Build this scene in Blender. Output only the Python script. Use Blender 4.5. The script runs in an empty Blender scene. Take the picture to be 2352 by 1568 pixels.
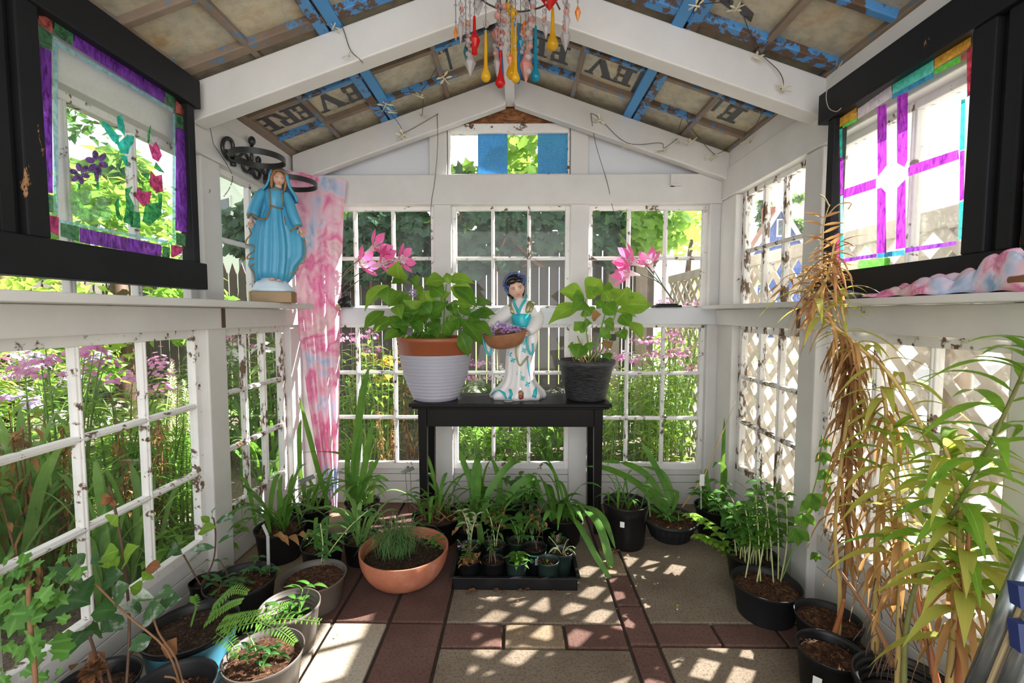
import bpy, math, random
from mathutils import Vector, Matrix, Euler
R = random.Random(7)
pi = math.pi
scene = bpy.context.scene
COL = scene.collection
# ------------------------------------------------------------------ camera
FPX = 1045.0
PITCH = math.atan(63 / FPX); YAW = math.atan(14 / FPX)
CAM = Vector((0, 0, 1.15))
cd = bpy.data.cameras.new('camera'); cam = bpy.data.objects.new('camera', cd); COL.objects.link(cam)
cam.location = CAM; cam.rotation_euler = (pi / 2 - PITCH, 0, YAW)
cd.sensor_width = 36; cd.lens = FPX / 2352 * 36; cd.clip_start = .02; cd.clip_end = 500
scene.camera = cam
CR = Euler((pi / 2 - PITCH, 0, YAW)).to_matrix()
def ray(px, py): return CR @ Vector(((px - 1176) / FPX, -(py - 784) / FPX, -1))
def PX(px, py, X): r = ray(px, py); return CAM + r * ((X - CAM.x) / r.x)
def PY(px, py, Y): r = ray(px, py); return CAM + r * ((Y - CAM.y) / r.y)
def PZ(px, py, Z): r = ray(px, py); return CAM + r * ((Z - CAM.z) / r.z)
# ------------------------------------------------------------------ world, sun, fill, exposure
w = bpy.data.worlds.new('world'); scene.world = w; w.use_nodes = True
nt = w.node_tree; bg = nt.nodes['Background']
tc = nt.nodes.new('ShaderNodeTexCoord'); no = nt.nodes.new('ShaderNodeTexNoise'); rp = nt.nodes.new('ShaderNodeValToRGB')
no.inputs['Scale'].default_value = 2.2; no.inputs['Detail'].default_value = 6
rp.color_ramp.elements[0].position = .32; rp.color_ramp.elements[0].color = (.62, .78, .97, 1)
rp.color_ramp.elements[1].position = .50; rp.color_ramp.elements[1].color = (1, 1, 1, 1)
nt.links.new(tc.outputs['Generated'], no.inputs['Vector']); nt.links.new(no.outputs['Fac'], rp.inputs['Fac'])
nt.links.new(rp.outputs['Color'], bg.inputs['Color']); bg.inputs['Strength'].default_value = 1.3
sd = bpy.data.lights.new('sun', 'SUN'); sun = bpy.data.objects.new('sun', sd); COL.objects.link(sun)
SUNDIR = Vector((1, .42, .76)).normalized()
sun.rotation_euler = SUNDIR.to_track_quat('Z', 'Y').to_euler(); sd.energy = 24.0; sd.angle = math.radians(.55); sd.color = (1, .97, .92)
sun.location = (6, 2, 6)
def area(name, loc, rot, sx, sy, e, col=(1, 1, 1)):
    d = bpy.data.lights.new(name, 'AREA'); o = bpy.data.objects.new(name, d); COL.objects.link(o)
    d.shape = 'RECTANGLE'; d.size = sx; d.size_y = sy; d.energy = e; d.color = col; o.location = loc; o.rotation_euler = rot
    return o
area('fill_light', (-.05, -1.3, 1.35), (pi / 2, 0, 0), 2.3, 2.0, 40, (1, 1, 1))  # unseen fill lamp added behind the camera to brighten the interior
scene.view_settings.view_transform = 'Standard'; scene.view_settings.look = 'None'
scene.view_settings.exposure = 0.09; scene.view_settings.gamma = 1
scene.cycles.max_bounces = 10; scene.cycles.transparent_max_bounces = 24
scene.cycles.sample_clamp_indirect = 6
# ------------------------------------------------------------------ object helpers
def tag(o, label=None, cat=None, group=None, kind=None):
    if label: o['label'] = label
    if cat: o['category'] = cat
    if group: o['group'] = group
    if kind: o['kind'] = kind
    return o
def empty(name, loc=(0, 0, 0), rz=0, label=None, cat=None, group=None, kind=None):
    o = bpy.data.objects.new(name, None); COL.objects.link(o); o.location = loc; o.rotation_euler = (0, 0, rz)
    o.empty_display_size = .05
    return tag(o, label, cat, group, kind)
def copy_tree(o, parent=None):
    c = o.copy(); COL.objects.link(c); c.parent = parent
    for ch in list(o.children): copy_tree(ch, c)
    return c
class MB:
    def __init__(s): s.v = []; s.f = []; s.m = []; s.sm = []; s.u = []
    def add(s, vs, fs, mat=0, smooth=False, us=None):
        b = len(s.v); s.v += [tuple(x) for x in vs]
        s.u += (us if us else [(0, 0)] * len(vs))
        for f in fs: s.f.append(tuple(i + b for i in f)); s.m.append(mat); s.sm.append(smooth)
    def box(s, a, b, mat=0):
        x0, y0, z0 = a; x1, y1, z1 = b
        s.add([(x0, y0, z0), (x1, y0, z0), (x1, y1, z0), (x0, y1, z0), (x0, y0, z1), (x1, y0, z1), (x1, y1, z1), (x0, y1, z1)],
              [(3, 2, 1, 0), (4, 5, 6, 7), (0, 1, 5, 4), (1, 2, 6, 5), (2, 3, 7, 6), (3, 0, 4, 7)], mat)
    def bar(s, p0, p1, wd, ht, up=(0, 0, 1), mat=0, w1=None, h1=None):
        p0 = Vector(p0); p1 = Vector(p1); d = (p1 - p0).normalized(); up = Vector(up)
        sd_ = d.cross(up).normalized(); u = sd_.cross(d).normalized()
        w1 = wd if w1 is None else w1; h1 = ht if h1 is None else h1
        vs = []
        for p, a, b in ((p0, wd / 2, ht / 2), (p1, w1 / 2, h1 / 2)):
            vs += [p - sd_ * a - u * b, p + sd_ * a - u * b, p + sd_ * a + u * b, p - sd_ * a + u * b]
        s.add(vs, [(3, 2, 1, 0), (4, 5, 6, 7), (0, 1, 5, 4), (1, 2, 6, 5), (2, 3, 7, 6), (3, 0, 4, 7)], mat)
    def tube(s, pts, r, n=8, mat=0, cap=True, flat=1.0):
        pts = [Vector(p) for p in pts]; k = len(pts)
        rs = r if isinstance(r, (list, tuple)) else [r] * k
        vs = []; prev = None; us = []
        for i, p in enumerate(pts):
            t = (pts[min(i + 1, k - 1)] - pts[max(i - 1, 0)])
            t = t.normalized() if t.length > 1e-9 else Vector((0, 0, 1))
            if prev is None:
                a = Vector((0, 0, 1)) if abs(t.z) < .9 else Vector((1, 0, 0)); nx = t.cross(a).normalized()
            else:
                nx = prev - t * prev.dot(t)
                nx = nx.normalized() if nx.length > 1e-6 else t.orthogonal().normalized()
            prev = nx; ny = t.cross(nx)
            for j in range(n):
                an = 2 * pi * j / n
                vs.append(p + (nx * math.cos(an) + ny * math.sin(an) * flat) * rs[i]); us.append((j / n, i / max(1, k - 1)))
        fs = [(i * n + j, i * n + (j + 1) % n, (i + 1) * n + (j + 1) % n, (i + 1) * n + j) for i in range(k - 1) for j in range(n)]
        if cap: fs += [tuple(range(n - 1, -1, -1)), tuple((k - 1) * n + j for j in range(n))]
        s.add(vs, fs, mat, True, us)
    def lathe(s, prof, c=(0, 0, 0), n=32, mat=0, smooth=True, mats=None):
        vs = []; us = []
        for i, (r, z) in enumerate(prof):
            for j in range(n):
                a = 2 * pi * j / n
                vs.append((c[0] + r * math.cos(a), c[1] + r * math.sin(a), c[2] + z)); us.append((j / n, i / (len(prof) - 1)))
        for i in range(len(prof) - 1):
            pass
        b = len(s.v); s.v += vs; s.u += us
        for i in range(len(prof) - 1):
            for j in range(n):
                s.f.append((b + i * n + j, b + i * n + (j + 1) % n, b + (i + 1) * n + (j + 1) % n, b + (i + 1) * n + j))
                s.m.append(mats[i] if mats else mat); s.sm.append(smooth)
    def disc(s, c, r, z=0, n=32, mat=0):
        vs = [(c[0], c[1], c[2] + z)] + [(c[0] + r * math.cos(2 * pi * j / n), c[1] + r * math.sin(2 * pi * j / n), c[2] + z) for j in range(n)]
        s.add(vs, [(0, 1 + j, 1 + (j + 1) % n) for j in range(n)], mat)
    def ball(s, c, r, n=10, mat=0, sc=(1, 1, 1)):
        m = max(4, n // 2 + 1); vs = []
        for i in range(m + 1):
            th = pi * i / m; rr = max(math.sin(th), 1e-3)
            for j in range(n):
                a = 2 * pi * j / n
                vs.append((c[0] + r * sc[0] * rr * math.cos(a), c[1] + r * sc[1] * rr * math.sin(a), c[2] - r * sc[2] * math.cos(th)))
        s.add(vs, [(i * n + j, i * n + (j + 1) % n, (i + 1) * n + (j + 1) % n, (i + 1) * n + j) for i in range(m) for j in range(n)], mat, True)
    def loft(s, rings, n=40, mat=0, cap=True, fn=None):
        """rings: (cx, cy, z, rx, ry, fold_amp, nfold, phase)"""
        vs = []; us = []
        for i, g in enumerate(rings):
            cx, cy, z, rx, ry = g[:5]; fa, nf, ph = (list(g[5:]) + [0, 6, 0])[:3] if len(g) > 5 else (0, 6, 0)
            for j in range(n):
                a = 2 * pi * j / n
                k = 1 + fa * math.sin(nf * a + ph) + .45 * fa * math.sin((2 * nf + 1) * a + 1.7 * ph)
                x = cx + rx * k * math.cos(a); y = cy + ry * k * math.sin(a); zz = z
                if fn: x, y, zz = fn(x, y, zz, a, i)
                vs.append((x, y, zz)); us.append((j / n, i / max(1, len(rings) - 1)))
        k = len(rings)
        fs = [(i * n + j, i * n + (j + 1) % n, (i + 1) * n + (j + 1) % n, (i + 1) * n + j) for i in range(k - 1) for j in range(n)]
        if cap: fs += [tuple(range(n - 1, -1, -1)), tuple((k - 1) * n + j for j in range(n))]
        s.add(vs, fs, mat, True, us)
    def leaf(s, base, tip, width, nrm=(0, 0, 1), sag=0.15, fold=.22, seg=7, mat=0, wmax=.42, wave=0, tipdroop=0, power=1.0):
        base = Vector(base); tip = Vector(tip); d = tip - base; L = d.length
        if L < 1e-6: return
        dn = d / L; nrm = Vector(nrm); sd_ = dn.cross(nrm)
        sd_ = sd_.normalized() if sd_.length > 1e-5 else dn.orthogonal().normalized()
        up = sd_.cross(dn).normalized()
        vs = []; us = []
        for i in range(seg + 1):
            t = i / seg
            p = base + d * t + up * (4 * t * (1 - t) * sag * L) - Vector((0, 0, 1)) * (tipdroop * L * t * t)
            q = t ** (math.log(.5) / math.log(wmax))
            wd = width * .5 * max(math.sin(pi * q), 0) ** power
            if i == 0: wd = width * .03
            wv = wave * width * math.sin(t * 14 + base.x * 70)
            vs += [p - sd_ * wd + up * (fold * wd + wv), p, p + sd_ * wd + up * (fold * wd - wv)]
            us += [(0, t), (.5, t), (1, t)]
        fs = []
        for i in range(seg):
            a = i * 3; fs += [(a, a + 1, a + 4, a + 3), (a + 1, a + 2, a + 5, a + 4)]
        s.add(vs, fs, mat, True, us)
    def strap(s, pts, width, side=None, mat=0, taper=.75, fold=.15, basew=.6):
        pts = [Vector(p) for p in pts]; k = len(pts); vs = []; us = []
        for i, p in enumerate(pts):
            t = i / (k - 1); tg = (pts[min(i + 1, k - 1)] - pts[max(i - 1, 0)]).normalized()
            sv = Vector(side) if side is not None else tg.cross(Vector((0, 0, 1)))
            sv = sv - tg * sv.dot(tg)
            sv = sv.normalized() if sv.length > 1e-5 else Vector((1, 0, 0))
            wd = width * .5 * (basew + (1 - basew) * min(1, t / .3)) * (1 if t < taper else max(0.02, (1 - t) / (1 - taper)) ** .7)
            nn = sv.cross(tg)
            vs += [p - sv * wd + nn * fold * wd, p, p + sv * wd + nn * fold * wd]; us += [(0, t), (.5, t), (1, t)]
        fs = []
        for i in range(k - 1):
            a = i * 3; fs += [(a, a + 1, a + 4, a + 3), (a + 1, a + 2, a + 5, a + 4)]
        s.add(vs, fs, mat, True, us)
    def xform(s, M, i0=0):
        for i in range(i0, len(s.v)): s.v[i] = tuple(M @ Vector(s.v[i]))
    def build(s, name, mats, parent=None, bev=0, wn=False, sub=0, label=None):
        me = bpy.data.meshes.new(name); me.from_pydata(s.v, [], s.f)
        if not isinstance(mats, (list, tuple)): mats = [mats]
        for m in mats: me.materials.append(m)
        me.polygons.foreach_set('material_index', s.m); me.polygons.foreach_set('use_smooth', s.sm)
        uv = me.uv_layers.new(name='UVMap')
        li = [0] * len(me.loops); me.loops.foreach_get('vertex_index', li)
        flat = []
        for i in li: flat += s.u[i]
        uv.data.foreach_set('uv', flat)
        me.update()
        o = bpy.data.objects.new(name, me); COL.objects.link(o)
        if parent is not None: o.parent = parent
        if sub:
            md = o.modifiers.new('sub', 'SUBSURF'); md.levels = sub; md.render_levels = sub
        if bev:
            md = o.modifiers.new('bevel', 'BEVEL'); md.width = bev; md.segments = 2; md.limit_method = 'ANGLE'
        if label: o['label'] = label
        return o
def curve(p0, p1, p2, n=8):
    p0, p1, p2 = Vector(p0), Vector(p1), Vector(p2)
    return [p0 * (1 - t) ** 2 + p1 * 2 * t * (1 - t) + p2 * t * t for t in [i / n for i in range(n + 1)]]
def spline(pts, n=6):
    pts = [Vector(p) for p in pts]; out = []
    for i in range(len(pts) - 1):
        a = pts[max(i - 1, 0)]; b = pts[i]; c = pts[i + 1]; d = pts[min(i + 2, len(pts) - 1)]
        for k in range(n):
            t = k / n
            out.append(.5 * ((2 * b) + (c - a) * t + (2 * a - 5 * b + 4 * c - d) * t * t + (3 * b - a - 3 * c + d) * t ** 3))
    out.append(pts[-1]); return out
# ------------------------------------------------------------------ materials
class NB:
    """small node-graph helper"""
    def __init__(s, name):
        s.m = bpy.data.materials.new(name); s.m.use_nodes = True; s.t = s.m.node_tree
        s.b = s.t.nodes['Principled BSDF']; s.o = s.t.nodes['Material Output']
        s.tc = s.n('ShaderNodeTexCoord')
    def n(s, ty, **kw):
        x = s.t.nodes.new(ty)
        for k, v in kw.items(): setattr(x, k, v)
        return x
    def l(s, a, b): s.t.links.new(a, b)
    def mapping(s, scale=(1, 1, 1), src='Object'):
        m = s.n('ShaderNodeMapping'); m.inputs['Scale'].default_value = scale; s.l(s.tc.outputs[src], m.inputs['Vector']); return m.outputs['Vector']
    def noise(s, scale, detail=4, vec=None, rough=.55, dist=0):
        x = s.n('ShaderNodeTexNoise'); x.inputs['Scale'].default_value = scale; x.inputs['Detail'].default_value = detail
        x.inputs['Roughness'].default_value = rough; x.inputs['Distortion'].default_value = dist
        s.l(vec if vec is not None else s.tc.outputs['Object'], x.inputs['Vector']); return x.outputs['Fac']
    def ramp(s, fac, *st, interp='LINEAR'):
        r = s.n('ShaderNodeValToRGB'); e = r.color_ramp.elements; r.color_ramp.interpolation = interp
        while len(e) < len(st): e.new(.5)
        for i, (p, c) in enumerate(st):
            e[i].position = p; e[i].color = (c, c, c, 1) if isinstance(c, (int, float)) else (*c, 1)
        s.l(fac, r.inputs['Fac']); return r.outputs['Color']
    def mix(s, fac, a, b, mode='MIX'):
        x = s.n('ShaderNodeMix', data_type='RGBA', blend_type=mode)
        for sock, v in ((x.inputs[0], fac), (x.inputs[6], a), (x.inputs[7], b)):
            if isinstance(v, (int, float)): sock.default_value = v
            elif isinstance(v, tuple): sock.default_value = (*v, 1)
            else: s.l(v, sock)
        return x.outputs[2]
    def math(s, op, a, b=0):
        x = s.n('ShaderNodeMath', operation=op)
        for sock, v in zip(x.inputs, (a, b)):
            if isinstance(v, (int, float)): sock.default_value = v
            else: s.l(v, sock)
        return x.outputs[0]
    def col(s, c, rough=.6, spec=None):
        if isinstance(c, tuple): s.b.inputs['Base Color'].default_value = (*c, 1)
        else: s.l(c, s.b.inputs['Base Color'])
        if isinstance(rough, (int, float)): s.b.inputs['Roughness'].default_value = rough
        else: s.l(rough, s.b.inputs['Roughness'])
        if spec is not None: s.b.inputs['Specular IOR Level'].default_value = spec
    def bump(s, h, strength=.3, dist=.01):
        x = s.n('ShaderNodeBump'); x.inputs['Strength'].default_value = strength; x.inputs['Distance'].default_value = dist
        s.l(h, x.inputs['Height']); s.l(x.outputs['Normal'], s.b.inputs['Normal'])
    def shader(s, sh): s.l(sh, s.o.inputs['Surface'])
    def mixsh(s, f, a, b):
        x = s.n('ShaderNodeMixShader')
        if isinstance(f, (int, float)): x.inputs[0].default_value = f
        else: s.l(f, x.inputs[0])
        s.l(a, x.inputs[1]); s.l(b, x.inputs[2]); return x.outputs[0]
def plain(name, c, rough=.6, metal=0, spec=None, var=.12, sc=25, bump=0):
    b = NB(name); f = b.noise(sc, 4)
    b.col(b.mix(f, tuple(x * (1 - var) for x in c), tuple(min(1, x * (1 + var)) for x in c)), rough, spec)
    b.b.inputs['Metallic'].default_value = metal
    if bump: b.bump(b.noise(sc * 3, 5), bump, .004)
    return b.m
def paint(name, base, dirt, under, thr=.62, sc=9, soft=.02, stretch=(1, 1, 1), rough=.55, bump=.25, dirtamt=.5):
    b = NB(name); v = b.mapping(stretch)
    n1 = b.noise(sc, 8, v, .68); n2 = b.noise(sc * .35, 3, v)
    k = b.math('ADD', b.math('MULTIPLY', n1, .62), b.math('MULTIPLY', n2, .38))
    chip = b.ramp(k, (thr, 0), (thr + soft, 1))
    d = b.ramp(b.noise(3.5, 6, None, .6), (.35, 0), (.8, dirtamt))
    bc = b.mix(d, base, dirt)
    wood = b.mix(b.noise(60, 3, b.mapping(stretch)), tuple(x * .55 for x in under), under)
    b.col(b.mix(chip, bc, wood), rough)
    b.bump(b.math('SUBTRACT', b.math('MULTIPLY', n1, .25), b.math('MULTIPLY', chip, .5)), bump, .004)
    if base[0] < .03: b.b.inputs['Specular IOR Level'].default_value = .14
    return b.m
WHITE = paint('white_paint', (.65, .64, .62), (.44, .42, .395), (.16, .11, .07), .672, 11, .01, (1, 1, 1), .5, .15, .45)
WHITE_B = paint('cool_white_siding', (.66, .68, .72), (.54, .55, .56), (.25, .2, .15), .76, 7, .01, (1, 1, 3), .55, .12, .4)
PEEL = paint('peeling_white_sash', (.82, .81, .79), (.55, .52, .47), (.16, .09, .045), .565, 26, .03, (1, 1, 1), .6, .5, .6)
PEELH = paint('badly_peeling_sash', (.78, .77, .74), (.5, .46, .4), (.15, .085, .04), .52, 36, .03, (1, 1, .4), .65, .6, .7)
BLACKF = paint('black_frame_paint', (.011, .0115, .013), (.026, .026, .029), (.42, .22, .10), .625, 14, .012, (1, 1, .4), .45, .3, .4)
BLACKC = paint('chipped_black_paint', (.010, .010, .011), (.03, .025, .022), (.42, .20, .09), .525, 12, .02, (2.2, 1, .22), .5, .5, .5)
BLUEP = paint('peeling_blue_paint', (.055, .24, .55), (.12, .26, .42), (.13, .075, .045), .50, 30, .03, (1, 1, 1), .6, .5, .5)
BLUES = paint('sound_blue_paint', (.06, .27, .58), (.05, .2, .45), (.2, .12, .07), .66, 16, .02, (1, 1, 1), .5, .3, .5)
WOODB = paint('weathered_sash_wood', (.25, .19, .14), (.09, .055, .035), (.10, .25, .45), .555, 30, .03, (1, 1, 1), .75, .5, .8)
TABLEB = paint('worn_black_table', (.007, .007, .0075), (.016, .015, .014), (.10, .08, .06), .72, 30, .01, (1, 1, 1), .33, .2, .5)
def osb():
    b = NB('osb_board'); v = b.mapping((9, 9, 26)); f = b.noise(2.2, 5, v, .6, .8)
    b.col(b.ramp(f, (.3, (.05, .02, .01)), (.5, (.26, .10, .03)), (.7, (.42, .22, .08))), .7); b.bump(f, .4, .01); return b.m
OSB = osb()
def glass(name, tint=(1, 1, 1), dust=.05):
    b = NB(name); tr = b.n('ShaderNodeBsdfTransparent'); tr.inputs['Color'].default_value = (*tint, 1)
    gl = b.n('ShaderNodeBsdfGlossy'); gl.inputs['Roughness'].default_value = .03
    lw = b.n('ShaderNodeLayerWeight'); lw.inputs['Blend'].default_value = .5
    fr = b.math('ADD', b.math('MULTIPLY', b.math('POWER', lw.outputs['Facing'], 5), .6), .03)
    df = b.n('ShaderNodeBsdfTranslucent'); df.inputs['Color'].default_value = (.85, .85, .82, 1)
    dd = b.n('ShaderNodeBsdfDiffuse'); dd.inputs['Color'].default_value = (.85, .85, .82, 1)
    sp = b.ramp(b.noise(90, 5, None, .7), (.5, dust * .45), (.72, dust * 2.6))
    a = b.mixsh(fr, tr.outputs[0], gl.outputs[0])
    b.shader(b.mixsh(sp, a, b.mixsh(.5, df.outputs[0], dd.outputs[0]))); return b.m
GLASS = glass('window_glass', (.98, .99, .98), .02)
GLASSR = glass('dusty_window_glass', (.97, .97, .95), .06)
def stained(name, c, alpha=.82, streak=(1, 30, 3), dark=.35):
    """painted glass: colour soaked through, brush streaks, lets light through"""
    b = NB(name); v = b.mapping(streak)
    f = b.noise(7, 5, v, .6, .6)
    cc = b.mix(b.ramp(f, (.35, 0), (.7, 1)), tuple(x * dark for x in c), tuple(min(1, x * 1.25 + .03) for x in c))
    tr = b.n('ShaderNodeBsdfTransparent'); b.l(cc, tr.inputs['Color'])
    tl = b.n('ShaderNodeBsdfTranslucent'); b.l(cc, tl.inputs['Color'])
    df = b.n('ShaderNodeBsdfPrincipled'); b.l(cc, df.inputs['Base Color']); df.inputs['Roughness'].default_value = .2
    b.shader(b.mixsh(alpha, tr.outputs[0], b.mixsh(.5, tl.outputs[0], df.outputs[0]))); return b.m
def pane_tan():
    b = NB('stained_roof_pane')
    n1 = b.noise(4.5, 6, None, .6, .4); n2 = b.noise(26, 5, None, .65)
    c = b.ramp(n1, (.3, (.22, .19, .14)), (.48, (.42, .39, .30)), (.62, (.50, .43, .30)), (.75, (.44, .27, .12)))
    b.col(b.mix(b.ramp(n2, (.45, 0), (.8, .55)), c, (.20, .16, .11)), .18, .5); return b.m
ROOFPANE = pane_tan()
INK = plain('black_print', (.045, .047, .05), .3, var=.3)
def leafm(name, c1, c2, tl=.35, tcol=None, vein=.35, rough=.42, spots=None):
    b = NB(name)
    f = b.noise(14, 3); oi = b.n('ShaderNodeObjectInfo')
    c = b.mix(b.ramp(f, (.3, 0), (.7, 1)), c1, c2)
    c = b.mix(b.math('MULTIPLY', oi.outputs['Random'], .35), c, tuple(x * .72 for x in c1))
    sx = b.n('ShaderNodeSeparateXYZ'); b.l(b.tc.outputs['UV'], sx.inputs[0])
    au = b.math('ABSOLUTE', b.math('SUBTRACT', sx.outputs[0], .5))
    st = b.math('FRACT', b.math('SUBTRACT', b.math('MULTIPLY', sx.outputs[1], 8), b.math('MULTIPLY', au, 5)))
    ve = b.math('MAXIMUM', b.ramp(st, (.0, 1), (.14, 0)), b.ramp(au, (.02, 1), (.05, 0)))
    c = b.mix(b.math('MULTIPLY', ve, vein), c, tuple(min(1, x * 1.7 + .05) for x in c2))
    if spots:
        c = b.mix(b.ramp(b.noise(spots[1], 5, None, .65), (spots[2], 0), (spots[2] + .1, spots[3])), c, spots[0])
    b.col(c, rough, .22)
    t = b.n('ShaderNodeBsdfTranslucent')
    tc_ = tcol or tuple(min(1, x * 1.9 + .02) for x in c2)
    b.l(b.mix(.65, c, tc_), t.inputs['Color'])
    b.shader(b.mixsh(tl, b.b.outputs[0], t.outputs[0])); return b.m
L_HYD = leafm('hydrangea_leaf', (.04, .135, .016), (.12, .28, .03), .36, (.42, .68, .06))
L_LIME = leafm('lime_leaf', (.12, .26, .03), (.24, .42, .05), .42, (.5, .72, .07))
L_IRIS = leafm('strap_leaf', (.05, .15, .025), (.14, .31, .055), .34, (.32, .6, .07), .12)
L_IRISL = leafm('pale_strap_leaf', (.14, .30, .08), (.28, .46, .14), .4, (.4, .66, .14), .12)
L_DARK = leafm('dark_leaf', (.022, .085, .025), (.06, .17, .04), .3, (.22, .42, .06))
L_MID = leafm('mid_leaf', (.045, .15, .03), (.11, .27, .045), .36, (.3, .55, .07))
L_GRAY = leafm('mildewed_leaf', (.04, .12, .045), (.10, .20, .08), .25, (.2, .35, .1), .15, .6, ((.5, .54, .5), 18, .5, .8))
L_FERN = leafm('fern_green', (.12, .30, .05), (.22, .44, .07), .35, (.4, .7, .1), 0)
L_YEL = leafm('yellowing_leaf', (.52, .48, .11), (.36, .48, .09), .5, (.75, .72, .12), .15, .5, ((.40, .22, .07), 20, .60, .8))
L_LILY = leafm('lily_green', (.09, .24, .03), (.22, .42, .05), .45, (.48, .72, .08), .1)
L_DRY = leafm('dry_leaf', (.30, .15, .055), (.50, .29, .11), .3, (.6, .35, .12), .1, .7)
L_DEAD = leafm('dead_brown_leaf', (.14, .06, .03), (.30, .13, .055), .2, (.4, .2, .08), .1, .8)
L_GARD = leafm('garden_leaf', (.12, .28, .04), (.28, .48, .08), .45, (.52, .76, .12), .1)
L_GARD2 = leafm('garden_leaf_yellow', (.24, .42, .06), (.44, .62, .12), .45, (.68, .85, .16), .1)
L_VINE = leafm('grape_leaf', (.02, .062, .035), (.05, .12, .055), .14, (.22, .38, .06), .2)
L_GRASS = leafm('onion_grass', (.07, .18, .06), (.20, .34, .12), .3, (.3, .5, .12), 0)
L_PURP = leafm('purple_tinged_leaf', (.05, .10, .04), (.10, .2, .07), .3, None, .1)
STEMG = plain('green_stem', (.16, .28, .06), .5, var=.3)
STEMB = plain('brown_stem', (.22, .11, .05), .7, var=.4)
STEMP = plain('pale_stem', (.42, .46, .20), .5, var=.3)
STEMO = plain('straw_stem', (.48, .34, .12), .55, var=.35, sc=12)
STEMR = plain('reddish_stem', (.38, .13, .05), .5, var=.4, sc=14)
STEMD = plain('dark_stem', (.10, .055, .035), .7, var=.3)
PINK = leafm('pink_petal', (.70, .24, .52), (.86, .46, .72), .35, (.95, .5, .78), 0, .6)
LILAC = leafm('lilac_petal', (.52, .34, .70), (.70, .56, .84), .35, (.75, .6, .9), 0, .6)
WPET = leafm('white_petal', (.75, .75, .72), (.88, .88, .84), .35, (.95, .95, .9), 0, .6)
CREAMF = leafm('cream_spike', (.60, .55, .30), (.78, .74, .5), .3, None, 0, .7)
ORANGEF = leafm('orange_petal', (.8, .35, .03), (.9, .5, .05), .3, None, 0, .6)
def soilm(name, c1, c2, c3):
    b = NB(name); f = b.noise(75, 6, None, .75); g = b.noise(160, 3)
    c = b.ramp(f, (.3, c1), (.52, c2), (.66, c3)); c = b.mix(b.ramp(g, (.68, 0), (.72, .8)), c, (.6, .55, .48))
    b.col(c, .9, .2); b.bump(f, .9, .012); return b.m
SOIL = soilm('dark_soil', (.012, .008, .006), (.05, .03, .02), (.14, .075, .04))
MULCH = soilm('bark_mulch', (.015, .007, .005), (.085, .038, .02), (.28, .15, .075))
EARTH = soilm('garden_earth', (.10, .075, .055), (.24, .19, .15), (.42, .36, .30))
BLKPL = plain('black_plastic', (.008, .008, .009), .38, spec=.35, var=.25, sc=12)
BLKPL2 = plain('dusty_black_plastic', (.016, .016, .018), .5, spec=.3, var=.4, sc=9)
GREYPL = plain('scuffed_brown_plastic', (.10, .085, .075), .5, var=.6, sc=7)
BLUEPOT = plain('blue_plastic', (.10, .38, .55), .4, var=.2, sc=8)
def terra():
    b = NB('terracotta'); f = b.noise(6, 7, None, .7)
    b.col(b.ramp(f, (.3, (.30, .09, .045)), (.55, (.42, .145, .08)), (.75, (.55, .26, .18))), .62); b.bump(b.noise(60, 4), .1, .003); return b.m
TERRA = terra()
COPPER = plain('terracotta_band', (.30, .085, .035), .45, var=.25, sc=8)
GREYPOT = plain('pale_grey_ribbed_plastic', (.36, .355, .415), .5, var=.08, sc=6)
def wovenblk():
    b = NB('woven_black'); f = b.noise(26, 4, b.mapping((1, 1, 9)), .6)
    b.col(b.ramp(f, (.35, (.008, .008, .01)), (.72, (.075, .078, .085))), .5); b.bump(f, .5, .006); return b.m
WOVEN = wovenblk()
def slab(name, c1, c2, sp, rg=False):
    b = NB(name); big = b.noise(2.6, 5, None, .6); fine = b.noise(110, 5, None, .85)
    c = b.mix(b.ramp(big, (.35, 0), (.68, 1)), c1, c2)
    c = b.mix(b.ramp(fine, (.50, 0), (.62, .85)), c, sp)
    c = b.mix(b.ramp(b.noise(9, 6, None, .7), (.62, 0), (.78, .5)), c, tuple(x * .5 for x in c1))
    b.col(c, .88, .2); b.bump(fine, .45, .006); return b.m
CONC = slab('tan_concrete_slab', (.155, .118, .085), (.265, .215, .16), (.07, .05, .035))
CONC2 = slab('pale_concrete_slab', (.36, .30, .23), (.48, .42, .34), (.25, .2, .15))
BRICKR = slab('red_brick_paver', (.105, .056, .044), (.175, .098, .08), (.06, .03, .024))
BRICKT = slab('tan_brick_paver', (.22, .16, .10), (.33, .25, .17), (.12, .08, .05))
JOINT = plain('joint_sand', (.045, .03, .02), .95, var=.5, sc=60)
IRON = plain('black_iron', (.018, .019, .019), .35, spec=.5, var=.4, sc=30)
WIRE = plain('dark_wire', (.06, .045, .03), .5)
WIREP = plain('pale_wire', (.42, .38, .28), .5)
STEEL = plain('galvanised_steel', (.36, .41, .43), .25, .85, var=.3, sc=8)
NAVY = plain('navy_plastic', (.012, .03, .14), .45)
TAN = plain('tan_plastic', (.5, .38, .22), .5)
TAGM = plain('grey_metal_tag', (.55, .56, .57), .35, .6)
LABELW = plain('white_label', (.78, .78, .75), .5)
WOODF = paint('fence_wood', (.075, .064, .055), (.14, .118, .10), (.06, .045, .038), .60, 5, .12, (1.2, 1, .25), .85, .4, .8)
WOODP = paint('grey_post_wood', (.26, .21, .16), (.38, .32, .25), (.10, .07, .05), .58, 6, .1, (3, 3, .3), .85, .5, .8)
LATT = paint('lattice_wood', (.42, .375, .30), (.50, .455, .38), (.28, .22, .16), .64, 9, .1, (1, 1, 1), .8, .3, .8)
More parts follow.
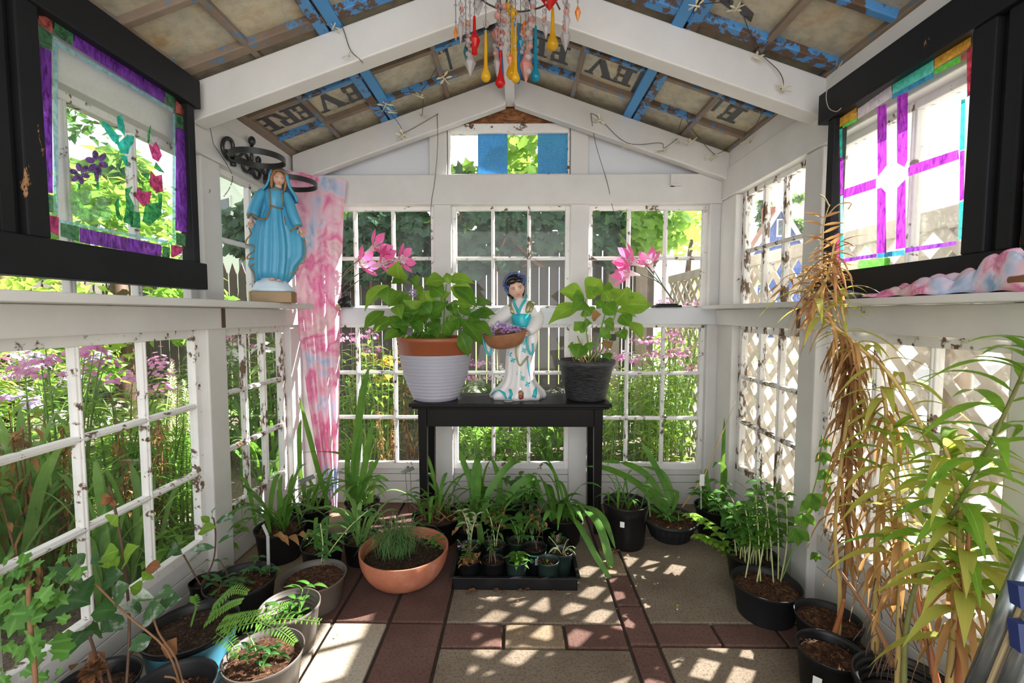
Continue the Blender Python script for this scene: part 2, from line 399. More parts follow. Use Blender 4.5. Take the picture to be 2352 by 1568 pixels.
def tiedye(name, sc=5.5, tl=.35):
    b = NB(name); n1 = b.noise(sc, 3, b.mapping((1, 1, .75)), .6, .7); n2 = b.noise(sc * 3.2, 5, None, .65, .6)
    c = b.ramp(n1, (.30, (.28, .45, .66)), (.40, (.60, .64, .82)), (.46, (.88, .60, .70)), (.55, (.78, .20, .42)), (.62, (.86, .64, .68)), (.72, (.56, .24, .32)))
    c = b.mix(b.ramp(n2, (.5, 0), (.7, .65)), c, (.90, .78, .79))
    c = b.mix(b.ramp(b.noise(sc * 2.1, 4, None, .7, .8), (.60, 0), (.70, .6)), c, (.60, .12, .30))
    b.col(c, .8, .2); t = b.n('ShaderNodeBsdfTranslucent'); b.l(c, t.inputs['Color'])
    b.bump(b.noise(120, 3), .2, .002)
    b.shader(b.mixsh(tl, b.b.outputs[0], t.outputs[0])); return b.m
TIEDYE = tiedye('tie_dye_gauze', 4.2)
TIEDYE2 = tiedye('tie_dye_cloth', 9.0, .2)
# ------------------------------------------------------------------ setting: floor, walls, roof
XL, XR, YB, XC = -1.275, 1.16, 2.66, -.045
YFR = .25
def roofz(x): return 2.485 - .345 * abs(x - XC)
fl = MB()
fl.box((-1.45, -.6, -.06), (1.35, 2.85, -.012), 0)
def pav(x0, x1, y0, y1, m, dz=0.):
    g = .005
    fl.box((x0 + g, y0 + g, -.05), (x1 - g, y1 - g, dz), m)
pav(-.272, .388, 1.63, 2.27, 1); pav(-.272, .388, .86, 1.503, 1); pav(-.272, .388, 2.27, 2.75, 1, -.003)
pav(-.272, -.052, 1.505, 1.628, 3); pav(-.05, .168, 1.505, 1.628, 4); pav(.17, .388, 1.505, 1.628, 3)
y = 2.17
for k in range(12):
    pav(.39, .49, y - .215, y - .002, 4 if k == 0 else 3, -.002 * (k % 2)); y -= .215
pav(.39, .49, 2.17, 2.75, 3)
pav(.492, 1.14, 1.64, 2.28, 1); pav(.492, 1.14, 2.28, 2.75, 1); pav(1.14, 1.3, 1.64, 2.75, 1)
for k in range(4): pav(.492 + .226 * k, .492 + .226 * (k + 1) - .002, 1.523, 1.638, 3)
pav(.492, 1.14, .88, 1.52, 1); pav(1.14, 1.3, .88, 1.52, 1); pav(.492, 1.3, -.6, .88, 1)
for k, (x0, m1, m2) in enumerate(((-.48, 3, 3), (-.69, 2, 3), (-.90, 2, 3), (-1.11, 2, 4), (-1.32, 2, 4))):
    x1 = x0 + .206
    pav(x0, x1, 1.0, 1.628, m1); pav(x0, x1, .35, .998, m1); pav(x0, x1, 1.63, 2.27, m2); pav(x0, x1, 2.272, 2.75, m2)
pav(-1.32, .388, -.6, .35, 1)
floor = fl.build('floor', [JOINT, CONC, CONC2, BRICKR, BRICKT], bev=.004); tag(floor, kind='structure')

def wall(name, pieces, mats):
    mb = MB()
    for a, b, m in pieces: mb.box(a, b, m)
    o = mb.build(name, mats, bev=.003); tag(o, kind='structure'); return o
def part(mb, name, mats, parent, bev=0.002):
    return mb.build(name, mats, parent, bev=bev)
# left wall: posts, rail, siding; x outward is negative
def side_wall(name, xi, sgn, posts, sill_segs, top_z=1.79):
    root = empty(name, kind='structure')
    def X(a, b): return (min(xi + sgn * a, xi + sgn * b), max(xi + sgn * a, xi + sgn * b))
    for y0, y1 in posts:
        m = MB(); x = X(0, .09); m.box((x[0], y0, 0), (x[1], y1, top_z), 0); m.build('post', WHITE, root, bev=.006)
    m = MB(); x = X(-.022, .03); m.box((x[0], YFR, 1.088), (x[1], YB, 1.176)); m.build('rail', WHITE, root, bev=.004)
    m = MB(); x = X(-.01, .09); m.box((x[0], YFR, top_z), (x[1], YB, 1.952)); m.build('top_plate', WHITE, root, bev=.004)
    m = MB(); x = X(.0, .11); m.box((x[0], YFR, 1.956), (x[1], YB, 2.075)); m.build('eave_board', WHITE, root, bev=.003)
    for y0, y1, zs in sill_segs:
        m = MB(); z = 0
        for zt in (zs - .135, zs - .068, zs):
            zt = max(zt, .02)
            if zt > z + .01:
                x = X(.035, .075); m.box((x[0], y0, z + .003), (x[1], y1, zt)); z = zt
        m.build('siding', WHITE, root, bev=.003)
    return root
LW = side_wall('wall_left', XL, -1, [(1.85, 1.97), (2.53, 2.66), (.92, 1.06), (YFR, .35)], [(1.97, 2.53, .235), (1.06, 1.85, .18), (.35, .92, .18)])
RW = side_wall('wall_right', XR, 1, [(1.785, 1.895), (2.48, 2.66), (.97, 1.085), (YFR, .35)], [(1.895, 2.48, .30), (1.085, 1.785, .275), (.35, .97, .275)])
# back wall
BW = empty('wall_back', kind='structure')
for x0, x1 in ((XL - .09, -1.21), (-.488, -.388), (.303, .408), (1.10, XR + .09)):
    m = MB(); m.box((x0, YB, 0), (x1, YB + .09, 1.79)); m.build('post', WHITE, BW, bev=.006)
m = MB(); m.box((XL, YB - .02, 1.09), (XR - .02, YB + .03, 1.186)); m.build('rail', WHITE_B, BW, bev=.004)
m = MB(); m.box((XL, YB - .025, 1.778), (XR, YB + .07, 1.942)); m.build('beam', WHITE, BW, bev=.004)
m = MB()
for z0, z1 in ((0, .132), (.135, .178), (.181, .232)): m.box((XL, YB + .045, z0), (XR, YB + .08, z1))
m.build('siding', WHITE, BW, bev=.003)
# gable: siding left and right of the small window, studs, osb triangle
def gable_piece(x0, x1, zb, y0, y1, n=1, mat=0, mb=None, drop=0.0):
    mb = mb or MB(); xs = sorted(set([x0, x1] + ([XC] if x0 < XC < x1 else [])))
    for i in range(len(xs) - 1):
        a, b = xs[i], xs[i + 1]; za, zc = roofz(a) - drop, roofz(b) - drop
        mb.add([(a, y0, zb), (b, y0, zb), (b, y0, zc), (a, y0, za), (a, y1, zb), (b, y1, zb), (b, y1, zc), (a, y1, za)],
               [(0, 1, 2, 3), (7, 6, 5, 4), (0, 4, 5, 1), (3, 2, 6, 7), (0, 3, 7, 4), (1, 5, 6, 2)], mat)
    return mb
GX0, GX1 = -.405, .295
gm = gable_piece(XL, GX0 - .0, 1.94, YB + .035, YB + .06); gable_piece(GX1, XR, 1.94, YB + .035, YB + .06, mb=gm)
gm.build('gable_siding', WHITE_B, BW)
gable_piece(GX0 - .01, GX1 + .01, 2.232, YB + .036, YB + .058).build('osb_panel', OSB, BW)
for x0, x1 in ((GX0 - .105, GX0 - .005), (GX1 + .005, GX1 + .105)):
    gable_piece(x0, x1, 1.942, YB + .0, YB + .036, drop=.1).build('stud', WHITE, BW, bev=.003)
# ceiling: a grid of old sashes on each slope
CE = empty('ceiling', kind='structure')
rows = [2.70, 2.40, 2.137, 1.875, 1.735, 1.465, 1.20, .93, .66, .40]
dxs = [.035, .345, .672, .955, 1.225]
def rp_(x, y, dz=0): return Vector((x, y, roofz(x) + dz))
for sg in (-1, 1):
    nrm = Vector((.345 * sg, 0, 1)).normalized()
    m = MB()
    a, b = XC, XC + sg * 1.36
    for y0, y1 in zip(rows[1:], rows[:-1]):
        vs = [rp_(a, y0), rp_(b, y0), rp_(b, y1), rp_(a, y1)]
        m.add(vs, [(0, 1, 2, 3)])
    m.build('roof_pane', ROOFPANE, CE)
    m = MB()
    m.add([rp_(XC, .2, .012), rp_(XC + sg * 1.46, .2, .012), rp_(XC + sg * 1.46, 2.9, .012), rp_(XC, 2.9, .012)] +
          [rp_(XC, .2, .04), rp_(XC + sg * 1.46, .2, .04), rp_(XC + sg * 1.46, 2.9, .04), rp_(XC, 2.9, .04)],
          [(0, 1, 2, 3), (4, 5, 6, 7), (0, 1, 5, 4), (1, 2, 6, 5), (2, 3, 7, 6), (3, 0, 4, 7)])
    m.build('roof_sheet', OSB, CE)
    m = MB()       # bars across (run along the slope)
    for i, yy in enumerate(rows):
        wd = .046 if i in (0, 3, 4, 9) else .026
        for k in range(4):
            x0, x1 = XC + sg * dxs[k], XC + sg * dxs[k + 1]
            mat = [0, 1][(i * 3 + k + (sg > 0)) % 2] if i in (1, 2) else (2 if i in (3,) else 0)
            if sg < 0 and i > 3: mat = 2 if k >= 2 else 0
            if i == 0: mat = 0
            m.bar(rp_(x0, yy, -.013), rp_(x1, yy, -.013), wd, .03, nrm, mat)
    m.build('sash_bar', [BLUEP, WOODB, WOODB], CE, bev=.004)
    m = MB()
    for k, dx in enumerate(dxs):
        x = XC + sg * dx
        if k in (1, 3): m.bar(rp_(x, .4, -.012), rp_(x, 2.70, -.012), .024, .03, nrm, 1)
        elif k == 2:
            m.bar(rp_(x - sg * .026, .4, -.018), rp_(x - sg * .026, 2.70, -.018), .046, .036, nrm, 2)
            m.bar(rp_(x + sg * .026, .4, -.016), rp_(x + sg * .026, 2.70, -.016), .042, .032, nrm, 0)
        elif k == 0: m.bar(rp_(x, .4, -.03), rp_(x, 2.70, -.03), .05, .06, nrm, 2)
        else: m.bar(rp_(x, .4, -.014), rp_(x, 2.70, -.014), .06, .03, nrm, 3)
    m.build('sash_stile', [BLUEP, WOODB, BLUES, WOODB], CE, bev=.004)
# printed house-wrap letters seen through the panes
def letter(ch):
    S = []
    if ch == 'E': S = [(0, 0, .62, .12), (0, .88, .62, 1), (.12, 0, .34, 1), (.34, .44, .5, .56), (.5, .36, .58, .64), (.5, 0, .62, .3), (.5, .7, .62, 1)]
    if ch == 'R': S = [(0, 0, .4, .1), (.1, 0, .3, 1), (0, .9, .55, 1), (.3, .48, .5, .58), (.46, .54, .64, .95), (.5, 0, .72, .1)]
    return S
TXT = MB()
def txt_quad(org, ux, uy, q, dz=-.0025):
    TXT.add([org + ux * a + uy * b + Vector((0, 0, dz)) for a, b in q], [tuple(range(len(q)))])
def put(ch, sg, xr, y0, wdt, hgt):
    """letters read right-to-left and upside down from below; xr = reading start"""
    org = rp_(xr, y0); ux = (rp_(xr - wdt, y0) - org); uy = Vector((0, hgt, 0))
    if ch == 'V':
        txt_quad(org, ux, uy, [(0, 1), (.28, 1), (.56, .2), (.56, 0), (.38, 0)]); txt_quad(org, ux, uy, [(.72, 1), (.86, 1), (.56, 0), (.5, .12)])
        txt_quad(org, ux, uy, [(-.08, .9), (.36, .9), (.36, 1), (-.08, 1)], -.003); txt_quad(org, ux, uy, [(.64, .9), (.94, .9), (.94, 1), (.64, 1)], -.003); return
    for i, (a, b, c, d) in enumerate(letter(ch)): txt_quad(org, ux, uy, [(a, b), (c, b), (c, d), (a, d)], -.0025 - .0004 * i)
    if ch == 'R': txt_quad(org, ux, uy, [(.38, .48), (.52, .5), (.7, .06), (.5, .06)], -.005)
def rule(x0, x1, y0, y1):
    a = [rp_(x0, y0, -.0025), rp_(x1, y0, -.0025), rp_(x1, y1, -.0025), rp_(x0, y1, -.0025)]; TXT.add(a, [(0, 1, 2, 3)])
yl, hl = 2.20, .145
put('E', -1, XC - .70, yl, .15, hl); put('V', -1, XC - .81, yl, .14, hl)
put('E', -1, XC - .955, yl, .13, hl); put('R', -1, XC - 1.035, yl, .14, hl); put('E', -1, XC - 1.135, yl, .13, hl)
rule(XC - 1.21, XC - .69, 2.166, 2.178)
for q in ((.335, .348),): rule(XC - q[1] + .05, XC - q[0] + .05, 2.17, 2.37)
# small TM mark
for x0, x1, y0, y1 in ((.322, .328, 2.19, 2.212), (.316, .334, 2.21, 2.216), (.296, .301, 2.19, 2.216), (.305, .309, 2.19, 2.216), (.286, .290, 2.19, 2.216), (.29, .305, 2.2, 2.207)):
    rule(XC - x1, XC - x0, y0, y1)
put('E', 1, XC + .60, yl, .14, hl); put('V', 1, XC + .505, yl, .14, hl)
put('E', 1, XC + .29, yl, .14, hl); put('R', 1, XC + .185, yl, .14, hl)
rule(XC + .10, XC + .625, 2.166, 2.178); rule(XC + .612, XC + .628, 2.17, 2.38)
put('E', 1, XC + 1.12, yl, .14, hl); rule(XC + .985, XC + 1.17, 2.166, 2.178); rule(XC + .985, XC + 1.0, 2.17, 2.3)
for x0, y0 in ((.72, 1.60), (.80, 1.62)):
    o_ = rp_(XC + x0, y0, -.0025); TXT.add([o_, o_ + Vector((.06, .03, -.02)), o_ + Vector((.07, .07, -.024)), o_ + Vector((.02, .05, -.007))], [(0, 1, 2, 3)])
TXT.build('printed_letters', INK, CE)
# rafters and ridge beam
def rafter(name, y0, y1, dep, xe):
    m = MB()
    for sg in (-1, 1):
        a = XC + sg * .024; b = XC + sg * xe
        vs = []
        for yy in (y0, y1):
            vs += [(a, yy, roofz(a) - .032), (b, yy, roofz(b) - .032), (b, yy, roofz(b) - .032 - dep), (a, yy, roofz(a) - .032 - dep)]
        m.add(vs, [(0, 1, 2, 3), (7, 6, 5, 4), (0, 4, 5, 1), (1, 5, 6, 2), (2, 6, 7, 3), (3, 7, 4, 0)])
    o = m.build(name, WHITE, bev=.005); tag(o, kind='structure'); return o
rafter('trim_1', 2.575, 2.635, .145, 1.215); rafter('trim_2', 1.785, 1.865, .145, 1.215)
m = MB(); m.box((XC - .026, .3, 2.315), (XC + .026, 2.64, 2.478)); o = m.build('trim_3', [WHITE], bev=.004); tag(o, kind='structure')
m = MB(); m.box((-.62, YB - .045, 1.80), (-.605, YB - .025, 1.83)); 
# ------------------------------------------------------------------ windows
WN = [0]
def sash(origin, ux, uy, W, Hs, cols, rws, mat, gmat, fr=.045, bar=.02, th=.034, bot=.06, top=.045, glz=True):
    """sash: lower-left origin, ux along wall, uy up, thickness along nrm"""
    WN[0] += 1; o = Vector(origin); ux = Vector(ux); uy = Vector(uy); nz = ux.cross(uy)
    root = empty('window_%d' % WN[0], kind='structure')
    m = MB()
    def bx(x0, x1, z0, z1, t=th, mt=0):
        vs = []
        for k in (-t / 2, t / 2):
            vs += [o + ux * x0 + uy * z0 + nz * k, o + ux * x1 + uy * z0 + nz * k, o + ux * x1 + uy * z1 + nz * k, o + ux * x0 + uy * z1 + nz * k]
        m.add(vs, [(3, 2, 1, 0), (4, 5, 6, 7), (0, 1, 5, 4), (1, 2, 6, 5), (2, 3, 7, 6), (3, 0, 4, 7)], mt)
    bx(0, fr, 0, Hs); bx(W - fr, W, 0, Hs); bx(fr, W - fr, 0, bot); bx(fr, W - fr, Hs - top, Hs)
    iw = W - 2 * fr; ih = Hs - bot - top
    for c in range(1, cols):
        x = fr + iw * c / cols; bx(x - bar / 2, x + bar / 2, bot, Hs - top, th * .8)
        bx(x - bar * .18, x + bar * .18, bot, Hs - top, th * 1.1)
    for r in range(1, rws):
        z = bot + ih * r / rws; bx(fr, W - fr, z - bar / 2, z + bar / 2, th * .8); bx(fr, W - fr, z - bar * .18, z + bar * .18, th * 1.1)
    m.build('window_frame', mat, root, bev=.003)
    g = MB(); g.add([o + ux * fr + uy * bot, o + ux * (W - fr) + uy * bot, o + ux * (W - fr) + uy * (Hs - top), o + ux * fr + uy * (Hs - top)], [(0, 1, 2, 3)])
    g.build('pane', gmat, root)
    return root
xg = XL - .052
# left wall sashes (seen from inside): far bay, near bay, front bay
for y0, y1, zs, mt in ((1.965, 2.535, .225, PEELH), (1.055, 1.855, .17, PEEL), (.34, .925, .17, PEEL)):
    sash((xg, y0, zs), (0, 1, 0), (0, 0, 1), y1 - y0, 1.098 - zs, 3, 3, mt, GLASS, fr=.035, bot=.045)
    sash((xg, y0, 1.166), (0, 1, 0), (0, 0, 1), y1 - y0, .645, 2 if y1 > 2.4 else 3, 2 if y1 > 2.4 else 1, PEEL, GLASS, fr=.04, bot=.03)
xg = XR + .055
for y0, y1, zs, mt in ((1.893, 2.485, .285, PEELH), (1.08, 1.79, .26, PEEL), (.34, .975, .26, PEEL)):
    sash((xg, y0, zs), (0, 1, 0), (0, 0, 1), y1 - y0, 1.098 - zs, 3, 3, mt, GLASSR, fr=.038, bot=.045)
    sash((xg, y0, 1.166), (0, 1, 0), (0, 0, 1), y1 - y0, .645, 3 if y1 > 2.4 else 2, 2 if y1 > 2.4 else 1, PEELH if y1 > 2.4 else PEEL, GLASSR, fr=.038, bot=.03)
yg = YB + .055
for x0, x1 in ((-1.215, -.485), (-.39, .305), (.406, 1.105)):
    sash((x0, yg, .215), (1, 0, 0), (0, 0, 1), x1 - x0, .885, 3, 3, PEEL, GLASS, fr=.028, bot=.04, top=.03)
    sash((x0, yg, 1.17), (1, 0, 0), (0, 0, 1), x1 - x0, .615, 3, 2, PEEL, GLASS, fr=.028, bot=.03, top=.03)
# gable window with blue textured stripes
gw = sash((GX0, YB + .03, 1.945), (1, 0, 0), (0, 0, 1), GX1 - GX0, .29, 1, 1, PEEL, GLASS, fr=.012, bot=.012, top=.052)
BLUEG = stained('blue_textured_glass', (.22, .56, 1.0), .62, (30, 30, 30), .7)
m = MB()
for a, b in ((-.232, -.062), (.112, .285)): m.box((a, YB + .022, 1.957), (b, YB + .026, 2.183))
m.build('blue_glass', BLUEG, gw, label='blue textured glass stripes')
m = MB(); m.box((-.405, YB + .005, 2.184), (.29, YB + .05, 2.236)); m.build('head_rail', PEEL, gw, bev=.004)
# ------------------------------------------------------------------ outside
GRASSM = plain('lawn_grass', (.16, .30, .05), .9, var=.5, sc=14, bump=.5)
DRIVE = plain('pale_driveway', (.70, .68, .64), .9, var=.12, sc=30)
m = MB(); m.box((-30, -6, -.10), (1.75, 60, -.055)); tag(m.build('ground', EARTH), kind='structure')
m = MB(); m.box((1.75, -6, -.10), (40, 60, -.06)); tag(m.build('driveway', DRIVE), kind='structure')
m = MB(); m.box((6.2, -6, -.058), (7.4, 60, -.045)); m.box((-30, 5.2, -.054), (1.7, 60, -.045))
tag(m.build('lawn', GRASSM), kind='structure')

# back fence of upright boards
fr_ = empty('wooden_fence', (0, 4.6, 0), label='grey weathered board fence with vine over it, behind the back windows', cat='fence')
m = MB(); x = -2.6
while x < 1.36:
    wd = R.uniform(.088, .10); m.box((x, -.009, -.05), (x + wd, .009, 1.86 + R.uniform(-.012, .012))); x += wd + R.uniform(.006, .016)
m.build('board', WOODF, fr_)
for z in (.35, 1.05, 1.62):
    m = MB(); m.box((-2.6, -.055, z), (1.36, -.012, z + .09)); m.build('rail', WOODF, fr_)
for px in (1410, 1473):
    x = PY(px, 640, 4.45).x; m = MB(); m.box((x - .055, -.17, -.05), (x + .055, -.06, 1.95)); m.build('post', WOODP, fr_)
# picket fence at the left of the garden
pf = empty('picket_fence', (-5.6, 0, 0), label='low grey picket fence running along the far left side of the garden', cat='fence')
m = MB(); y = .5
while y < 11.5:
    m.box((-.012, y, -.05), (.012, y + .10, 1.52)); m.add([(-.012, y, 1.52), (.012, y, 1.52), (.012, y + .1, 1.52), (-.012, y + .1, 1.52), (-.012, y + .05, 1.66), (.012, y + .05, 1.66)], [(0, 1, 5, 4), (2, 3, 4, 5), (0, 4, 3), (1, 2, 5)])
    y += .13
m.build('picket', WOODF, pf)
for z in (.4, 1.2):
    m = MB(); m.box((.014, .5, z), (.05, 11.5, z + .09)); m.build('rail', WOODF, pf)
pf = empty('picket_fence', (0, 6.3, 0), label='grey pointed picket fence in front of the white house, left of the board fence', cat='fence')
m = MB(); x = -5.5
while x < -1.9:
    m.box((x, -.012, -.05), (x + .10, .012, 1.70)); m.add([(x, -.012, 1.70), (x + .1, -.012, 1.70), (x + .1, .012, 1.70), (x, .012, 1.70), (x + .05, -.012, 1.86), (x + .05, .012, 1.86)], [(0, 1, 4), (2, 3, 5), (1, 2, 5, 4), (3, 0, 4, 5)]); x += .125
m.build('picket', WOODF, pf)
m = MB(); m.box((-5.5, .014, 1.3), (-1.9, .05, 1.39)); m.build('rail', WOODF, pf)
# lattice fence close to the right wall
LX = 1.44
lf = empty('lattice_fence', (LX, 0, 0), label='weathered diamond lattice fence right outside the right-hand windows', cat='fence')
y0, y1, z0, z1 = .1, 4.35, -.05, 1.46
for lay, sg in ((0, 1), (1, -1)):
    m = MB(); step = .152; k = -40
    for k in range(-40, 60):
        # line z = z0 + sg*(y - yc)
        yc = y0 + k * step
        pts = []
        a = Vector((0, yc, z0)); d = Vector((0, sg, 1))
        t0, t1 = 0, z1 - z0
        if sg > 0: t0 = max(t0, y0 - yc); t1 = min(t1, y1 - yc)
        else: t0 = max(t0, yc - y1); t1 = min(t1, yc - y0)
        if t1 - t0 > .03:
            xx = -.005 if lay == 0 else .004
            m.bar(Vector((xx, 0, 0)) + a + d * t0, Vector((xx, 0, 0)) + a + d * t1, .038, .008, (1, 0, 0))
    m.build('lattice', LATT, lf)
m = MB(); m.box((-.022, y0, z1 - .02), (.022, y1, z1 + .045)); m.build('top_rail', LATT, lf, bev=.003)
for yy in (.35, 1.58, 3.0, 4.33):
    m = MB(); m.tube([(.07, yy, -.05), (.07, yy, z1 + .03)], .045, 10); m.build('post', WOODP, lf)

# ---- houses
SIDW = plain('white_siding', (.82, .82, .82), .7, var=.05)
SIDB = plain('blue_siding', (.075, .13, .36), .7, var=.15)
ROOFR = plain('red_brown_shingle', (.42, .19, .14), .9, var=.25, sc=6)
ROOFG = plain('grey_shingle', (.34, .34, .35), .9, var=.2, sc=6)
BRK = plain('chimney_brick', (.30, .10, .07), .9, var=.3, sc=8)
DKG = plain('dark_window_glass', (.10, .13, .17), .1, var=.2)
def house(name, c, L, Wd, hw, hr, wallm, roofm, rz, lab, wins=()):
    """gable end faces local -y; L along local y, Wd along local x"""
    e = empty(name, c, rz, lab, 'house')
    m = MB(); w2 = Wd / 2
    m.add([(-w2, 0, 0), (w2, 0, 0), (w2, L, 0), (-w2, L, 0), (-w2, 0, hw), (w2, 0, hw), (w2, L, hw), (-w2, L, hw), (0, 0, hr), (0, L, hr)],
          [(0, 1, 5, 8, 4), (3, 7, 9, 6, 2), (1, 2, 6, 5), (0, 4, 7, 3)]); m.build('wall', wallm, e)
    m = MB(); ov = .25; sl = (hr - hw) / w2
    for sg in (-1, 1):
        a = (0, -ov, hr + .08); b = (sg * (w2 + ov), -ov, hw - ov * sl + .08); d = (0, L + ov, hr + .08); f = (sg * (w2 + ov), L + ov, hw - ov * sl + .08)
        m.add([a, b, f, d] + [(p[0], p[1], p[2] - .1) for p in (a, b, f, d)], [(0, 1, 2, 3), (7, 6, 5, 4), (0, 4, 5, 1), (1, 5, 6, 2), (2, 6, 7, 3)])
    m.build('roof', roofm, e)
    m = MB()
    for sg in (-1, 1): m.bar((0, -ov - .03, hr + .02), (sg * (w2 + ov), -ov - .03, hw - ov * sl + .02), .06, .2, (0, 0, 1))
    m.build('barge_board', SIDW, e)
    for x0, x1, a, b in wins:
        m = MB(); m.box((x0 - .08, -.05, a - .08), (x1 + .08, -.0, b + .08)); f = m.build('window', SIDW, e)
        m = MB(); m.box((x0, -.07, a), (x1, -.05, b)); m.build('pane', DKG, f)
    return e
b = PY(1789, 560, 24); pk = PY(1789, 475, 24)
hb = house('house', (b.x, 24, -.06), 3.2, 2.6, b.z - .45, pk.z, SIDB, ROOFR, -.30, 'blue house with red roof and brick chimney, through the right back window', [(-.06, .12, b.z + .5, b.z + 1.25)])
rzz = pk.z
m = MB(); a = (.55, 1.2); m.add([(.3, 1.6, rzz - 2.6), (1.5, 1.6, rzz - 2.6), (1.5, 4.2, rzz + .25), (.3, 4.2, rzz + .25)], [(0, 1, 2, 3)])
m.box((.3, 1.7, 0), (1.5, 4.2, rzz - 2.55), 1); m.build('rear_roof', [ROOFR, SIDB], hb)
m = MB(); m.box((-.35, 2.2, rzz - 1), (.25, 2.7, rzz + .55)); m.build('chimney', BRK, hb)
house('house', (-9.3, 14.5, -.06), 8, 6.0, 3.6, 6.2, SIDW, ROOFG, -.55, 'white sided house beyond the picket fence, left of the shed', [(-1.6, -.7, 1.6, 2.9), (.9, 1.8, 1.6, 2.9), (-.4, .4, 3.9, 4.8)])
house('garage', (12.0, 8.5, -.06), 8, 5.0, 2.3, 3.9, SIDW, ROOFG, -pi / 2 + .3, 'low white garage with grey roof across the driveway', [(-1.2, 1.2, .2, 1.9)])
# ---- trees and shrubs
def tree(name, x, y, h, rad, lab, mat, n=2600, ls=.16, group=None, base=.25, shape='round'):
    e = empty(name, (x, y, -.06), R.uniform(0, 6), lab, 'tree', group)
    m = MB(); m.tube([(0, 0, 0), (.05, 0, h * .4), (-.03, .04, h * .75)], [h * .03 + .03, h * .022 + .02, h * .008], 8); m.build('trunk', STEMD, e)
    m = MB(); blobs = []
    for k in range(14):
        t = R.random(); a = R.uniform(0, 2 * pi)
        zz = h * (base + (1 - base) * t); rr = rad * (math.sin(pi * min(1, .15 + .85 * t)) if shape == 'round' else (1.05 - t) * .9)
        blobs.append((rr * .7 * math.cos(a), rr * .7 * math.sin(a), zz * .93, max(.18, rr * .55)))
    for i in range(n):
        bx_, by, bz, br = R.choice(blobs); a = R.uniform(0, 2 * pi); u = R.uniform(-1, 1); q = math.sqrt(1 - u * u); r_ = br * R.uniform(.6, 1.0)
        p = Vector((bx_ + r_ * q * math.cos(a), by + r_ * q * math.sin(a), bz + r_ * u * .8))
        d = Vector((R.uniform(-1, 1), R.uniform(-1, 1), R.uniform(-.9, .3))).normalized() * ls * R.uniform(.7, 1.3)
        nn = Vector((R.uniform(-1, 1), R.uniform(-1, 1), R.uniform(.2, 1)))
        m.leaf(p, p + d, ls * .55, nn, .1, .2, 2)
    m.build('foliage', mat, e); return e
for i, (x, y, h, rd, mt, lab) in enumerate([
    (-7.4, 6.9, 5.6, 2.1, L_DARK, 'tall dark tree beyond the picket fence, seen through the tulip glass'),
    (-4.1, 4.6, 3.1, .85, L_GARD, 'mid green tree in front of the picket fence, seen through the painted violets'),
    (-3.9, 3.4, 2.25, .7, L_GARD2, 'lime yellow shrub rising in front of the picket fence'),
    (2.35, 6.3, 3.0, .75, L_GARD2, 'bright lime green tree at the right end of the board fence'),
    (-2.5, 7.4, 3.4, 1.1, L_GARD, 'green tree rising over the board fence at the left of the back windows')]):
    tree('garden_tree' if h > 2.5 else 'shrub', x, y, h, rd, lab, mt, 2600 if h > 3 else 1500, .15 if h > 3 else .10, base=.2)
p = PY(1757, 440, 33); tree('conifer', p.x, 33, p.z, 2.2, 'dark conifer behind the chimney of the blue house', L_DARK, 1500, .5, base=.1, shape='c')
p = PY(1838, 425, 36); tree('conifer', p.x, 36, p.z, 2.4, 'green conifer behind the red roof at the right', L_MID, 1500, .5, base=.1, shape='c')
# ---- grape vine over the board fence
def lobed(mb, c, size, nrm, rot, mat=0):
    nrm = Vector(nrm).normalized(); a = nrm.orthogonal().normalized(); b_ = nrm.cross(a)
    u = a * math.cos(rot) + b_ * math.sin(rot); v = nrm.cross(u)
    o = [(0, 0), (-.30, -.16), (-.52, .10), (-.36, .28), (-.50, .58), (-.20, .62), (0, 1.0), (.20, .62), (.50, .58), (.36, .28), (.52, .10), (.30, -.16)]
    vs = [Vector(c) + (u * x + v * (y - .35) - nrm * (.25 * x * x + .16 * (y - .35) ** 2)) * size for x, y in o]
    ce = Vector(c)
    k = len(o); mb.add(vs + [ce], [(i, (i + 1) % k, k) for i in range(k)], mat, True, [(.5 + x * .5, y) for x, y in o] + [(.5, .35)])
gv = empty('grape_vine', (-.6, 4.5, 0), label='large leaved grape vine draped over the top of the board fence', cat='vine')
m = MB()
for i in range(2300):
    x = R.uniform(-2.75, 1.6)
    top = 2.2 + .62 * math.exp(-((x + .02) / .75) ** 2) + .25 * math.exp(-((x - .55) / .35) ** 2) + .12 * math.sin(x * 5)
    lo = 1.62 + .10 * math.sin(x * 4.1) - .22 * math.exp(-((x + 1.2) / .5) ** 2) + (.2 if x > .9 else 0)
    z = lo + (top - lo) * R.random() ** .85; yy = R.uniform(-.30, .16)
    lobed(m, (x + .6, yy, z), R.uniform(.09, .165), (R.uniform(-.5, .5), -1 + R.uniform(-.2, .5), R.uniform(-.1, .9)), R.uniform(-.9, .9) + pi, 1 if z > 2.42 + R.uniform(-.15, .15) or x > 1.0 else 0)  # upper leaves use a lighter leaf material, sunlight on the vine top put into colour
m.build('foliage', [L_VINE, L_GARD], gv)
m = MB()
for i in range(12):
    x = R.uniform(-2.6, 2.2); m.tube(spline([(x, -.1, .0 if i < 3 else 1.6), (x + R.uniform(-.3, .3), -.12, 1.7), (x + R.uniform(-.6, .6), -.1, 2.1), (x + R.uniform(-.8, .8), 0, 2.4)], 5), [.012] * 15 + [.006], 6)
m.build('stem', STEMB, gv)
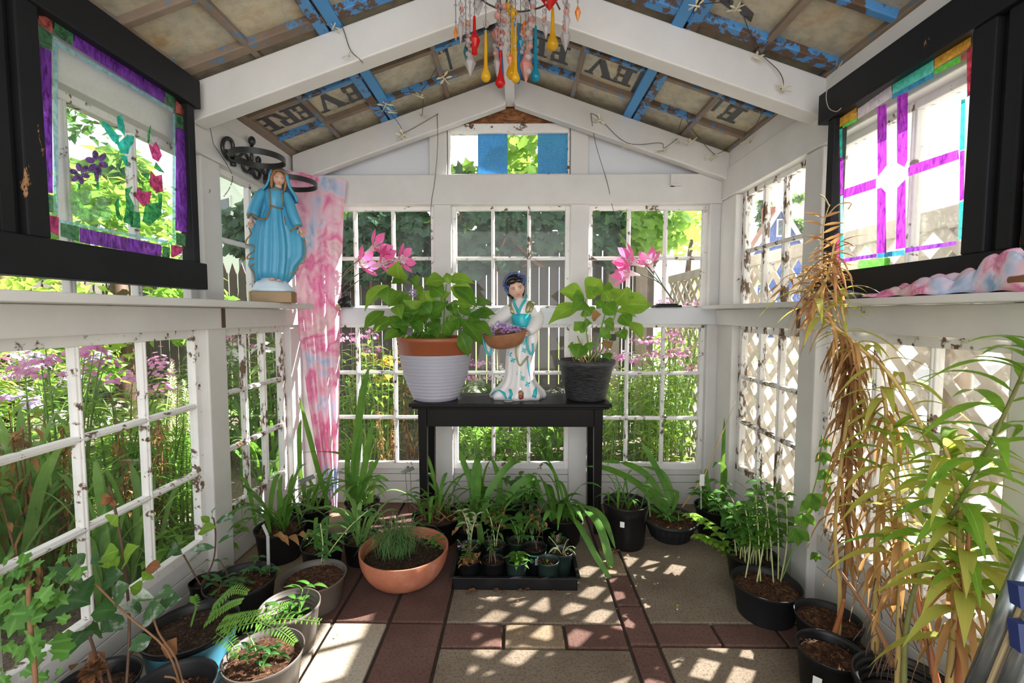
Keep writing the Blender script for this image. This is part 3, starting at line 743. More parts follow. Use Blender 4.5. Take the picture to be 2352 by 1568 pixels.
# ---- garden plant prototypes
def proto_phlox(h, petal, leaf, heads=True, ns=6, lw=.028, ll=.12, dens=13):
    e = empty('garden_phlox'); st = MB(); lv = MB(); fw = MB()
    for s_ in range(ns):
        a = R.uniform(0, 6.28); r = R.uniform(.02, .12); lean = R.uniform(.03, .2); hh = h * R.uniform(.78, 1.0)
        p0 = Vector((r * math.cos(a), r * math.sin(a), 0)); p2 = p0 + Vector((lean * math.cos(a), lean * math.sin(a), hh))
        c = curve(p0, p0 + Vector((0, 0, hh * .6)), p2, 8); st.tube(c, [.005] * 7 + [.003, .002], 5, cap=False)
        for k in range(dens):
            t = .12 + .84 * k / dens; i = int(t * 8); q = c[i].lerp(c[min(i + 1, 8)], t * 8 - i)
            for sd_ in (0, pi):
                an = k * 1.57 + sd_ + R.uniform(-.3, .3); d = Vector((math.cos(an), math.sin(an), R.uniform(-.2, .5)))
                lv.leaf(q, q + d * ll * R.uniform(.7, 1.2), lw, (0, 0, 1), .06, .2, 4, tipdroop=.25)
        if heads:
            fw = MB()
            for k in range(26):
                q = p2 + Vector((R.gauss(0, .035), R.gauss(0, .035), abs(R.gauss(0, .03))))
                nn = (q - p2 + Vector((0, 0, .03))).normalized(); an = R.uniform(0, 6)
                u = nn.orthogonal().normalized(); v = nn.cross(u)
                for j in range(5):
                    aa = an + j * 1.2566; d = (u * math.cos(aa) + v * math.sin(aa))
                    fw.leaf(q, q + d * .017 + nn * .003, .013, nn, .05, 0, 2, wmax=.62)
            fw.build('flower_head', petal, e)
    st.build('stem', STEMG, e); lv.build('foliage', leaf, e)
    return e
def proto_spike(h, ns=6):
    e = empty('spike_flower'); st = MB(); lv = MB(); fw = MB()
    for s_ in range(ns):
        a = R.uniform(0, 6.28); r = R.uniform(.02, .14); hh = h * R.uniform(.75, 1)
        p0 = Vector((r * math.cos(a), r * math.sin(a), 0)); p2 = p0 + Vector((R.uniform(-.06, .06), R.uniform(-.06, .06), hh))
        st.tube([p0, p0.lerp(p2, .5), p2], [.005, .004, .002], 5, cap=False)
        for k in range(40):
            q = p0.lerp(p2, R.uniform(.08, .72)); an = R.uniform(0, 6.28)
            lv.leaf(q, q + Vector((math.cos(an), math.sin(an), R.uniform(-.1, .8))) * R.uniform(.06, .12), .010, (0, 0, 1), .05, .15, 3)
        fw = MB()
        for k in range(90):
            t = R.uniform(.74, 1); q = p0.lerp(p2, t); an = R.uniform(0, 6.28); rr = .02 * (1.15 - t) / .4
            d = Vector((math.cos(an), math.sin(an), .5)); fw.leaf(q + d * rr * .3, q + d * (rr + .012), .009, (0, 0, 1), .1, .1, 2, wmax=.6)
        fw.build('flower_spike', CREAMF, e)
    st.build('stem', STEMG, e); lv.build('foliage', L_GARD, e); return e
def proto_strap(h, n, mat, width=.03, sp=.5, name='iris_clump'):
    e = empty(name); lv = MB()
    for k in range(n):
        a = R.uniform(0, 6.28); L = h * R.uniform(.6, 1.05); s_ = sp * R.uniform(.3, 1)
        p0 = Vector((R.gauss(0, .04), R.gauss(0, .04), 0)); d = Vector((math.cos(a), math.sin(a), 0))
        c = curve(p0, p0 + d * L * s_ * .35 + Vector((0, 0, L * .75)), p0 + d * L * s_ + Vector((0, 0, L * (1 - .55 * s_))), 8)
        lv.strap(c, width * R.uniform(.7, 1.1), side=Vector((-d.y, d.x, 0)) + Vector((R.uniform(-.4, .4), R.uniform(-.4, .4), 0)))
    lv.build('foliage', mat, e); return e
def proto_dry(h):
    e = empty('dry_stalks'); st = MB(); lv = MB()
    for s_ in range(5):
        p0 = Vector((R.gauss(0, .04), R.gauss(0, .04), 0)); p2 = p0 + Vector((R.uniform(-.1, .1), R.uniform(-.1, .1), h * R.uniform(.7, 1)))
        st.tube([p0, p0.lerp(p2, .5), p2], [.005, .004, .002], 5, cap=False)
        for k in range(30):
            q = p0.lerp(p2, R.uniform(.1, 1)); an = R.uniform(0, 6.28)
            lv.leaf(q, q + Vector((math.cos(an) * .6, math.sin(an) * .6, R.uniform(-1.2, .1))) * R.uniform(.05, .10), .016, (0, 0, 1), .2, .4, 3, wave=.2)
    st.build('stem', STEMB, e); lv.build('foliage', L_DRY, e); return e
PROT = {'pink': [proto_phlox(1.0, PINK, L_GARD2), proto_phlox(1.15, PINK, L_GARD)], 'lilac': [proto_phlox(1.0, LILAC, L_GARD)], 'white': [proto_phlox(.62, WPET, L_GARD)],
        'green': [proto_phlox(1.05, PINK, L_GARD2, False, 7, .026, .13, 15), proto_phlox(.8, PINK, L_GARD, False, 8, .03, .11, 13)],
        'dark': [proto_phlox(1.35, PINK, L_MID, False, 7, .035, .14, 15)],
        'fine': [proto_phlox(.6, PINK, L_GARD, False, 10, .009, .07, 22)],
        'low': [proto_phlox(.34, PINK, L_GARD, False, 9, .03, .07, 7)],
        'spike': [proto_spike(.95)], 'iris': [proto_strap(.85, 15, L_IRISL, .042, .5)], 'iris2': [proto_strap(.62, 20, L_IRIS, .026, .8)],
        'grass': [proto_strap(.6, 50, L_GARD2, .009, .8, 'ornamental_grass')], 'dry': [proto_dry(.95)], 'orange': [proto_phlox(.75, ORANGEF, L_GARD2, True, 5)]}
USED = set()
INFO = {'pink': ('garden_phlox', 'pink flowering phlox'), 'lilac': ('garden_phlox', 'lilac flowering phlox'), 'white': ('garden_phlox', 'low white flowering phlox'),
        'green': ('leafy_perennial', 'bright green leafy perennial without flowers'), 'dark': ('leafy_perennial', 'tall dark green perennial without flowers'),
        'fine': ('feathery_perennial', 'needle leaved feathery perennial'), 'low': ('ground_cover', 'low spreading green ground plant'), 'spike': ('spike_flower', 'perennial with cream flower spikes'),
        'iris': ('iris_clump', 'clump of broad pale iris leaves'), 'iris2': ('daylily_clump', 'clump of arching green daylily leaves'),
        'grass': ('ornamental_grass', 'tuft of fine yellow green grass'), 'dry': ('dry_stalks', 'dry brown leafy stalks'), 'orange': ('coreopsis', 'plant with small orange yellow flowers')}
def put_plant(kind, x, y, sc, where):
    pr = R.choice(PROT[kind]); first = pr.name not in USED
    o = pr if first else copy_tree(pr); USED.add(pr.name)
    nm, lb = INFO[kind]
    if first: o.name = nm
    USED.add(o.name)
    o.location = (x, y, -.055); o.rotation_euler = (0, 0, R.uniform(0, 6.28)); o.scale = (sc, sc, sc * R.uniform(.92, 1.08))
    tag(o, lb + ' ' + where, 'plant', lb + ' ' + where)
WL = 'growing in the bed outside the left windows'; WB = 'growing between the back windows and the fence'; WR = 'growing by the lattice at the right'
# left beds, rows further from the wall grow taller
for i in range(70):
    x = -R.uniform(1.85, 5.2); y = R.uniform(.7, 4.3)
    d = -x - 1.4
    if d < .55: k = R.choice(['low', 'low', 'fine', 'iris2', 'grass'])
    elif d < 1.3: k = R.choice(['green', 'pink', 'fine', 'green', 'grass', 'white', 'dry', 'spike', 'low', 'orange'])
    else: k = R.choice(['pink', 'green', 'pink', 'green', 'dark', 'lilac', 'pink'])
    put_plant(k, x, y, R.uniform(.8, 1.1), WL)
for px, yy, k, sc in ((20, 1.72, 'iris', 1.05), (85, 1.85, 'iris', .95), (-50, 1.62, 'iris', 1.0), (210, 1.75, 'iris', .8), (290, 1.9, 'iris', .7), (560, 3.3, 'iris2', 1.2), (600, 3.0, 'iris2', 1.1),
                      (390, 2.5, 'spike', .95), (420, 2.7, 'spike', 1.1), (360, 2.4, 'fine', 1.1), (400, 2.2, 'fine', 1.0), (540, 3.6, 'spike', .95),
                      (20, 1.7, 'dry', 1.1), (60, 1.75, 'dry', .9), (300, 2.1, 'dry', .95), (250, 2.3, 'pink', .95), (120, 1.9, 'pink', .9), (40, 2.0, 'pink', 1.0), (230, 2.2, 'green', .95),
                      (330, 2.6, 'green', 1.0), (600, 4.0, 'pink', 1.15), (620, 3.8, 'white', 1.6), (480, 3.4, 'dark', 1.0), (650, 4.0, 'dark', .9), (430, 2.0, 'low', 1.0), (380, 1.9, 'low', .9)):
    x = (px - 1190) / FPX * yy; put_plant(k, x, yy, sc, WL)
for px, yy, k, sc in ((800, 3.6, 'pink', 1.0), (830, 3.5, 'green', .95), (870, 3.4, 'green', 1.0), (900, 3.7, 'orange', 1.1), (850, 3.9, 'grass', 1.3), (940, 3.5, 'dry', .95), (880, 3.2, 'dry', .7),
                      (960, 3.8, 'green', .7), (990, 3.6, 'pink', .8), (1060, 3.6, 'low', 1.3), (1085, 3.9, 'white', 1.15), (1110, 3.8, 'pink', .8), (1100, 3.4, 'low', 1.2), (1160, 3.5, 'low', 1.4), (1200, 3.4, 'fine', .7),
                      (1140, 4.0, 'pink', .75), (1240, 3.7, 'low', 1.3), (1270, 3.5, 'iris2', .8), (1290, 4.0, 'white', .9), (1400, 3.4, 'pink', .85), (1430, 3.8, 'lilac', .95), (1480, 3.5, 'pink', 1.1), (1455, 3.3, 'dark', .55), (1510, 3.7, 'fine', 1.2),
                      (1540, 3.4, 'pink', .95), (1590, 3.5, 'pink', 1.1), (1500, 4.0, 'white', 1.2), (1565, 3.9, 'fine', 1.4), (1610, 3.8, 'green', .9), (1380, 3.9, 'green', .7), (1340, 3.7, 'low', 1.4), (830, 3.4, 'grass', 1.0), (780, 3.5, 'green', .8), (1230, 4.1, 'green', .6), (1030, 4.1, 'green', .7)):
    x = (px - 1190) / FPX * yy; put_plant(k, min(x, 1.25), yy, sc, WB)
for k, l in PROT.items():
    for p in l:
        if p.name not in USED:
            put_plant(k, -2.6 - R.random(), 2 + R.random() * 2, 1, WL) if False else None
            for c in list(p.children): bpy.data.objects.remove(c)
            bpy.data.objects.remove(p)
# ------------------------------------------------------------------ furnishings
# shelves on the side rails
m = MB(); m.box((XL - .005, .3, 1.1775), (-1.105, 2.455, 1.203)); tag(m.build('shelf', WHITE, bev=.003), 'long white board shelf on the left wall, under the tulip glass', 'shelf')
m = MB(); m.box((1.045, .3, 1.1775), (XR + .01, 2.62, 1.198)); tag(m.build('shelf', WHITE, bev=.003), 'long white board shelf on the right wall, under the purple cross glass', 'shelf')
# black console table
T = empty('console_table', (0, 0, 0), label='worn black console table in front of the back windows', cat='table')
TZ = .694; x0, x1, ty0, ty1 = -.558, .478, 2.285, 2.615
m = MB(); m.box((x0, ty0, TZ - .018), (x1, ty1, TZ)); m.box((x0 + .012, ty0 + .012, TZ - .03), (x1 - .012, ty1 - .01, TZ - .018)); m.build('table_top', TABLEB, T, bev=.004)
m = MB(); m.box((x0 + .06, ty0 + .045, TZ - .128), (x1 - .06, ty0 + .065, TZ - .03)); m.box((x0 + .06, ty1 - .06, TZ - .128), (x1 - .06, ty1 - .04, TZ - .03))
for a in (x0 + .055, x1 - .075): m.box((a, ty0 + .06, TZ - .128), (a + .02, ty1 - .05, TZ - .03))
m.build('apron', TABLEB, T, bev=.002)
for a in (x0 + .063, x1 - .063):
    for b in (ty0 + .055, ty1 - .05):
        m = MB(); m.bar((a, b, TZ - .03), (a, b, 0), .046, .046, (0, 1, 0), 0, .034, .034); m.build('leg', TABLEB, T, bev=.003)

# ---------------- black framed glass, left and right
def quadplane(px, py, X): return PX(px, py, X)
def framed_glass(side, label, pieces, XF, XP, inner, outer_end, s, off):
    e = empty('stained_glass_window', (0, 0, 0), label=label, cat='stained glass window')
    P = lambda cx, cy, X=XP: PX(off + cx / s, cy / s, X)
    TLf, TRf, BRf, BLf = [P(*q, XF) for q in inner]       # far/near corners named by picture order
    sg = 1 if side == 'R' else -1
    yN = min(TLf.y, TRf.y); yF = max(TLf.y, TRf.y)
    zt = (TLf.z + TRf.z) / 2; zb = (BLf.z + BRf.z) / 2
    xb = XF + sg * .055; xa = XF
    def bx(m, y0, y1, z0, z1, a=0, b=.055, mt=0): m.box((min(XF + sg * a, XF + sg * b), y0, z0), (max(XF + sg * a, XF + sg * b), y1, z1), mt)
    m = MB(); bx(m, yN - .30, outer_end, zt, zt + .105, -.006, .055); m.build('top_rail', BLACKF, e, bev=.004)
    m = MB(); bx(m, yN - .30, outer_end, zb - .1, zb, -.006, .055); m.build('bottom_rail', BLACKF, e, bev=.004, label='chipped black bottom rail' if sg < 0 else None)
    m = MB(); bx(m, yF, yF + .032, zb, zt, .004, .05); bx(m, yF + .032, yF + .05, zb, zt, .016, .05); m.build('far_stile', BLACKF, e, bev=.003)
    m = MB(); bx(m, yN - .055, yN, zb, zt, .0, .05); bx(m, yN - .075, yN - .055, zb, zt, .02, .05); bx(m, yN - .11, yN - .075, zb, zt, .006, .05)
    m.build('near_stile', BLACKF, e, bev=.004)
    m = MB(); bx(m, yN - .135, yN - .11, zb, zt, .022, .05); bx(m, yN - .30, yN - .135, zb, zt, -.002, .05); m.build('jamb', BLACKC, e, bev=.004, label='black jamb board with bare wood chips')
    m = MB(); xs = XP + sg * .004
    m.box((min(xs, xs + sg * .003), yN, zb), (max(xs, xs + sg * .003), yF, zt)); m.build('pane', GLASS, e)
    mats = {}
    for part_, mat, pts in pieces:
        mats.setdefault((part_, mat), []).append(pts)
    for (part_, mat), plist in mats.items():
        m = MB()
        for k, pts in enumerate(plist):
            d = Vector((-sg * .0006 * (k % 3), 0, 0))
            m.add([P(*q) + d for q in pts], [tuple(range(len(pts)))])
        m.build(part_, SG[mat], e)
    return e
SG = {'purple': stained('purple_glass_paint', (.30, .055, .62), .72, (1, 14, 4)), 'violet': stained('violet_glass_paint', (.50, .04, .66), .70, (1, 14, 4)), 'green': stained('dull_green_glass_paint', (.10, .30, .14), .8, (1, 8, 8)),
      'red': stained('coral_glass_paint', (.80, .18, .14), .75, (1, 8, 8)), 'magenta': stained('magenta_glass_paint', (.82, .06, .30), .75, (1, 8, 8)), 'sky': stained('pale_blue_glass_paint', (.45, .78, .92), .5, (1, 10, 10), .7),
      'teal': stained('teal_glass_paint', (.04, .62, .52), .75, (1, 10, 10), .55), 'leaf': stained('leaf_green_glass_paint', (.06, .42, .16), .72, (1, 10, 10)), 'pale': stained('pale_green_glass_paint', (.40, .72, .35), .6, (1, 10, 10), .6),
      'plum': stained('plum_glass_paint', (.20, .08, .36), .8, (1, 10, 10)), 'orange': stained('amber_glass_paint', (.85, .42, .05), .8, (1, 10, 10), .6), 'lime': stained('lime_glass_paint', (.18, .80, .10), .65, (1, 10, 10), .6),
      'blue': stained('blue_glass_paint', (.04, .30, .60), .75, (1, 10, 10), .6), 'mist': stained('lavender_mist_paint', (.78, .70, .80), .6, (1, 10, 10), .85), 'crimson': stained('crimson_glass_paint', (.66, .04, .10), .8, (1, 10, 10)),
      'aqua': stained('aqua_glass_paint', (.10, .62, .52), .8, (1, 10, 10), .7), 'tan': stained('tan_glass_paint', (.75, .60, .38), .6, (1, 10, 10), .8)}
def ell(cx, cy, rx, ry, rot=0, n=12): return [(cx + rx * math.cos(a) * math.cos(rot) - ry * math.sin(a) * math.sin(rot), cy + rx * math.cos(a) * math.sin(rot) + ry * math.sin(a) * math.cos(rot)) for a in [2 * pi * k / n for k in range(n)]]
B = 'painted_border'
LP = [(B, 'purple', [(203, 235), (265, 262), (272, 995), (215, 985)]), (B, 'red', [(199, 80), (270, 92), (270, 172), (199, 120)]), (B, 'green', [(200, 125), (270, 180), (268, 262), (203, 235)]),
      (B, 'green', [(278, 95), (378, 150), (375, 235), (278, 180)]), (B, 'purple', [(380, 155), (848, 465), (843, 530), (380, 240)]), (B, 'green', [(848, 470), (900, 500), (898, 560), (848, 530)]),
      (B, 'red', [(903, 515), (935, 545), (955, 600), (905, 580)]), (B, 'green', [(905, 585), (955, 600), (955, 670), (903, 655)]), (B, 'purple', [(903, 657), (957, 672), (960, 1195), (900, 1185)]),
      (B, 'green', [(903, 1195), (955, 1205), (952, 1270), (905, 1255)]), (B, 'magenta', [(880, 1258), (945, 1272), (930, 1305), (890, 1325), (880, 1320)]), (B, 'purple', [(410, 1170), (830, 1260), (830, 1325), (410, 1245)]),
      (B, 'green', [(308, 1145), (405, 1165), (405, 1242), (310, 1215)]), (B, 'green', [(836, 1265), (874, 1272), (872, 1330), (836, 1322)]), (B, 'magenta', [(217, 1095), (302, 1118), (300, 1215), (250, 1185), (217, 1150)]), (B, 'green', [(215, 995), (272, 1003), (275, 1095), (217, 1085)]),
      (B, 'sky', [(272, 180), (298, 200), (300, 1110), (276, 1090)]), (B, 'sky', [(300, 215), (890, 560), (890, 580), (300, 236)]), (B, 'sky', [(887, 582), (900, 586), (899, 1250), (885, 1245)]), (B, 'sky', [(300, 1128), (885, 1243), (885, 1258), (300, 1143)])]
H_ = 'painted_hummingbird'
LP += [(H_, 'teal', p) for p in ([(655, 692), (690, 700), (688, 735), (668, 760), (660, 792), (620, 790), (602, 740), (640, 706)], [(515, 615), (560, 640), (610, 700), (613, 752), (575, 722), (540, 670)], [(598, 600), (625, 588), (640, 650), (640, 700), (606, 660)], [(615, 794), (655, 804), (662, 862), (640, 842)])]
F_ = 'painted_tulips'
LP += [(F_, 'magenta', p) for p in ([(762, 735), (785, 752), (802, 728), (818, 757), (833, 800), (815, 832), (785, 815)], [(775, 876), (800, 906), (832, 898), (838, 985), (806, 992), (768, 950)], [(704, 962), (736, 990), (777, 982), (768, 1048), (735, 1064), (698, 1020)])]
LP += [(F_, 'leaf', p) for p in ([(612, 1003), (590, 1050), (600, 1120), (632, 1142), (612, 1080)], [(682, 957), (642, 972), (648, 1060), (633, 1140), (680, 1162), (692, 1060), (662, 1000)], [(745, 1050), (832, 1038), (826, 1110), (780, 1152), (730, 1140)], [(662, 1082), (722, 1092), (722, 1172), (672, 1168)],
      [(756, 690), (772, 645), (776, 650), (768, 735), (758, 735)], [(800, 832), (846, 890), (815, 880), (790, 862)], [(735, 895), (770, 890), (765, 915), (742, 912)], [(812, 995), (834, 1000), (832, 1060), (815, 1050)])]
V_ = 'painted_violets'
for cx, cy, r in ((410, 893, 55), (498, 835, 62)):
    for k in range(6): a = k * 1.047 + .3; LP.append((V_, 'plum', ell(cx + r * .58 * math.cos(a), cy + r * .62 * math.sin(a), r * .42, r * .26, a, 10)))
LP += [(V_, 'leaf', [(400, 940), (415, 945), (412, 975), (402, 972)]), (V_, 'leaf', [(495, 930), (510, 938), (508, 978), (494, 970)]), (V_, 'plum', [(478, 850), (512, 870), (508, 935), (490, 930)])]
LP += [(V_, 'pale', ell(cx, cy, 34, 38)) for cx, cy in ((384, 1018), (438, 1010), (395, 1072), (440, 1105), (485, 1098), (520, 1048), (545, 1100))]
framed_glass('L', 'black framed glass painted with a hummingbird and tulips, above the left shelf', LP, -1.205, -1.228, [(196, 45), (972, 520), (972, 1345), (215, 1218)], 1.755, 2.24, 0)
C_ = 'painted_cross'
RP = [(B, 'orange', [(250, 612), (365, 537), (365, 588), (280, 636), (252, 640)]), (B, 'lime', [(295, 622), (365, 588), (365, 606), (295, 642)]), (B, 'mist', [(370, 545), (540, 425), (540, 487), (370, 597)]), (B, 'aqua', [(545, 423), (750, 293), (750, 360), (545, 470)]),
      (B, 'blue', [(545, 472), (750, 362), (750, 386), (545, 496)]), (B, 'orange', [(755, 290), (940, 178), (935, 236), (755, 345)]), (B, 'lime', [(755, 347), (885, 277), (885, 311), (755, 372)]), (B, 'red', [(886, 272), (911, 262), (911, 294), (886, 306)]),
      (B, 'crimson', [(915, 255), (943, 215), (940, 470), (918, 485)]), (B, 'teal', [(888, 500), (908, 495), (905, 745), (880, 755)]), (B, 'violet', [(882, 757), (905, 750), (902, 995), (880, 1005)]), (B, 'lime', [(912, 755), (931, 745), (930, 1000), (908, 1005)]),
      (B, 'teal', [(878, 1012), (902, 1005), (898, 1195), (875, 1200)]), (B, 'magenta', [(905, 1015), (928, 1005), (922, 1240), (903, 1240)]), (B, 'crimson', [(247, 632), (278, 628), (275, 790), (248, 800)]), (B, 'teal', [(280, 647), (295, 642), (295, 785), (282, 790)]),
      (B, 'violet', [(283, 790), (297, 785), (297, 970), (284, 975)]), (B, 'sky', [(283, 980), (297, 975), (297, 1165), (283, 1168)]), (B, 'teal', [(283, 1170), (297, 1168), (297, 1290), (283, 1295)]), (B, 'magenta', [(248, 1170), (280, 1165), (278, 1320), (250, 1330)]),
      (B, 'purple', [(285, 1295), (465, 1268), (465, 1286), (285, 1312)]), (B, 'blue', [(468, 1268), (605, 1248), (605, 1275), (468, 1290)]), (B, 'purple', [(610, 1240), (865, 1205), (865, 1224), (610, 1264)]), (B, 'lime', [(375, 1302), (533, 1288), (533, 1332), (375, 1347)]), (B, 'tan', [(285, 1316), (370, 1302), (370, 1350), (285, 1362)])]
RP += [(C_, 'violet', p) for p in ([(468, 535), (515, 518), (515, 825), (490, 860), (470, 880)], [(568, 482), (622, 460), (620, 800), (605, 835), (568, 815)], [(470, 945), (490, 938), (512, 962), (515, 1262), (467, 1268)], [(568, 940), (605, 900), (610, 900), (610, 1238), (560, 1246)], [(303, 947), (462, 893), (462, 940), (300, 992)], [(625, 840), (640, 825), (875, 748), (880, 795), (625, 882)])]
framed_glass('R', 'black framed glass painted with a purple cross, on the right shelf', RP, 1.085, 1.108, [(248, 585), (945, 150), (928, 1250), (250, 1375)], 1.70, 2.1775, 1800)

# ---------------- statues
def interp(rings, z):
    for a, b in zip(rings, rings[1:]):
        if (a[2] - z) * (b[2] - z) <= 0 and a[2] != b[2]:
            t = (z - a[2]) / (b[2] - a[2]); return [a[i] + (b[i] - a[i]) * t for i in range(5)]
    return rings[-1][:5]
def onfront(rings, x, z, off=.002):
    cx, cy, zz, rx, ry = interp(rings, z); q = max(-.97, min(.97, (x - cx) / rx)); return Vector((x, cy - ry * math.sqrt(1 - q * q) - off, z))
def head(mb, c, h, mats=(0, 1, 2, 3), M=None):
    """face looking to -y; mats: skin, dark, lips, white"""
    i0 = len(mb.v); n = 24; k = 18; wv = h * .40; dv = h * .46; vs = []
    for i in range(k + 1):
        th = pi * i / k; t = -math.cos(th); rr = max(math.sin(th), .001)
        for j in range(n):
            a = 2 * pi * j / n; x = wv * rr * math.cos(a); y = dv * rr * math.sin(a); z = h * .5 * t
            if t < 0: x *= 1 - .30 * t * t; y *= 1 - .12 * t * t
            u = x / wv
            if y < 0:
                y *= .92
                y -= h * .085 * math.exp(-(u / .13) ** 2) * math.exp(-((t + .22) / .14) ** 2) + h * .035 * math.exp(-(u / .10) ** 2) * math.exp(-((t + .02) / .2) ** 2)   # nose
                y += h * .030 * (math.exp(-((abs(u) - .42) / .16) ** 2)) * math.exp(-((t - .03) / .12) ** 2)           # eye sockets
                y -= h * .025 * math.exp(-(u / .25) ** 2) * math.exp(-((t + .53) / .07) ** 2)                           # mouth
                y -= h * .03 * math.exp(-(u / .22) ** 2) * math.exp(-((t + .82) / .12) ** 2)                            # chin
            vs.append((x, y, z))
    mb.add(vs, [(i * n + j, i * n + (j + 1) % n, (i + 1) * n + (j + 1) % n, (i + 1) * n + j) for i in range(k) for j in range(n)], mats[0], True)
    for sg in (-1, 1):
        mb.ball((sg * wv * .42, -dv * .845, h * .015), h * .05, 8, mats[3], (1.25, .45, .62)); mb.ball((sg * wv * .42, -dv * .87, h * .012), h * .026, 8, mats[1], (1, .5, 1))
        mb.tube([(sg * wv * .20, -dv * .93, h * .09), (sg * wv * .42, -dv * .90, h * .115), (sg * wv * .66, -dv * .78, h * .085)], h * .010, 5, mats[1])
        mb.tube([(sg * wv * .24, -dv * .87, h * .03), (sg * wv * .42, -dv * .885, h * .048), (sg * wv * .6, -dv * .80, h * .02)], h * .008, 5, mats[1])
        mb.ball((sg * wv * .97, -dv * .02, -h * .03), h * .09, 8, mats[0], (.3, .6, 1.1))
    mb.ball((0, -dv * .90, -h * .252), h * .055, 8, mats[2], (1.5, .5, .32)); mb.ball((0, -dv * .885, -h * .285), h * .05, 8, mats[2], (1.2, .5, .34))
    if M is not None: mb.xform(M, i0)
    mb.xform(Matrix.Translation(c), i0)
def hand(mb, wrist, d, n, L, thumb_side, mat=0, curl=.25):
    """wrist point, direction d, palm normal n, hand length L"""
    d = Vector(d).normalized(); n = Vector(n); n = (n - d * n.dot(d)).normalized(); s_ = d.cross(n) * thumb_side; w = Vector(wrist)
    mb.tube([w - d * L * .05, w + d * L * .15, w + d * L * .38, w + d * L * .52], [L * .13, L * .17, L * .215, L * .19], 10, mat, True, .5)
    for k, (o, ln) in enumerate(((.15, .44), (.055, .50), (-.045, .46), (-.14, .36))):
        b = w + d * L * .46 + s_ * L * o; p1 = b + d * L * ln * .4 + n * L * curl * .05 + s_ * o * L * .12; p2 = p1 + d * L * ln * .35 + n * L * curl * .18; p3 = p2 + d * L * ln * .22 + n * L * curl * .22
        mb.tube([b, p1, p2, p3], [L * .052, L * .05, L * .043, L * .026], 7, mat)
    b = w + d * L * .14 + s_ * L * .13; mb.tube([b, b + d * L * .17 + s_ * L * .13 + n * L * .03, b + d * L * .32 + s_ * L * .17 + n * L * .06], [L * .065, L * .055, L * .03], 7, mat)
SKIN = plain('painted_skin', (.62, .38, .28), .35, var=.1); SKIN2 = plain('glazed_skin', (.66, .40, .30), .3, var=.08)
LIPS = plain('painted_lips', (.55, .16, .14), .4); INKB = plain('painted_brow', (.10, .05, .03), .5); EYEW = plain('painted_eye_white', (.7, .66, .6), .35)
MBLUE = paint('painted_blue_robe', (.055, .30, .50), (.10, .44, .62), (.05, .20, .34), .70, 30, .1, (1, 1, .25), .4, .2, .7)
GOLD = paint('antique_gold_trim', (.20, .12, .045), (.34, .22, .08), (.08, .04, .02), .6, 60, .05, (1, 1, 1), .4, .2, .8)
BRHAIR = plain('painted_brown_hair', (.24, .11, .035), .45, var=.4, sc=60)
CLOUD = paint('painted_cloud', (.62, .72, .80), (.45, .66, .82), (.35, .3, .25), .66, 30, .03, (1, 1, 1), .45, .3, .8)
GOLDB = paint('gold_brown_base_paint', (.22, .125, .035), (.32, .20, .07), (.6, .55, .45), .745, 30, .02, (1, 1, 1), .4, .2, .7)
k_ = .000433
def mx(cx): return (cx - 228) * k_
def mz(cy): return (1515 - cy) * k_
ST = PZ(625, 683, 1.203); rot = math.atan2(1.15, 2.13) * .75
V = empty('statue', (-1.158, ST.y + .02 if False else 2.145, 1.203), rot, 'blue robed statue of a veiled woman with open hands, on the left shelf', 'statue')
m = MB(); w2, d2 = .098, .062
oc = [(-w2, -.02), (-w2 * .86, -d2), (w2 * .86, -d2), (w2, -.02), (w2, .05), (-w2, .05)]
m.add([(x, y, 0) for x, y in oc] + [(x, y, .052) for x, y in oc], [tuple(range(5, -1, -1)), tuple(range(6, 12))] + [(i, (i + 1) % 6, (i + 1) % 6 + 6, i + 6) for i in range(6)])
m.build('base', GOLDB, V, bev=.003)
m = MB(); m.loft([(0, -.004, .052, .092, .055, .03, 5, 0), (0, -.003, .066, .088, .052, .05, 5, .4), (-.003, 0, .085, .07, .046, .06, 4, 1), (-.003, 0, .115, .05, .036, .05, 4, 2)], 36); m.build('cloud', CLOUD, V)
body = [(mx(c), 0, mz(cy), r * k_, ry) for cy, c, r, ry in ((1262, 222, 150, .050), (1180, 228, 165, .055), (1060, 238, 172, .056), (900, 245, 168, .055), (760, 248, 150, .052), (640, 252, 125, .048), (520, 262, 98, .042), (490, 265, 96, .041), (430, 268, 106, .045), (370, 270, 112, .044), (320, 275, 112, .038), (288, 292, 60, .028), (270, 300, 34, .022))]
m = MB(); rr = [g + ((.055, 15, .5) if g[2] < mz(520) else (.012, 9, 1)) for g in body]
m.loft(rr, 96, 0, True, lambda x, y, z, a, i: (x, y, z + (.010 * math.sin(3 * a + 1) if i == 0 else 0))); m.build('robe', MBLUE, V)
m = MB(); cl = [(mx(c), .018, mz(cy), r * k_, ry) for cy, c, r, ry in ((1285, 215, 165, .038), (1200, 225, 205, .045), (1110, 245, 238, .046), (1000, 272, 268, .045), (860, 284, 275, .044), (740, 284, 256, .043), (640, 262, 220, .044), (540, 255, 192, .046), (440, 256, 172, .046), (360, 262, 150, .044), (305, 275, 112, .036), (270, 296, 66, .03))]
m.loft([g + ((.035, 11, .9) if g[2] < mz(600) else (.015, 7, 0)) for g in cl], 96, 0, True, lambda x, y, z, a, i: (x + (.007 * math.sin(i * 2.4) if i < 5 else 0), y, z + (.006 * math.sin(4 * a) if i == 0 else 0))); m.build('cloak', MBLUE, V)
m = MB()
m.tube(spline([(mx(168), -.016, mz(330)), (mx(120), -.022, mz(420)), (mx(85), -.03, mz(530)), (mx(68), -.040, mz(615))], 4), [.020, .024, .028, .030, .031, .032, .033, .034, .034, .034, .034, .033, .032], 14, 0, True, .75)
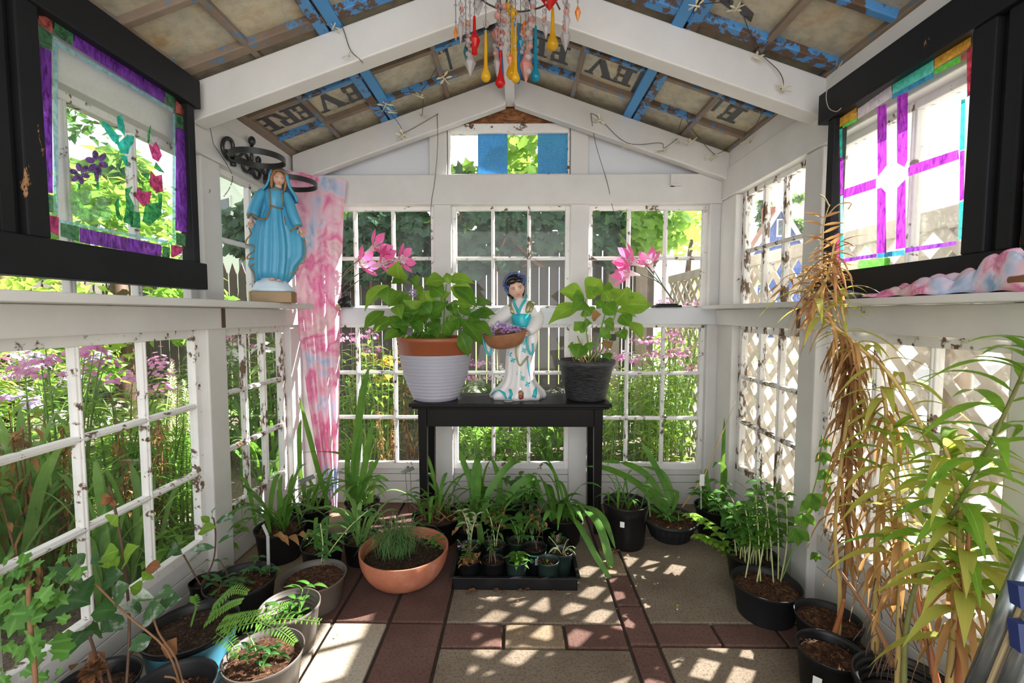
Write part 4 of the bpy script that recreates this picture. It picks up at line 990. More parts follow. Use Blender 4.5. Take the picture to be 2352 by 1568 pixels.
m.tube(spline([(mx(385), -.016, mz(335)), (mx(420), -.022, mz(440)), (mx(455), -.03, mz(570)), (mx(505), -.040, mz(690))], 4), [.020, .023, .026, .028, .030, .031, .032, .033, .033, .032, .031, .029, .027], 14, 0, True, .75)
m.build('sleeve', MBLUE, V)
m = MB()
for pts in ([(232, 285), (236, 360), (238, 480), (225, 570), (195, 640)], [(345, 310), (358, 400), (360, 500), (368, 620), (385, 700), (430, 745)], [(245, 490), (300, 505), (350, 505)]):
    m.tube([onfront(body, mx(p.x), mz(p.y), .005) for p in spline([(x, y, 0) for x, y in pts], 5)], .0036, 8)
m.tube(spline([(mx(195), -.066, mz(640)), (mx(150), -.072, mz(650)), (mx(105), -.072, mz(628)), (mx(75), -.070, mz(600)), (mx(45), -.064, mz(608)), (mx(30), -.05, mz(640))], 5), .004, 8)
m.tube(spline([(mx(430), -.062, mz(742)), (mx(470), -.068, mz(726)), (mx(500), -.070, mz(698)), (mx(535), -.064, mz(694))], 5), .004, 8)
wav = [(30, 720), (45, 790), (5, 850), (0, 900), (55, 905), (75, 950), (20, 1010), (5, 1050), (70, 1045), (80, 1090), (30, 1130), (60, 1190), (75, 1270)]
m.tube(spline([(mx(a) - .004, -.012, mz(b)) for a, b in wav], 4), .0035, 6)
m.tube(spline([(mx(a), -.006, mz(b)) for a, b in ((558, 820), (566, 960), (540, 1010), (545, 1060), (490, 1100), (480, 1150), (420, 1190), (350, 1225))], 4), .0035, 6)
m.tube([onfront(body, mx(248 + 9 * i), mz(296 + 14 * math.sin(pi * i / 12)), .003) for i in range(13)], .0036, 8)
m.build('gold_trim', GOLD, V)
m = MB(); hc = Vector((mx(322), -.018, mz(188)))
Mh = Euler((math.radians(12), math.radians(6), math.radians(14))).to_matrix().to_4x4()
m.tube([(mx(305), -.004, mz(300)), (mx(318), -.012, mz(235))], [.017, .016], 12); head(m, hc, .068, (0, 1, 2, 3), Mh); m.build('head', [SKIN, INKB, LIPS, EYEW], V)
m = MB()
for sg in (-1, 1):
    c0 = hc + Mh @ Vector((sg * .018, -.020, .026)); c1 = hc + Mh @ Vector((sg * .030, -.012, .005)); c2 = hc + Mh @ Vector((sg * .029, -.012, -.025)); c3 = hc + Mh @ Vector((sg * .027, -.014, -.052))
    m.tube(spline([c0, c1, c2, c3], 4), [.005, .006, .0065, .007, .007, .0075, .0075, .0075, .0075, .007, .006, .005, .003], 8)
i0 = len(m.v); m.ball((0, .017, .010), .034, 16, 0, (1.02, .86, 1.04)); m.tube([(.030 * math.cos(a), -.012 - .012 * math.sin(a), .014 + .024 * math.sin(a)) for a in [pi * i / 12 for i in range(13)]], .0055, 8); m.xform(Matrix.Translation(hc) @ Mh, i0); m.build('hair', BRHAIR, V)
m = MB(); n = 20; rows_ = []
for i, (zz, rx, ry, op, oy) in enumerate(((.047, .008, .010, .6, .004), (.044, .022, .026, .7, .004), (.034, .034, .036, .85, .005), (.015, .040, .040, .98, .006), (-.01, .043, .040, 1.05, .008), (-.035, .052, .042, 1.06, .010), (-.055, .066, .043, 1.10, .010), (-.075, .080, .045, 1.16, .012), (-.10, .088, .046, 1.22, .014))):
    row = []
    for j in range(n + 1):
        a = -pi / 2 + op + (2 * pi - 2 * op) * j / n
        row.append(hc + Vector((rx * math.cos(a) - .012 * max(0, -zz * 8), oy + ry * math.sin(a), zz)))
    rows_.append(row)
vs = [p for r in rows_ for p in r]; m.add(vs, [(i * (n + 1) + j, i * (n + 1) + j + 1, (i + 1) * (n + 1) + j + 1, (i + 1) * (n + 1) + j) for i in range(len(rows_) - 1) for j in range(n)], 0, True)
for sd_ in (0, n): m.tube([r[sd_] for r in rows_], .0035, 6)
o = m.build('veil', MBLUE, V); md = o.modifiers.new('solid', 'SOLIDIFY'); md.thickness = .004
for w_, d_, ts in (((mx(62), -.046, mz(622)), (-.12, -.15, -1), -1), ((mx(515), -.048, mz(700)), (.45, -.2, -1), 1)):
    m = MB(); hand(m, w_, d_, (0, -1, 0), .060, ts); m.build('hand', SKIN, V)
m = MB(); m.ball((mx(235), -.045, mz(1265)), .014, 10, 0, (1, 1.5, .6)); m.ball((mx(300), -.045, mz(1275)), .012, 10, 0, (.9, 1.4, .6)); m.build('foot', SKIN, V)

# kimono lady figurine on the table
q_ = .000528
def lx(cx): return (cx - 470) * q_
def lz(cy): return (1462 - cy) * q_
LWH = paint('glazed_white', (.74, .72, .71), (.62, .58, .58), (.5, .45, .42), .75, 20, .05, (1, 1, 1), .25, .2, .5)
TEAL = plain('teal_glaze', (.02, .44, .50), .3, var=.25, sc=40); GOLDG = plain('gold_green_glaze', (.28, .27, .12), .3, .3, var=.4, sc=50)
BLKHAIR = plain('glossy_black_hair', (.012, .010, .010), .2, var=.2); BLUEFL = plain('blue_hair_flowers', (.06, .11, .30), .35, var=.7, sc=110); BASKETM = plain('brown_basket_glaze', (.27, .12, .055), .45, var=.35, sc=25, bump=.2)
DKRED = plain('dark_red_glaze', (.25, .03, .02), .35)
c = PZ(1190, 914, TZ); K = empty('figurine', (c.x - .006, 2.455, TZ), 0, 'white and teal kimono lady figurine holding a basket, on the black table', 'figurine')
kb = [(lx((a + b) / 2), 0, lz(cy), (b - a) / 2 * q_, ry) for cy, a, b, ry in ((1462, 200, 748, .085), (1425, 196, 756, .088), (1385, 225, 742, .082), (1340, 285, 700, .072), (1280, 330, 655, .066), (1200, 352, 640, .064), (1080, 355, 645, .066), (960, 362, 650, .066), (860, 388, 648, .064), (760, 420, 622, .060), (700, 430, 610, .058), (610, 425, 612, .058), (560, 405, 632, .058), (510, 400, 642, .054), (475, 420, 628, .044), (450, 445, 575, .032), (425, 462, 520, .024))]
m = MB(); m.loft([g + ((.06, 7, .4) if g[2] < lz(1180) else (.03, 7, .4) if g[2] < lz(700) else (.006, 5, 0)) for g in kb], 96, 0); m.build('kimono', LWH, K)
m = MB(); ob = [g for g in kb if lz(715) <= g[2] <= lz(600)]
m.loft([(lx(520), 0, lz(728), .052, .062), (lx(520), 0, lz(715), .0545, .066), (lx(518), 0, lz(660), .0535, .065), (lx(516), 0, lz(608), .0545, .066), (lx(516), 0, lz(596), .051, .062)], 48); m.build('sash', TEAL, K); m = MB()
for pts in ([(455, 445), (435, 480), (470, 560), (490, 610)], [(568, 405), (560, 450), (515, 520), (485, 600)]):
    m.tube([onfront(kb, lx(a), lz(b), .001) for a, b in spline([(x, y, 0) for x, y in pts], 3) for a, b in [(a, b)]] if False else [onfront(kb, lx(p.x), lz(p.y), .001) for p in spline([(x, y, 0) for x, y in pts], 3)], .019, 8, 0, True, .3)
m.build('collar', TEAL, K); m = MB(); m.tube([onfront(kb, lx(a), lz(b), -.002) for a, b in ((572, 1030), (580, 1110), (592, 1180), (600, 1248))], [.012, .014, .012, .004], 8, 0, True, .3)
m.build('sash_tail', TEAL, K); m = MB()
for pts in ([(205, 1425), (240, 1385), (300, 1365), (340, 1390), (365, 1440)], [(650, 1335), (655, 1380), (640, 1430)], [(400, 1350), (418, 1395), (400, 1440)]):
    m = MB(); m.tube([onfront(kb, lx(a), lz(b), .004) for a, b in pts], [.009, .011, .011, .011, .007][:len(pts)], 8, 0, True, .35); m.build('hem_stripe', TEAL, K)
m = MB()
for cx, cy in ((395, 1000), (430, 1060), (490, 1190), (578, 1300), (535, 880), (540, 960), (525, 1240), (380, 560)):
    for j in range(4):
        a = j * pi / 2 + .5; p = onfront(kb, lx(cx), lz(cy), .003); dd = Vector((math.cos(a), 0, math.sin(a))); m.leaf(p, onfront(kb, p.x + dd.x * .016, p.z + dd.z * .016, .0035), .011, (0, -1, 0), 0, 0, 3, wmax=.6)
m.build('painted_flowers', TEAL, K)
m = MB()
for pts in ([(408, 500), (418, 540), (440, 590)], [(600, 470), (575, 520), (560, 585)], [(625, 485), (600, 530), (585, 580)]):
    q = spline([(x, y, 0) for x, y in pts], 4); m.tube([onfront(kb, lx(p.x), lz(p.y), -.003) for p in q], [.012 + .009 * math.sin(pi * i / (len(q) - 1)) for i in range(len(q))], 8, 0, True, .45)
m.tube([onfront(kb, lx(p.x), lz(p.y), .004) for p in spline([(478, 900, 0), (460, 960, 0), (468, 1040, 0), (500, 1110, 0), (545, 1060, 0), (582, 1020, 0)], 5)], .005, 6)
m.build('gold_trim', GOLDG, K)
m = MB()
m.tube(spline([(lx(425), .0, lz(540)), (lx(330), -.012, lz(610)), (lx(235), -.045, lz(690)), (lx(165), -.075, lz(770))], 4), [.030, .033, .036, .038, .040, .042, .043, .043, .042, .04, .036, .032, .028], 14)
m.tube(spline([(lx(630), .0, lz(530)), (lx(672), -.012, lz(640)), (lx(640), -.045, lz(720)), (lx(585), -.075, lz(775))], 4), [.026, .030, .034, .036, .038, .038, .038, .037, .035, .032, .029, .026, .022], 14)
for a, b, y0_, x_ in ((125, 255, -.055, 190), (565, 685, -.045, 612)):
    m.loft([(lx((a + b) / 2), y0_, lz(770), (b - a) / 2 * q_, .020), (lx((a + b) / 2 + 2), y0_, lz(860), (b - a) / 2 * q_ * .92, .020), (lx(x_ + 5), y0_, lz(950), (b - a) / 2 * q_ * .7, .017), (lx(x_), y0_, lz(1010), (b - a) / 2 * q_ * .35, .010)], 24)
m.build('sleeve', LWH, K)
m = MB()
for pts, y0_ in (([(135, 830), (150, 920), (190, 1008), (212, 960), (210, 880)], -.078), ([(600, 740), (570, 830), (575, 930), (605, 995), (630, 970), (625, 890)], -.068)):
    m.tube(spline([(lx(a), y0_, lz(b)) for a, b in pts], 4), .0055, 6)
m.build('sleeve_trim', TEAL, K)
m = MB(); hk = Vector((lx(458), -.022, lz(338))); Mk = Euler((math.radians(10), math.radians(-14), math.radians(6))).to_matrix().to_4x4()
m.tube([(lx(485), -.002, lz(470)), (lx(478), -.012, lz(400))], [.026, .024], 12); head(m, hk, .112, (0, 1, 2, 3), Mk); m.build('head', [SKIN2, BLKHAIR, LIPS, EYEW], K)
m = MB(); i0 = len(m.v); m.ball((0, .020, .018), .060, 20, 0, (1.0, .95, 1.0)); m.ball((.0, .03, -.02), .053, 16, 0, (1, .8, 1)); m.ball((-.012, -.022, .044), .030, 14, 0, (1.2, .8, .62)); m.ball((.022, -.024, .040), .022, 14, 0, (1.1, .8, .7)); m.xform(Matrix.Translation(hk) @ Mk, i0); m.build('hair', BLKHAIR, K)
m = MB(); i0 = len(m.v)

for cx, cy, cz, s_, n_ in ((.042, -.016, .034, .016, 22), (-.047, -.012, .006, .012, 14)):
    for k in range(n_): m.ball((cx + R.gauss(0, s_ * .55), cy + R.gauss(0, s_ * .4), cz + R.gauss(0, s_ * .75)), R.uniform(.005, .008), 7)
for rr_ in (.058, .0635): m.tube([(rr_ * math.cos(a), (.060 - rr_) * -3 + .006, .020 + rr_ * math.sin(a)) for a in [pi * i / 18 for i in range(19)]], .0028, 6)

m.xform(Matrix.Translation(hk) @ Mk, i0); m.build('hair_flowers', BLUEFL, K)
m = MB(); n = 28; rr = []
for i in range(9):
    t = i / 8; zz = -.088 * math.sin(t * pi / 2); ww = math.cos(t * pi / 2)
    rr.append((0, 0, zz, max(.003, .112 * ww ** .62), max(.003, .058 * ww ** .7)))
i0 = 0; m.loft(rr, n, 0, False); m.loft([(0, 0, -.004, .108, .054), (0, 0, .003, .113, .06), (0, 0, .004, .104, .05), (0, 0, -.012, .10, .046)], n, 0, False)
m.xform(Matrix.Translation((lx(345), -.115, lz(775))) @ Euler((math.radians(16), math.radians(-7), 0)).to_matrix().to_4x4()); m.build('basket', BASKETM, K)
m = MB()
for i in range(230):
    a = R.uniform(0, 6.28); r = math.sqrt(R.random()); p = Vector((lx(335) + .092 * r * math.cos(a), -.115 + .046 * r * math.sin(a), lz(780) + .045 * (1 - r * r) + R.uniform(-.006, .012)))
    nn = Vector((R.uniform(-.6, .6), R.uniform(-1, .2), R.uniform(.3, 1))); u = nn.orthogonal().normalized(); d = Matrix.Rotation(R.uniform(0, 6), 3, nn.normalized()) @ u
    mt = 0 if R.random() < .72 else (1 if R.random() < .5 else 2); m.leaf(p, p + d * .018, .013, nn, .1, .1, 3, mt, .6)
m.build('basket_flowers', [LILAC, WPET, plain('mauve_petal', (.45, .16, .5), .6)], K)
for w_, d_, n_, ts in (((lx(160), -.082, lz(785)), (.35, -.5, -.55), (.8, -.2, .3), 1), ((lx(580), -.084, lz(780)), (-.45, -.55, -.4), (-.8, -.2, .2), -1)):
    m = MB(); hand(m, w_, d_, n_, .062, ts, 0, .7); m.build('hand', SKIN2, K)
m = MB(); p = onfront(kb, lx(505), lz(1395), -.002); m.ball(p, .018, 10, 0, (1, .6, 1.1)); m.ball(p + Vector((0, -.004, -.014)), .017, 10, 1, (1.05, .6, .8)); m.build('foot', [GOLDB, DKRED], K)
# small pale coin-like stone under the hem
p = PZ(1168, 922, TZ); m = MB(); m.loft([(0, 0, 0, .024, .014), (0, 0, .004, .025, .015), (0, 0, .006, .02, .011)], 20); o = m.build('pebble', plain('pale_stone', (.3, .27, .24), .7)); o.location = (p.x, 2.345, TZ); tag(o, 'flat pale stone disc on the black table in front of the figurine', 'stone')

# ---------------- scarf curtain in the back left corner
m = MB(); prof = [(388, 640, 796, 414), (470, 662, 790, 470), (560, 675, 787, 560), (740, 685, 782, 740), (900, 705, 780, 900), (1040, 727, 778, 1040), (1110, 738, 778, 1110), (1168, 752, 775, 1168)]
nu, nv = 40, 60; vs = []; us = []
def prow(t):
    f = t * (len(prof) - 1); i = min(int(f), len(prof) - 2); k = f - i; a, b = prof[i], prof[i + 1]; return [a[j] + (b[j] - a[j]) * k for j in range(4)]
for iv in range(nv + 1):
    yl_, xl_, xr_, yr_ = prow(iv / nv)
    A = PY(xl_, yl_, 2.45); Bp = PY(xr_, yr_, 2.57)
    for iu in range(nu + 1):
        u = iu / nu; p = A.lerp(Bp, u); amp = .010 + .012 * iv / nv
        p += Vector((.4, -1, 0)).normalized() * (amp * math.sin(u * 23 + .6 * math.sin(iv * .09)) + amp * .5 * math.sin(u * 9 + iv * .05)); vs.append(p); us.append((u, iv / nv))
m.add(vs, [(i * (nu + 1) + j, i * (nu + 1) + j + 1, (i + 1) * (nu + 1) + j + 1, (i + 1) * (nu + 1) + j) for i in range(nv) for j in range(nu)], 0, True, us)
o = m.build('curtain', TIEDYE); tag(o, 'pink and blue tie-dye gauze hanging in the back left corner', 'curtain')
# ---------------- wrought iron pot ring bracket
I = empty('pot_ring_bracket', (-1.25, 2.1, 1.8), label='black wrought iron plant holder with two rings, on the left wall', cat='plant holder')
def wpt(cx, cy, X=-1.252): return PX(500 + cx / 9.8, 300 + cy / 9.8, X) - I.location
for px, py, Yr, rr_ in ((592, 364, 1.985, .105), (668, 421, 2.27, .118)):
    c = PY(px, py, Yr) - I.location; m = MB(); n = 96; vs = []
    for j in range(n):
        a = 2 * pi * j / n
        for dr, dz in ((-.003, -.012), (.003, -.012), (.003, .012), (-.003, .012)): vs.append(c + Vector(((rr_ + dr) * math.cos(a), (rr_ + dr) * math.sin(a), dz)))
    m.add(vs, [(j * 4 + k, ((j + 1) % n) * 4 + k, ((j + 1) % n) * 4 + (k + 1) % 4, j * 4 + (k + 1) % 4) for j in range(n) for k in range(4)]); m.build('ring', IRON, I)
m = MB()
m.tube([wpt(765, 330), wpt(762, 760)], .008, 8)
m.tube(spline([wpt(*p) for p in ((330, 700), (200, 600), (110, 400), (130, 230), (220, 170), (310, 230), (350, 400), (345, 690))], 5), .0085, 8)
m.tube(spline([wpt(*p) for p in ((340, 560), (460, 600), (560, 520), (640, 540), (720, 700), (760, 780))], 5), .007, 8)
m.tube(spline([wpt(*p) for p in ((720, 760), (620, 680), (560, 740), (600, 880), (680, 930), (740, 880), (760, 790))], 5), .008, 8)
m.tube(spline([wpt(*p) for p in ((770, 790), (860, 850), (950, 930), (930, 1050), (860, 1060), (810, 960), (780, 850))], 5), .008, 8)
m.tube(spline([wpt(*p) for p in ((780, 770), (850, 740), (920, 760), (955, 660), (920, 600), (880, 640), (900, 720))], 5), .006, 8)
m.tube([wpt(960, 790), wpt(1080, 1020), wpt(1180, 1230)], .008, 8)
m.tube(spline([wpt(*p) for p in ((1260, 1080), (1180, 1040), (1130, 920), (1180, 850), (1260, 870))], 5), .008, 8)
m.tube([wpt(190, 450), wpt(330, 500), wpt(420, 480)], .007, 8); m.tube([wpt(760, 900), wpt(765, 1000)], .006, 8); m.tube([wpt(350, 700), wpt(355, 800)], .012, 8)
m.tube([wpt(330, 620), PY(545, 362, 1.93) - I.location], .006, 8); m.tube([wpt(1180, 1230), PY(640, 432, 2.2) - I.location], .006, 8)
m.tube([wpt(330, 560), wpt(700, 700), wpt(960, 790)], .006, 8)
m.build('scroll', IRON, I)
m = MB(); m.ball(wpt(770, 230), .016, 14, 0, (1, 1, 1.35)); m.build('finial', IRON, I)
# ------------------------------------------------------------------ pots and potted plants
POTS = []; TPOTS = []
def potgeo(root, r, h, style='nursery', soil=SOIL, fill=.8, mat=None):
    m = MB(); t = .006
    if style == 'nursery':
        rb = r * .80
        m.lathe([(.001, .002), (rb * .97, .0), (rb, .006), (r * .93, h * .86), (r * .945, h * .865), (r * .95, h * .90), (r * .97, h * .905), (r, h * .985), (r, h), (r * .965, h), (r * .945, h * .90), (r * .90, h * .84), (r * .86, h * .6), (rb * .9, .012)], n=40)
        pm = mat or BLKPL
    elif style == 'deep':
        rb = r * .84
        m.lathe([(.001, .002), (rb * .95, 0), (rb, .01), (r * .93, h * .78), (r * .965, h * .79), (r * .965, h * .86), (r * .98, h * .87), (r * 1.0, h * .98), (r * 1.0, h), (r * .96, h), (r * .93, h * .8), (r * .86, h * .4)], n=44); pm = mat or BLKPL
    elif style == 'ringed':
        rb = r * .8; pr = [(.001, .002), (rb * .97, 0), (rb, .006), (r * .96, h * .9), (r, h * .91), (r * 1.01, h), (r * .965, h)]
        for k in range(5): z = h * (.96 - k * .10); q = r * (.95 - .025 * k); pr += [(q, z), (q - .003, z - h * .045), (q - .010, z - h * .05)]
        m.lathe(pr, n=56); pm = mat or BLKPL
    elif style == 'bowl':
        pr = [(.001, .003), (r * .38, 0), (r * .42, .004)] + [(r * (.42 + .58 * math.sin(t_ * pi / 2) ** .85), h * (1 - math.cos(t_ * pi / 2)) ** .9) for t_ in [i / 10 for i in range(1, 11)]]
        pr += [(r * 1.0, h + .003), (r * .965, h + .002)] + [(r * (.42 + .52 * math.sin(t_ * pi / 2)), h * (1 - math.cos(t_ * pi / 2)) + .008) for t_ in (.9, .75, .55, .35)]
        m.lathe(pr, n=56); pm = mat or TERRA
    elif style == 'fluted':
        n = 72; b0 = len(m.v); pr = [(.001, .002, 0), (r * .6, 0, 0), (r * .66, .008, 1), (r * .86, h * .72, 1), (r * .93, h * .82, .2), (r, h * .86, 0), (r, h, 0), (r * .93, h, 0), (r * .88, h * .8, 0), (r * .8, h * .5, 0)]
        vs = [((q + .005 * fl_ * math.sin(24 * 2 * pi * j / n)) * math.cos(2 * pi * j / n), (q + .005 * fl_ * math.sin(24 * 2 * pi * j / n)) * math.sin(2 * pi * j / n), z) for q, z, fl_ in pr for j in range(n)]
        m.add(vs, [(i * n + j, i * n + (j + 1) % n, (i + 1) * n + (j + 1) % n, (i + 1) * n + j) for i in range(len(pr) - 1) for j in range(n)], 0, True); pm = mat or BLKPL2
    m.build('pot', pm, root)
    sz = h * fill; sr = {'bowl': r * .9, 'fluted': r * .86}.get(style, r * (.80 + .12 * fill))
    if style == 'bowl': sr = r * (.42 + .50 * math.sin(math.acos(max(0, 1 - fill)) ))
    m = MB(); n = 28; vs = [(0, 0, sz + .006)]; fs = []
    for k in range(1, 6):
        for j in range(n): a = 2 * pi * j / n; q = sr * k / 5; vs.append((q * math.cos(a), q * math.sin(a), sz + (R.uniform(-.005, .008) if k < 5 else -.004)))
    fs += [(0, 1 + j, 1 + (j + 1) % n) for j in range(n)]
    for k in range(4): fs += [(1 + k * n + j, 1 + (k + 1) * n + j, 1 + (k + 1) * n + (j + 1) % n, 1 + k * n + (j + 1) % n) for j in range(n)]
    m.add(vs, fs, 0, True)
    for k in range(int(60 * (sr / .1))):    # bark bits
        a = R.uniform(0, 6.28); q = sr * math.sqrt(R.random()) * .92; p = Vector((q * math.cos(a), q * math.sin(a), sz + .006)); d = Vector((R.uniform(-1, 1), R.uniform(-1, 1), R.uniform(-.1, .3))).normalized() * R.uniform(.008, .026)
        m.leaf(p, p + d, R.uniform(.003, .007), (R.uniform(-.4, .4), 0, 1), .1, .3, 2, 1)
    m.build('soil', [soil, MULCH], root)
    return sz
def pot(px, py, hw, h, style, lab, name='potted_plant', cat='potted plant', soil=SOIL, fill=.8, mat=None, r=None):
    c = PZ(px, py, h); rad = r or (PZ(px + hw, py, h) - c).length
    e = empty(name, (c.x, c.y, 0), 0, lab, cat)
    POTS.append((e, rad)); sz = potgeo(e, rad, h, style, soil, fill, mat)
    return e, sz, rad
def L(e, v): return Vector(v) - e.location
def clump(e, sz, n, length, width, mat, spread=.7, rbase=.03, name='foliage', upright=0, seed=None, dirs=None):
    m = MB()
    for k in range(n):
        a = R.uniform(0, 6.28) if dirs is None else R.choice(dirs) + R.gauss(0, .25); Lh = length * R.uniform(.55, 1.05); s_ = spread * R.uniform(.25, 1)
        p0 = Vector((R.gauss(0, rbase), R.gauss(0, rbase), sz - .005)); d = Vector((math.cos(a), math.sin(a), 0))
        c = curve(p0, p0 + d * Lh * s_ * .4 + Vector((0, 0, Lh * (.9 - .25 * s_))), p0 + d * Lh * s_ + Vector((0, 0, Lh * (1 - .85 * s_))), 9)
        for q in c: q.z = max(q.z, .012)
        m.strap(c, width * R.uniform(.7, 1.1), side=Vector((-d.y, d.x, 0)) + Vector((R.uniform(-.3, .3), R.uniform(-.3, .3), 0)))
    return m.build(name, mat, e)
def pxstraps(m, e, items, nrmx=1.0):
    """items: (list of (px,py,Y)), width px-ish metres"""
    for pts, wd in items:
        c = spline([L(e, PY(*p)) for p in pts], 4); m.strap(c, wd, side=(nrmx, -.15, R.uniform(-.2, .2)), basew=.7, taper=.7)
def pxleaves(m, e, items, s, ox, oy, Y, wscale, jit=.05, mats=None, sag=.18, nr=(0, -.6, .75), wave=.03, fold=.22, seg=8):
    for it in items:
        bx, by, tx, ty, wd = it[:5]; mt = it[5] if len(it) > 5 else 0
        y0_ = Y + R.uniform(-jit, jit); y1_ = y0_ + R.uniform(-jit, jit) - .02
        b_ = L(e, PY(ox + bx / s, oy + by / s, y0_)); t_ = L(e, PY(ox + tx / s, oy + ty / s, y1_))
        m.leaf(b_, t_, wd * wscale * 1.12, (nr[0] + R.uniform(-.4, .4), nr[1] + R.uniform(-.3, .3), nr[2] + R.uniform(-.2, .2)), sag * R.uniform(.3, 1), fold, seg + 2, mt, .42, wave, 0, 1.25)
def leafy(e, sz, n, hgt, ll, lw, mat, stem=STEMG, spread=.06, lean=.15, per=7, top=True, wm=.42, smat=None, droop=.15, start=.3):
    st = MB(); lv = MB()
    for k in range(n):
        a = R.uniform(0, 6.28); r = spread * math.sqrt(R.random()); hh = hgt * R.uniform(.6, 1.05); an = R.uniform(0, 6.28)
        p0 = Vector((r * math.cos(a), r * math.sin(a), sz - .005)); p2 = p0 + Vector((lean * hh * math.cos(an), lean * hh * math.sin(an), hh)); c = curve(p0, p0 + Vector((0, 0, hh * .55)), p2, 6)
        st.tube(c, [.0028] * 5 + [.002, .0014], 5, cap=False)
        for j in range(per):
            t = start + (1 - start) * j / max(1, per - 1); i = min(5, int(t * 6)); q = c[i].lerp(c[i + 1], t * 6 - i)
            for sg in (0, pi):
                b_ = j * 1.57 + sg + R.uniform(-.5, .5); d = Vector((math.cos(b_), math.sin(b_), R.uniform(-.15, .55))); lv.leaf(q, q + d * ll * R.uniform(.6, 1.15), lw * R.uniform(.8, 1.1), (0, 0, 1), .1, .2, 5, 0, wm, .02, droop)
    st.build('stem', stem, e); lv.build('foliage', mat, e)
# ---- on the table
c = PZ(1000, 917, TZ); e = empty('potted_hydrangea', (c.x, 2.43, TZ), 0, 'leafy hydrangea in a pale grey ribbed pot with terracotta band, on the black table', 'potted plant')
m = MB(); r0, r1, hh = .118, .197, .335; pr = [(.001, .003), (r0 * .95, 0), (r0, .005)]; N = 13
for k in range(N):
    for t_, b_ in ((0, 0), (.35, .0035), (.65, .0035), (1, 0)):
        z = .01 + (hh * .74 - .01) * (k + t_) / N; q = (z / hh); pr.append((r0 + (r1 - r0) * (1 - (1 - q) ** 2.1) + b_ - .004, z))
m.lathe(pr, n=56); m.build('pot', GREYPOT, e)
m = MB(); m.lathe([(r1 * .955, hh * .735), (r1 * .985, hh * .74), (r1 * 1.0, hh * .93), (r1 * 1.035, hh * .935), (r1 * 1.04, hh * .985), (r1 * 1.02, hh), (r1 * .97, hh), (r1 * .95, hh * .93), (r1 * .93, hh * .75)], n=56); m.build('rim_band', COPPER, e, label='terracotta coloured rim band')
m = MB(); m.disc((0, 0, 0), r1 * .96, hh * .90, 32); m.build('soil', SOIL, e)
AX = [(R.uniform(480, 960), R.uniform(820, 990)) for k in range(26)]
A = [(a, b, a + (a - 720) * R.uniform(.25, .6) + R.uniform(-60, 60), b + R.uniform(-90, 90), R.uniform(60, 90), 0) for a, b in AX] + [(482, 610, 465, 478, 105, 1), (560, 632, 415, 640, 120), (400, 648, 235, 828, 85, 1), (400, 660, 395, 790, 88), (500, 690, 395, 800, 80), (372, 825, 222, 965, 76), (430, 880, 285, 970, 80), (470, 960, 362, 1035, 55), (455, 785, 492, 885, 66, 1), (500, 870, 428, 965, 88), (560, 838, 508, 935, 78),
     (500, 1000, 552, 1110, 86), (645, 940, 565, 1015, 98), (645, 862, 497, 748, 88, 1), (660, 862, 822, 772, 92), (792, 618, 645, 645, 84, 1), (810, 602, 1002, 640, 74, 1), (830, 662, 1012, 745, 92, 1), (850, 662, 1012, 805, 80), (860, 770, 985, 800, 52, 1), (1000, 792, 1118, 775, 86), (880, 800, 975, 866, 66),
     (980, 842, 1105, 882, 70), (1000, 862, 1145, 850, 74), (900, 880, 1055, 1065, 86), (980, 900, 1120, 1010, 66), (890, 968, 952, 1145, 76), (800, 868, 892, 955, 108), (780, 900, 835, 1005, 88), (720, 950, 745, 1015, 70), (640, 690, 705, 790, 110, 1), (605, 662, 540, 600, 86), (700, 660, 640, 592, 76), (780, 720, 688, 655, 86),
     (840, 760, 872, 855, 70), (700, 800, 765, 868, 88), (690, 845, 630, 770, 80), (560, 780, 470, 735, 80), (600, 900, 540, 840, 80), (740, 830, 690, 740, 80, 1), (760, 760, 830, 700, 70, 1), (930, 760, 1010, 760, 60), (680, 900, 760, 960, 80), (590, 960, 640, 1010, 70), (640, 720, 560, 680, 80), (820, 640, 800, 560, 50, 1), (720, 720, 760, 640, 70)]
m = MB(); pxleaves(m, e, A, 3.015, 760, 440, 2.36, .00096, .07, nr=(0, -.9, .6)); m.build('foliage', [L_HYD, L_LIME], e)
m = MB()
for tx, ty in ((482, 612), (800, 640), (660, 862), (400, 655), (1000, 800), (890, 960), (560, 838), (640, 700), (500, 690), (850, 770)):
    b_ = Vector((R.uniform(-.06, .06), R.uniform(-.04, .04), hh * .89)); t_ = L(e, PY(760 + tx / 3.015, 440 + ty / 3.015, 2.37)); m.tube(curve(b_, b_.lerp(t_, .5) + Vector((0, 0, .06)), t_, 6), [.005, .005, .0045, .004, .004, .0035, .003], 6)
m.build('stem', STEMG, e)
# small mauve flower cluster in this plant
fm = MB(); cc = L(e, PY(948, 672, 2.36))
for k in range(60):
    d = Vector((R.gauss(0, 1), R.gauss(0, 1), R.gauss(0, 1))).normalized(); q = cc + d * .022; u = d.orthogonal().normalized(); fm.leaf(q, q + (Matrix.Rotation(R.uniform(0, 6), 3, d) @ u) * .012, .010, d, .1, .1, 2)
fm.build('flower_head', LILAC, e)
c = PZ(1347, 917, TZ); e = empty('potted_hydrangea', (c.x, 2.44, TZ), 0, 'yellow green hydrangea in a streaked black pot, right end of the black table', 'potted plant')
m = MB(); r, h = .150, .212; m.lathe([(.001, .002), (.10, 0), (.106, .006), (.143, h * .86), (.150, h * .87), (.156, h * .93), (.155, h), (.146, h), (.140, h * .85), (.12, h * .5)], n=48); m.build('pot', WOVEN, e)
m = MB(); m.disc((0, 0, 0), .140, h * .84, 28); 
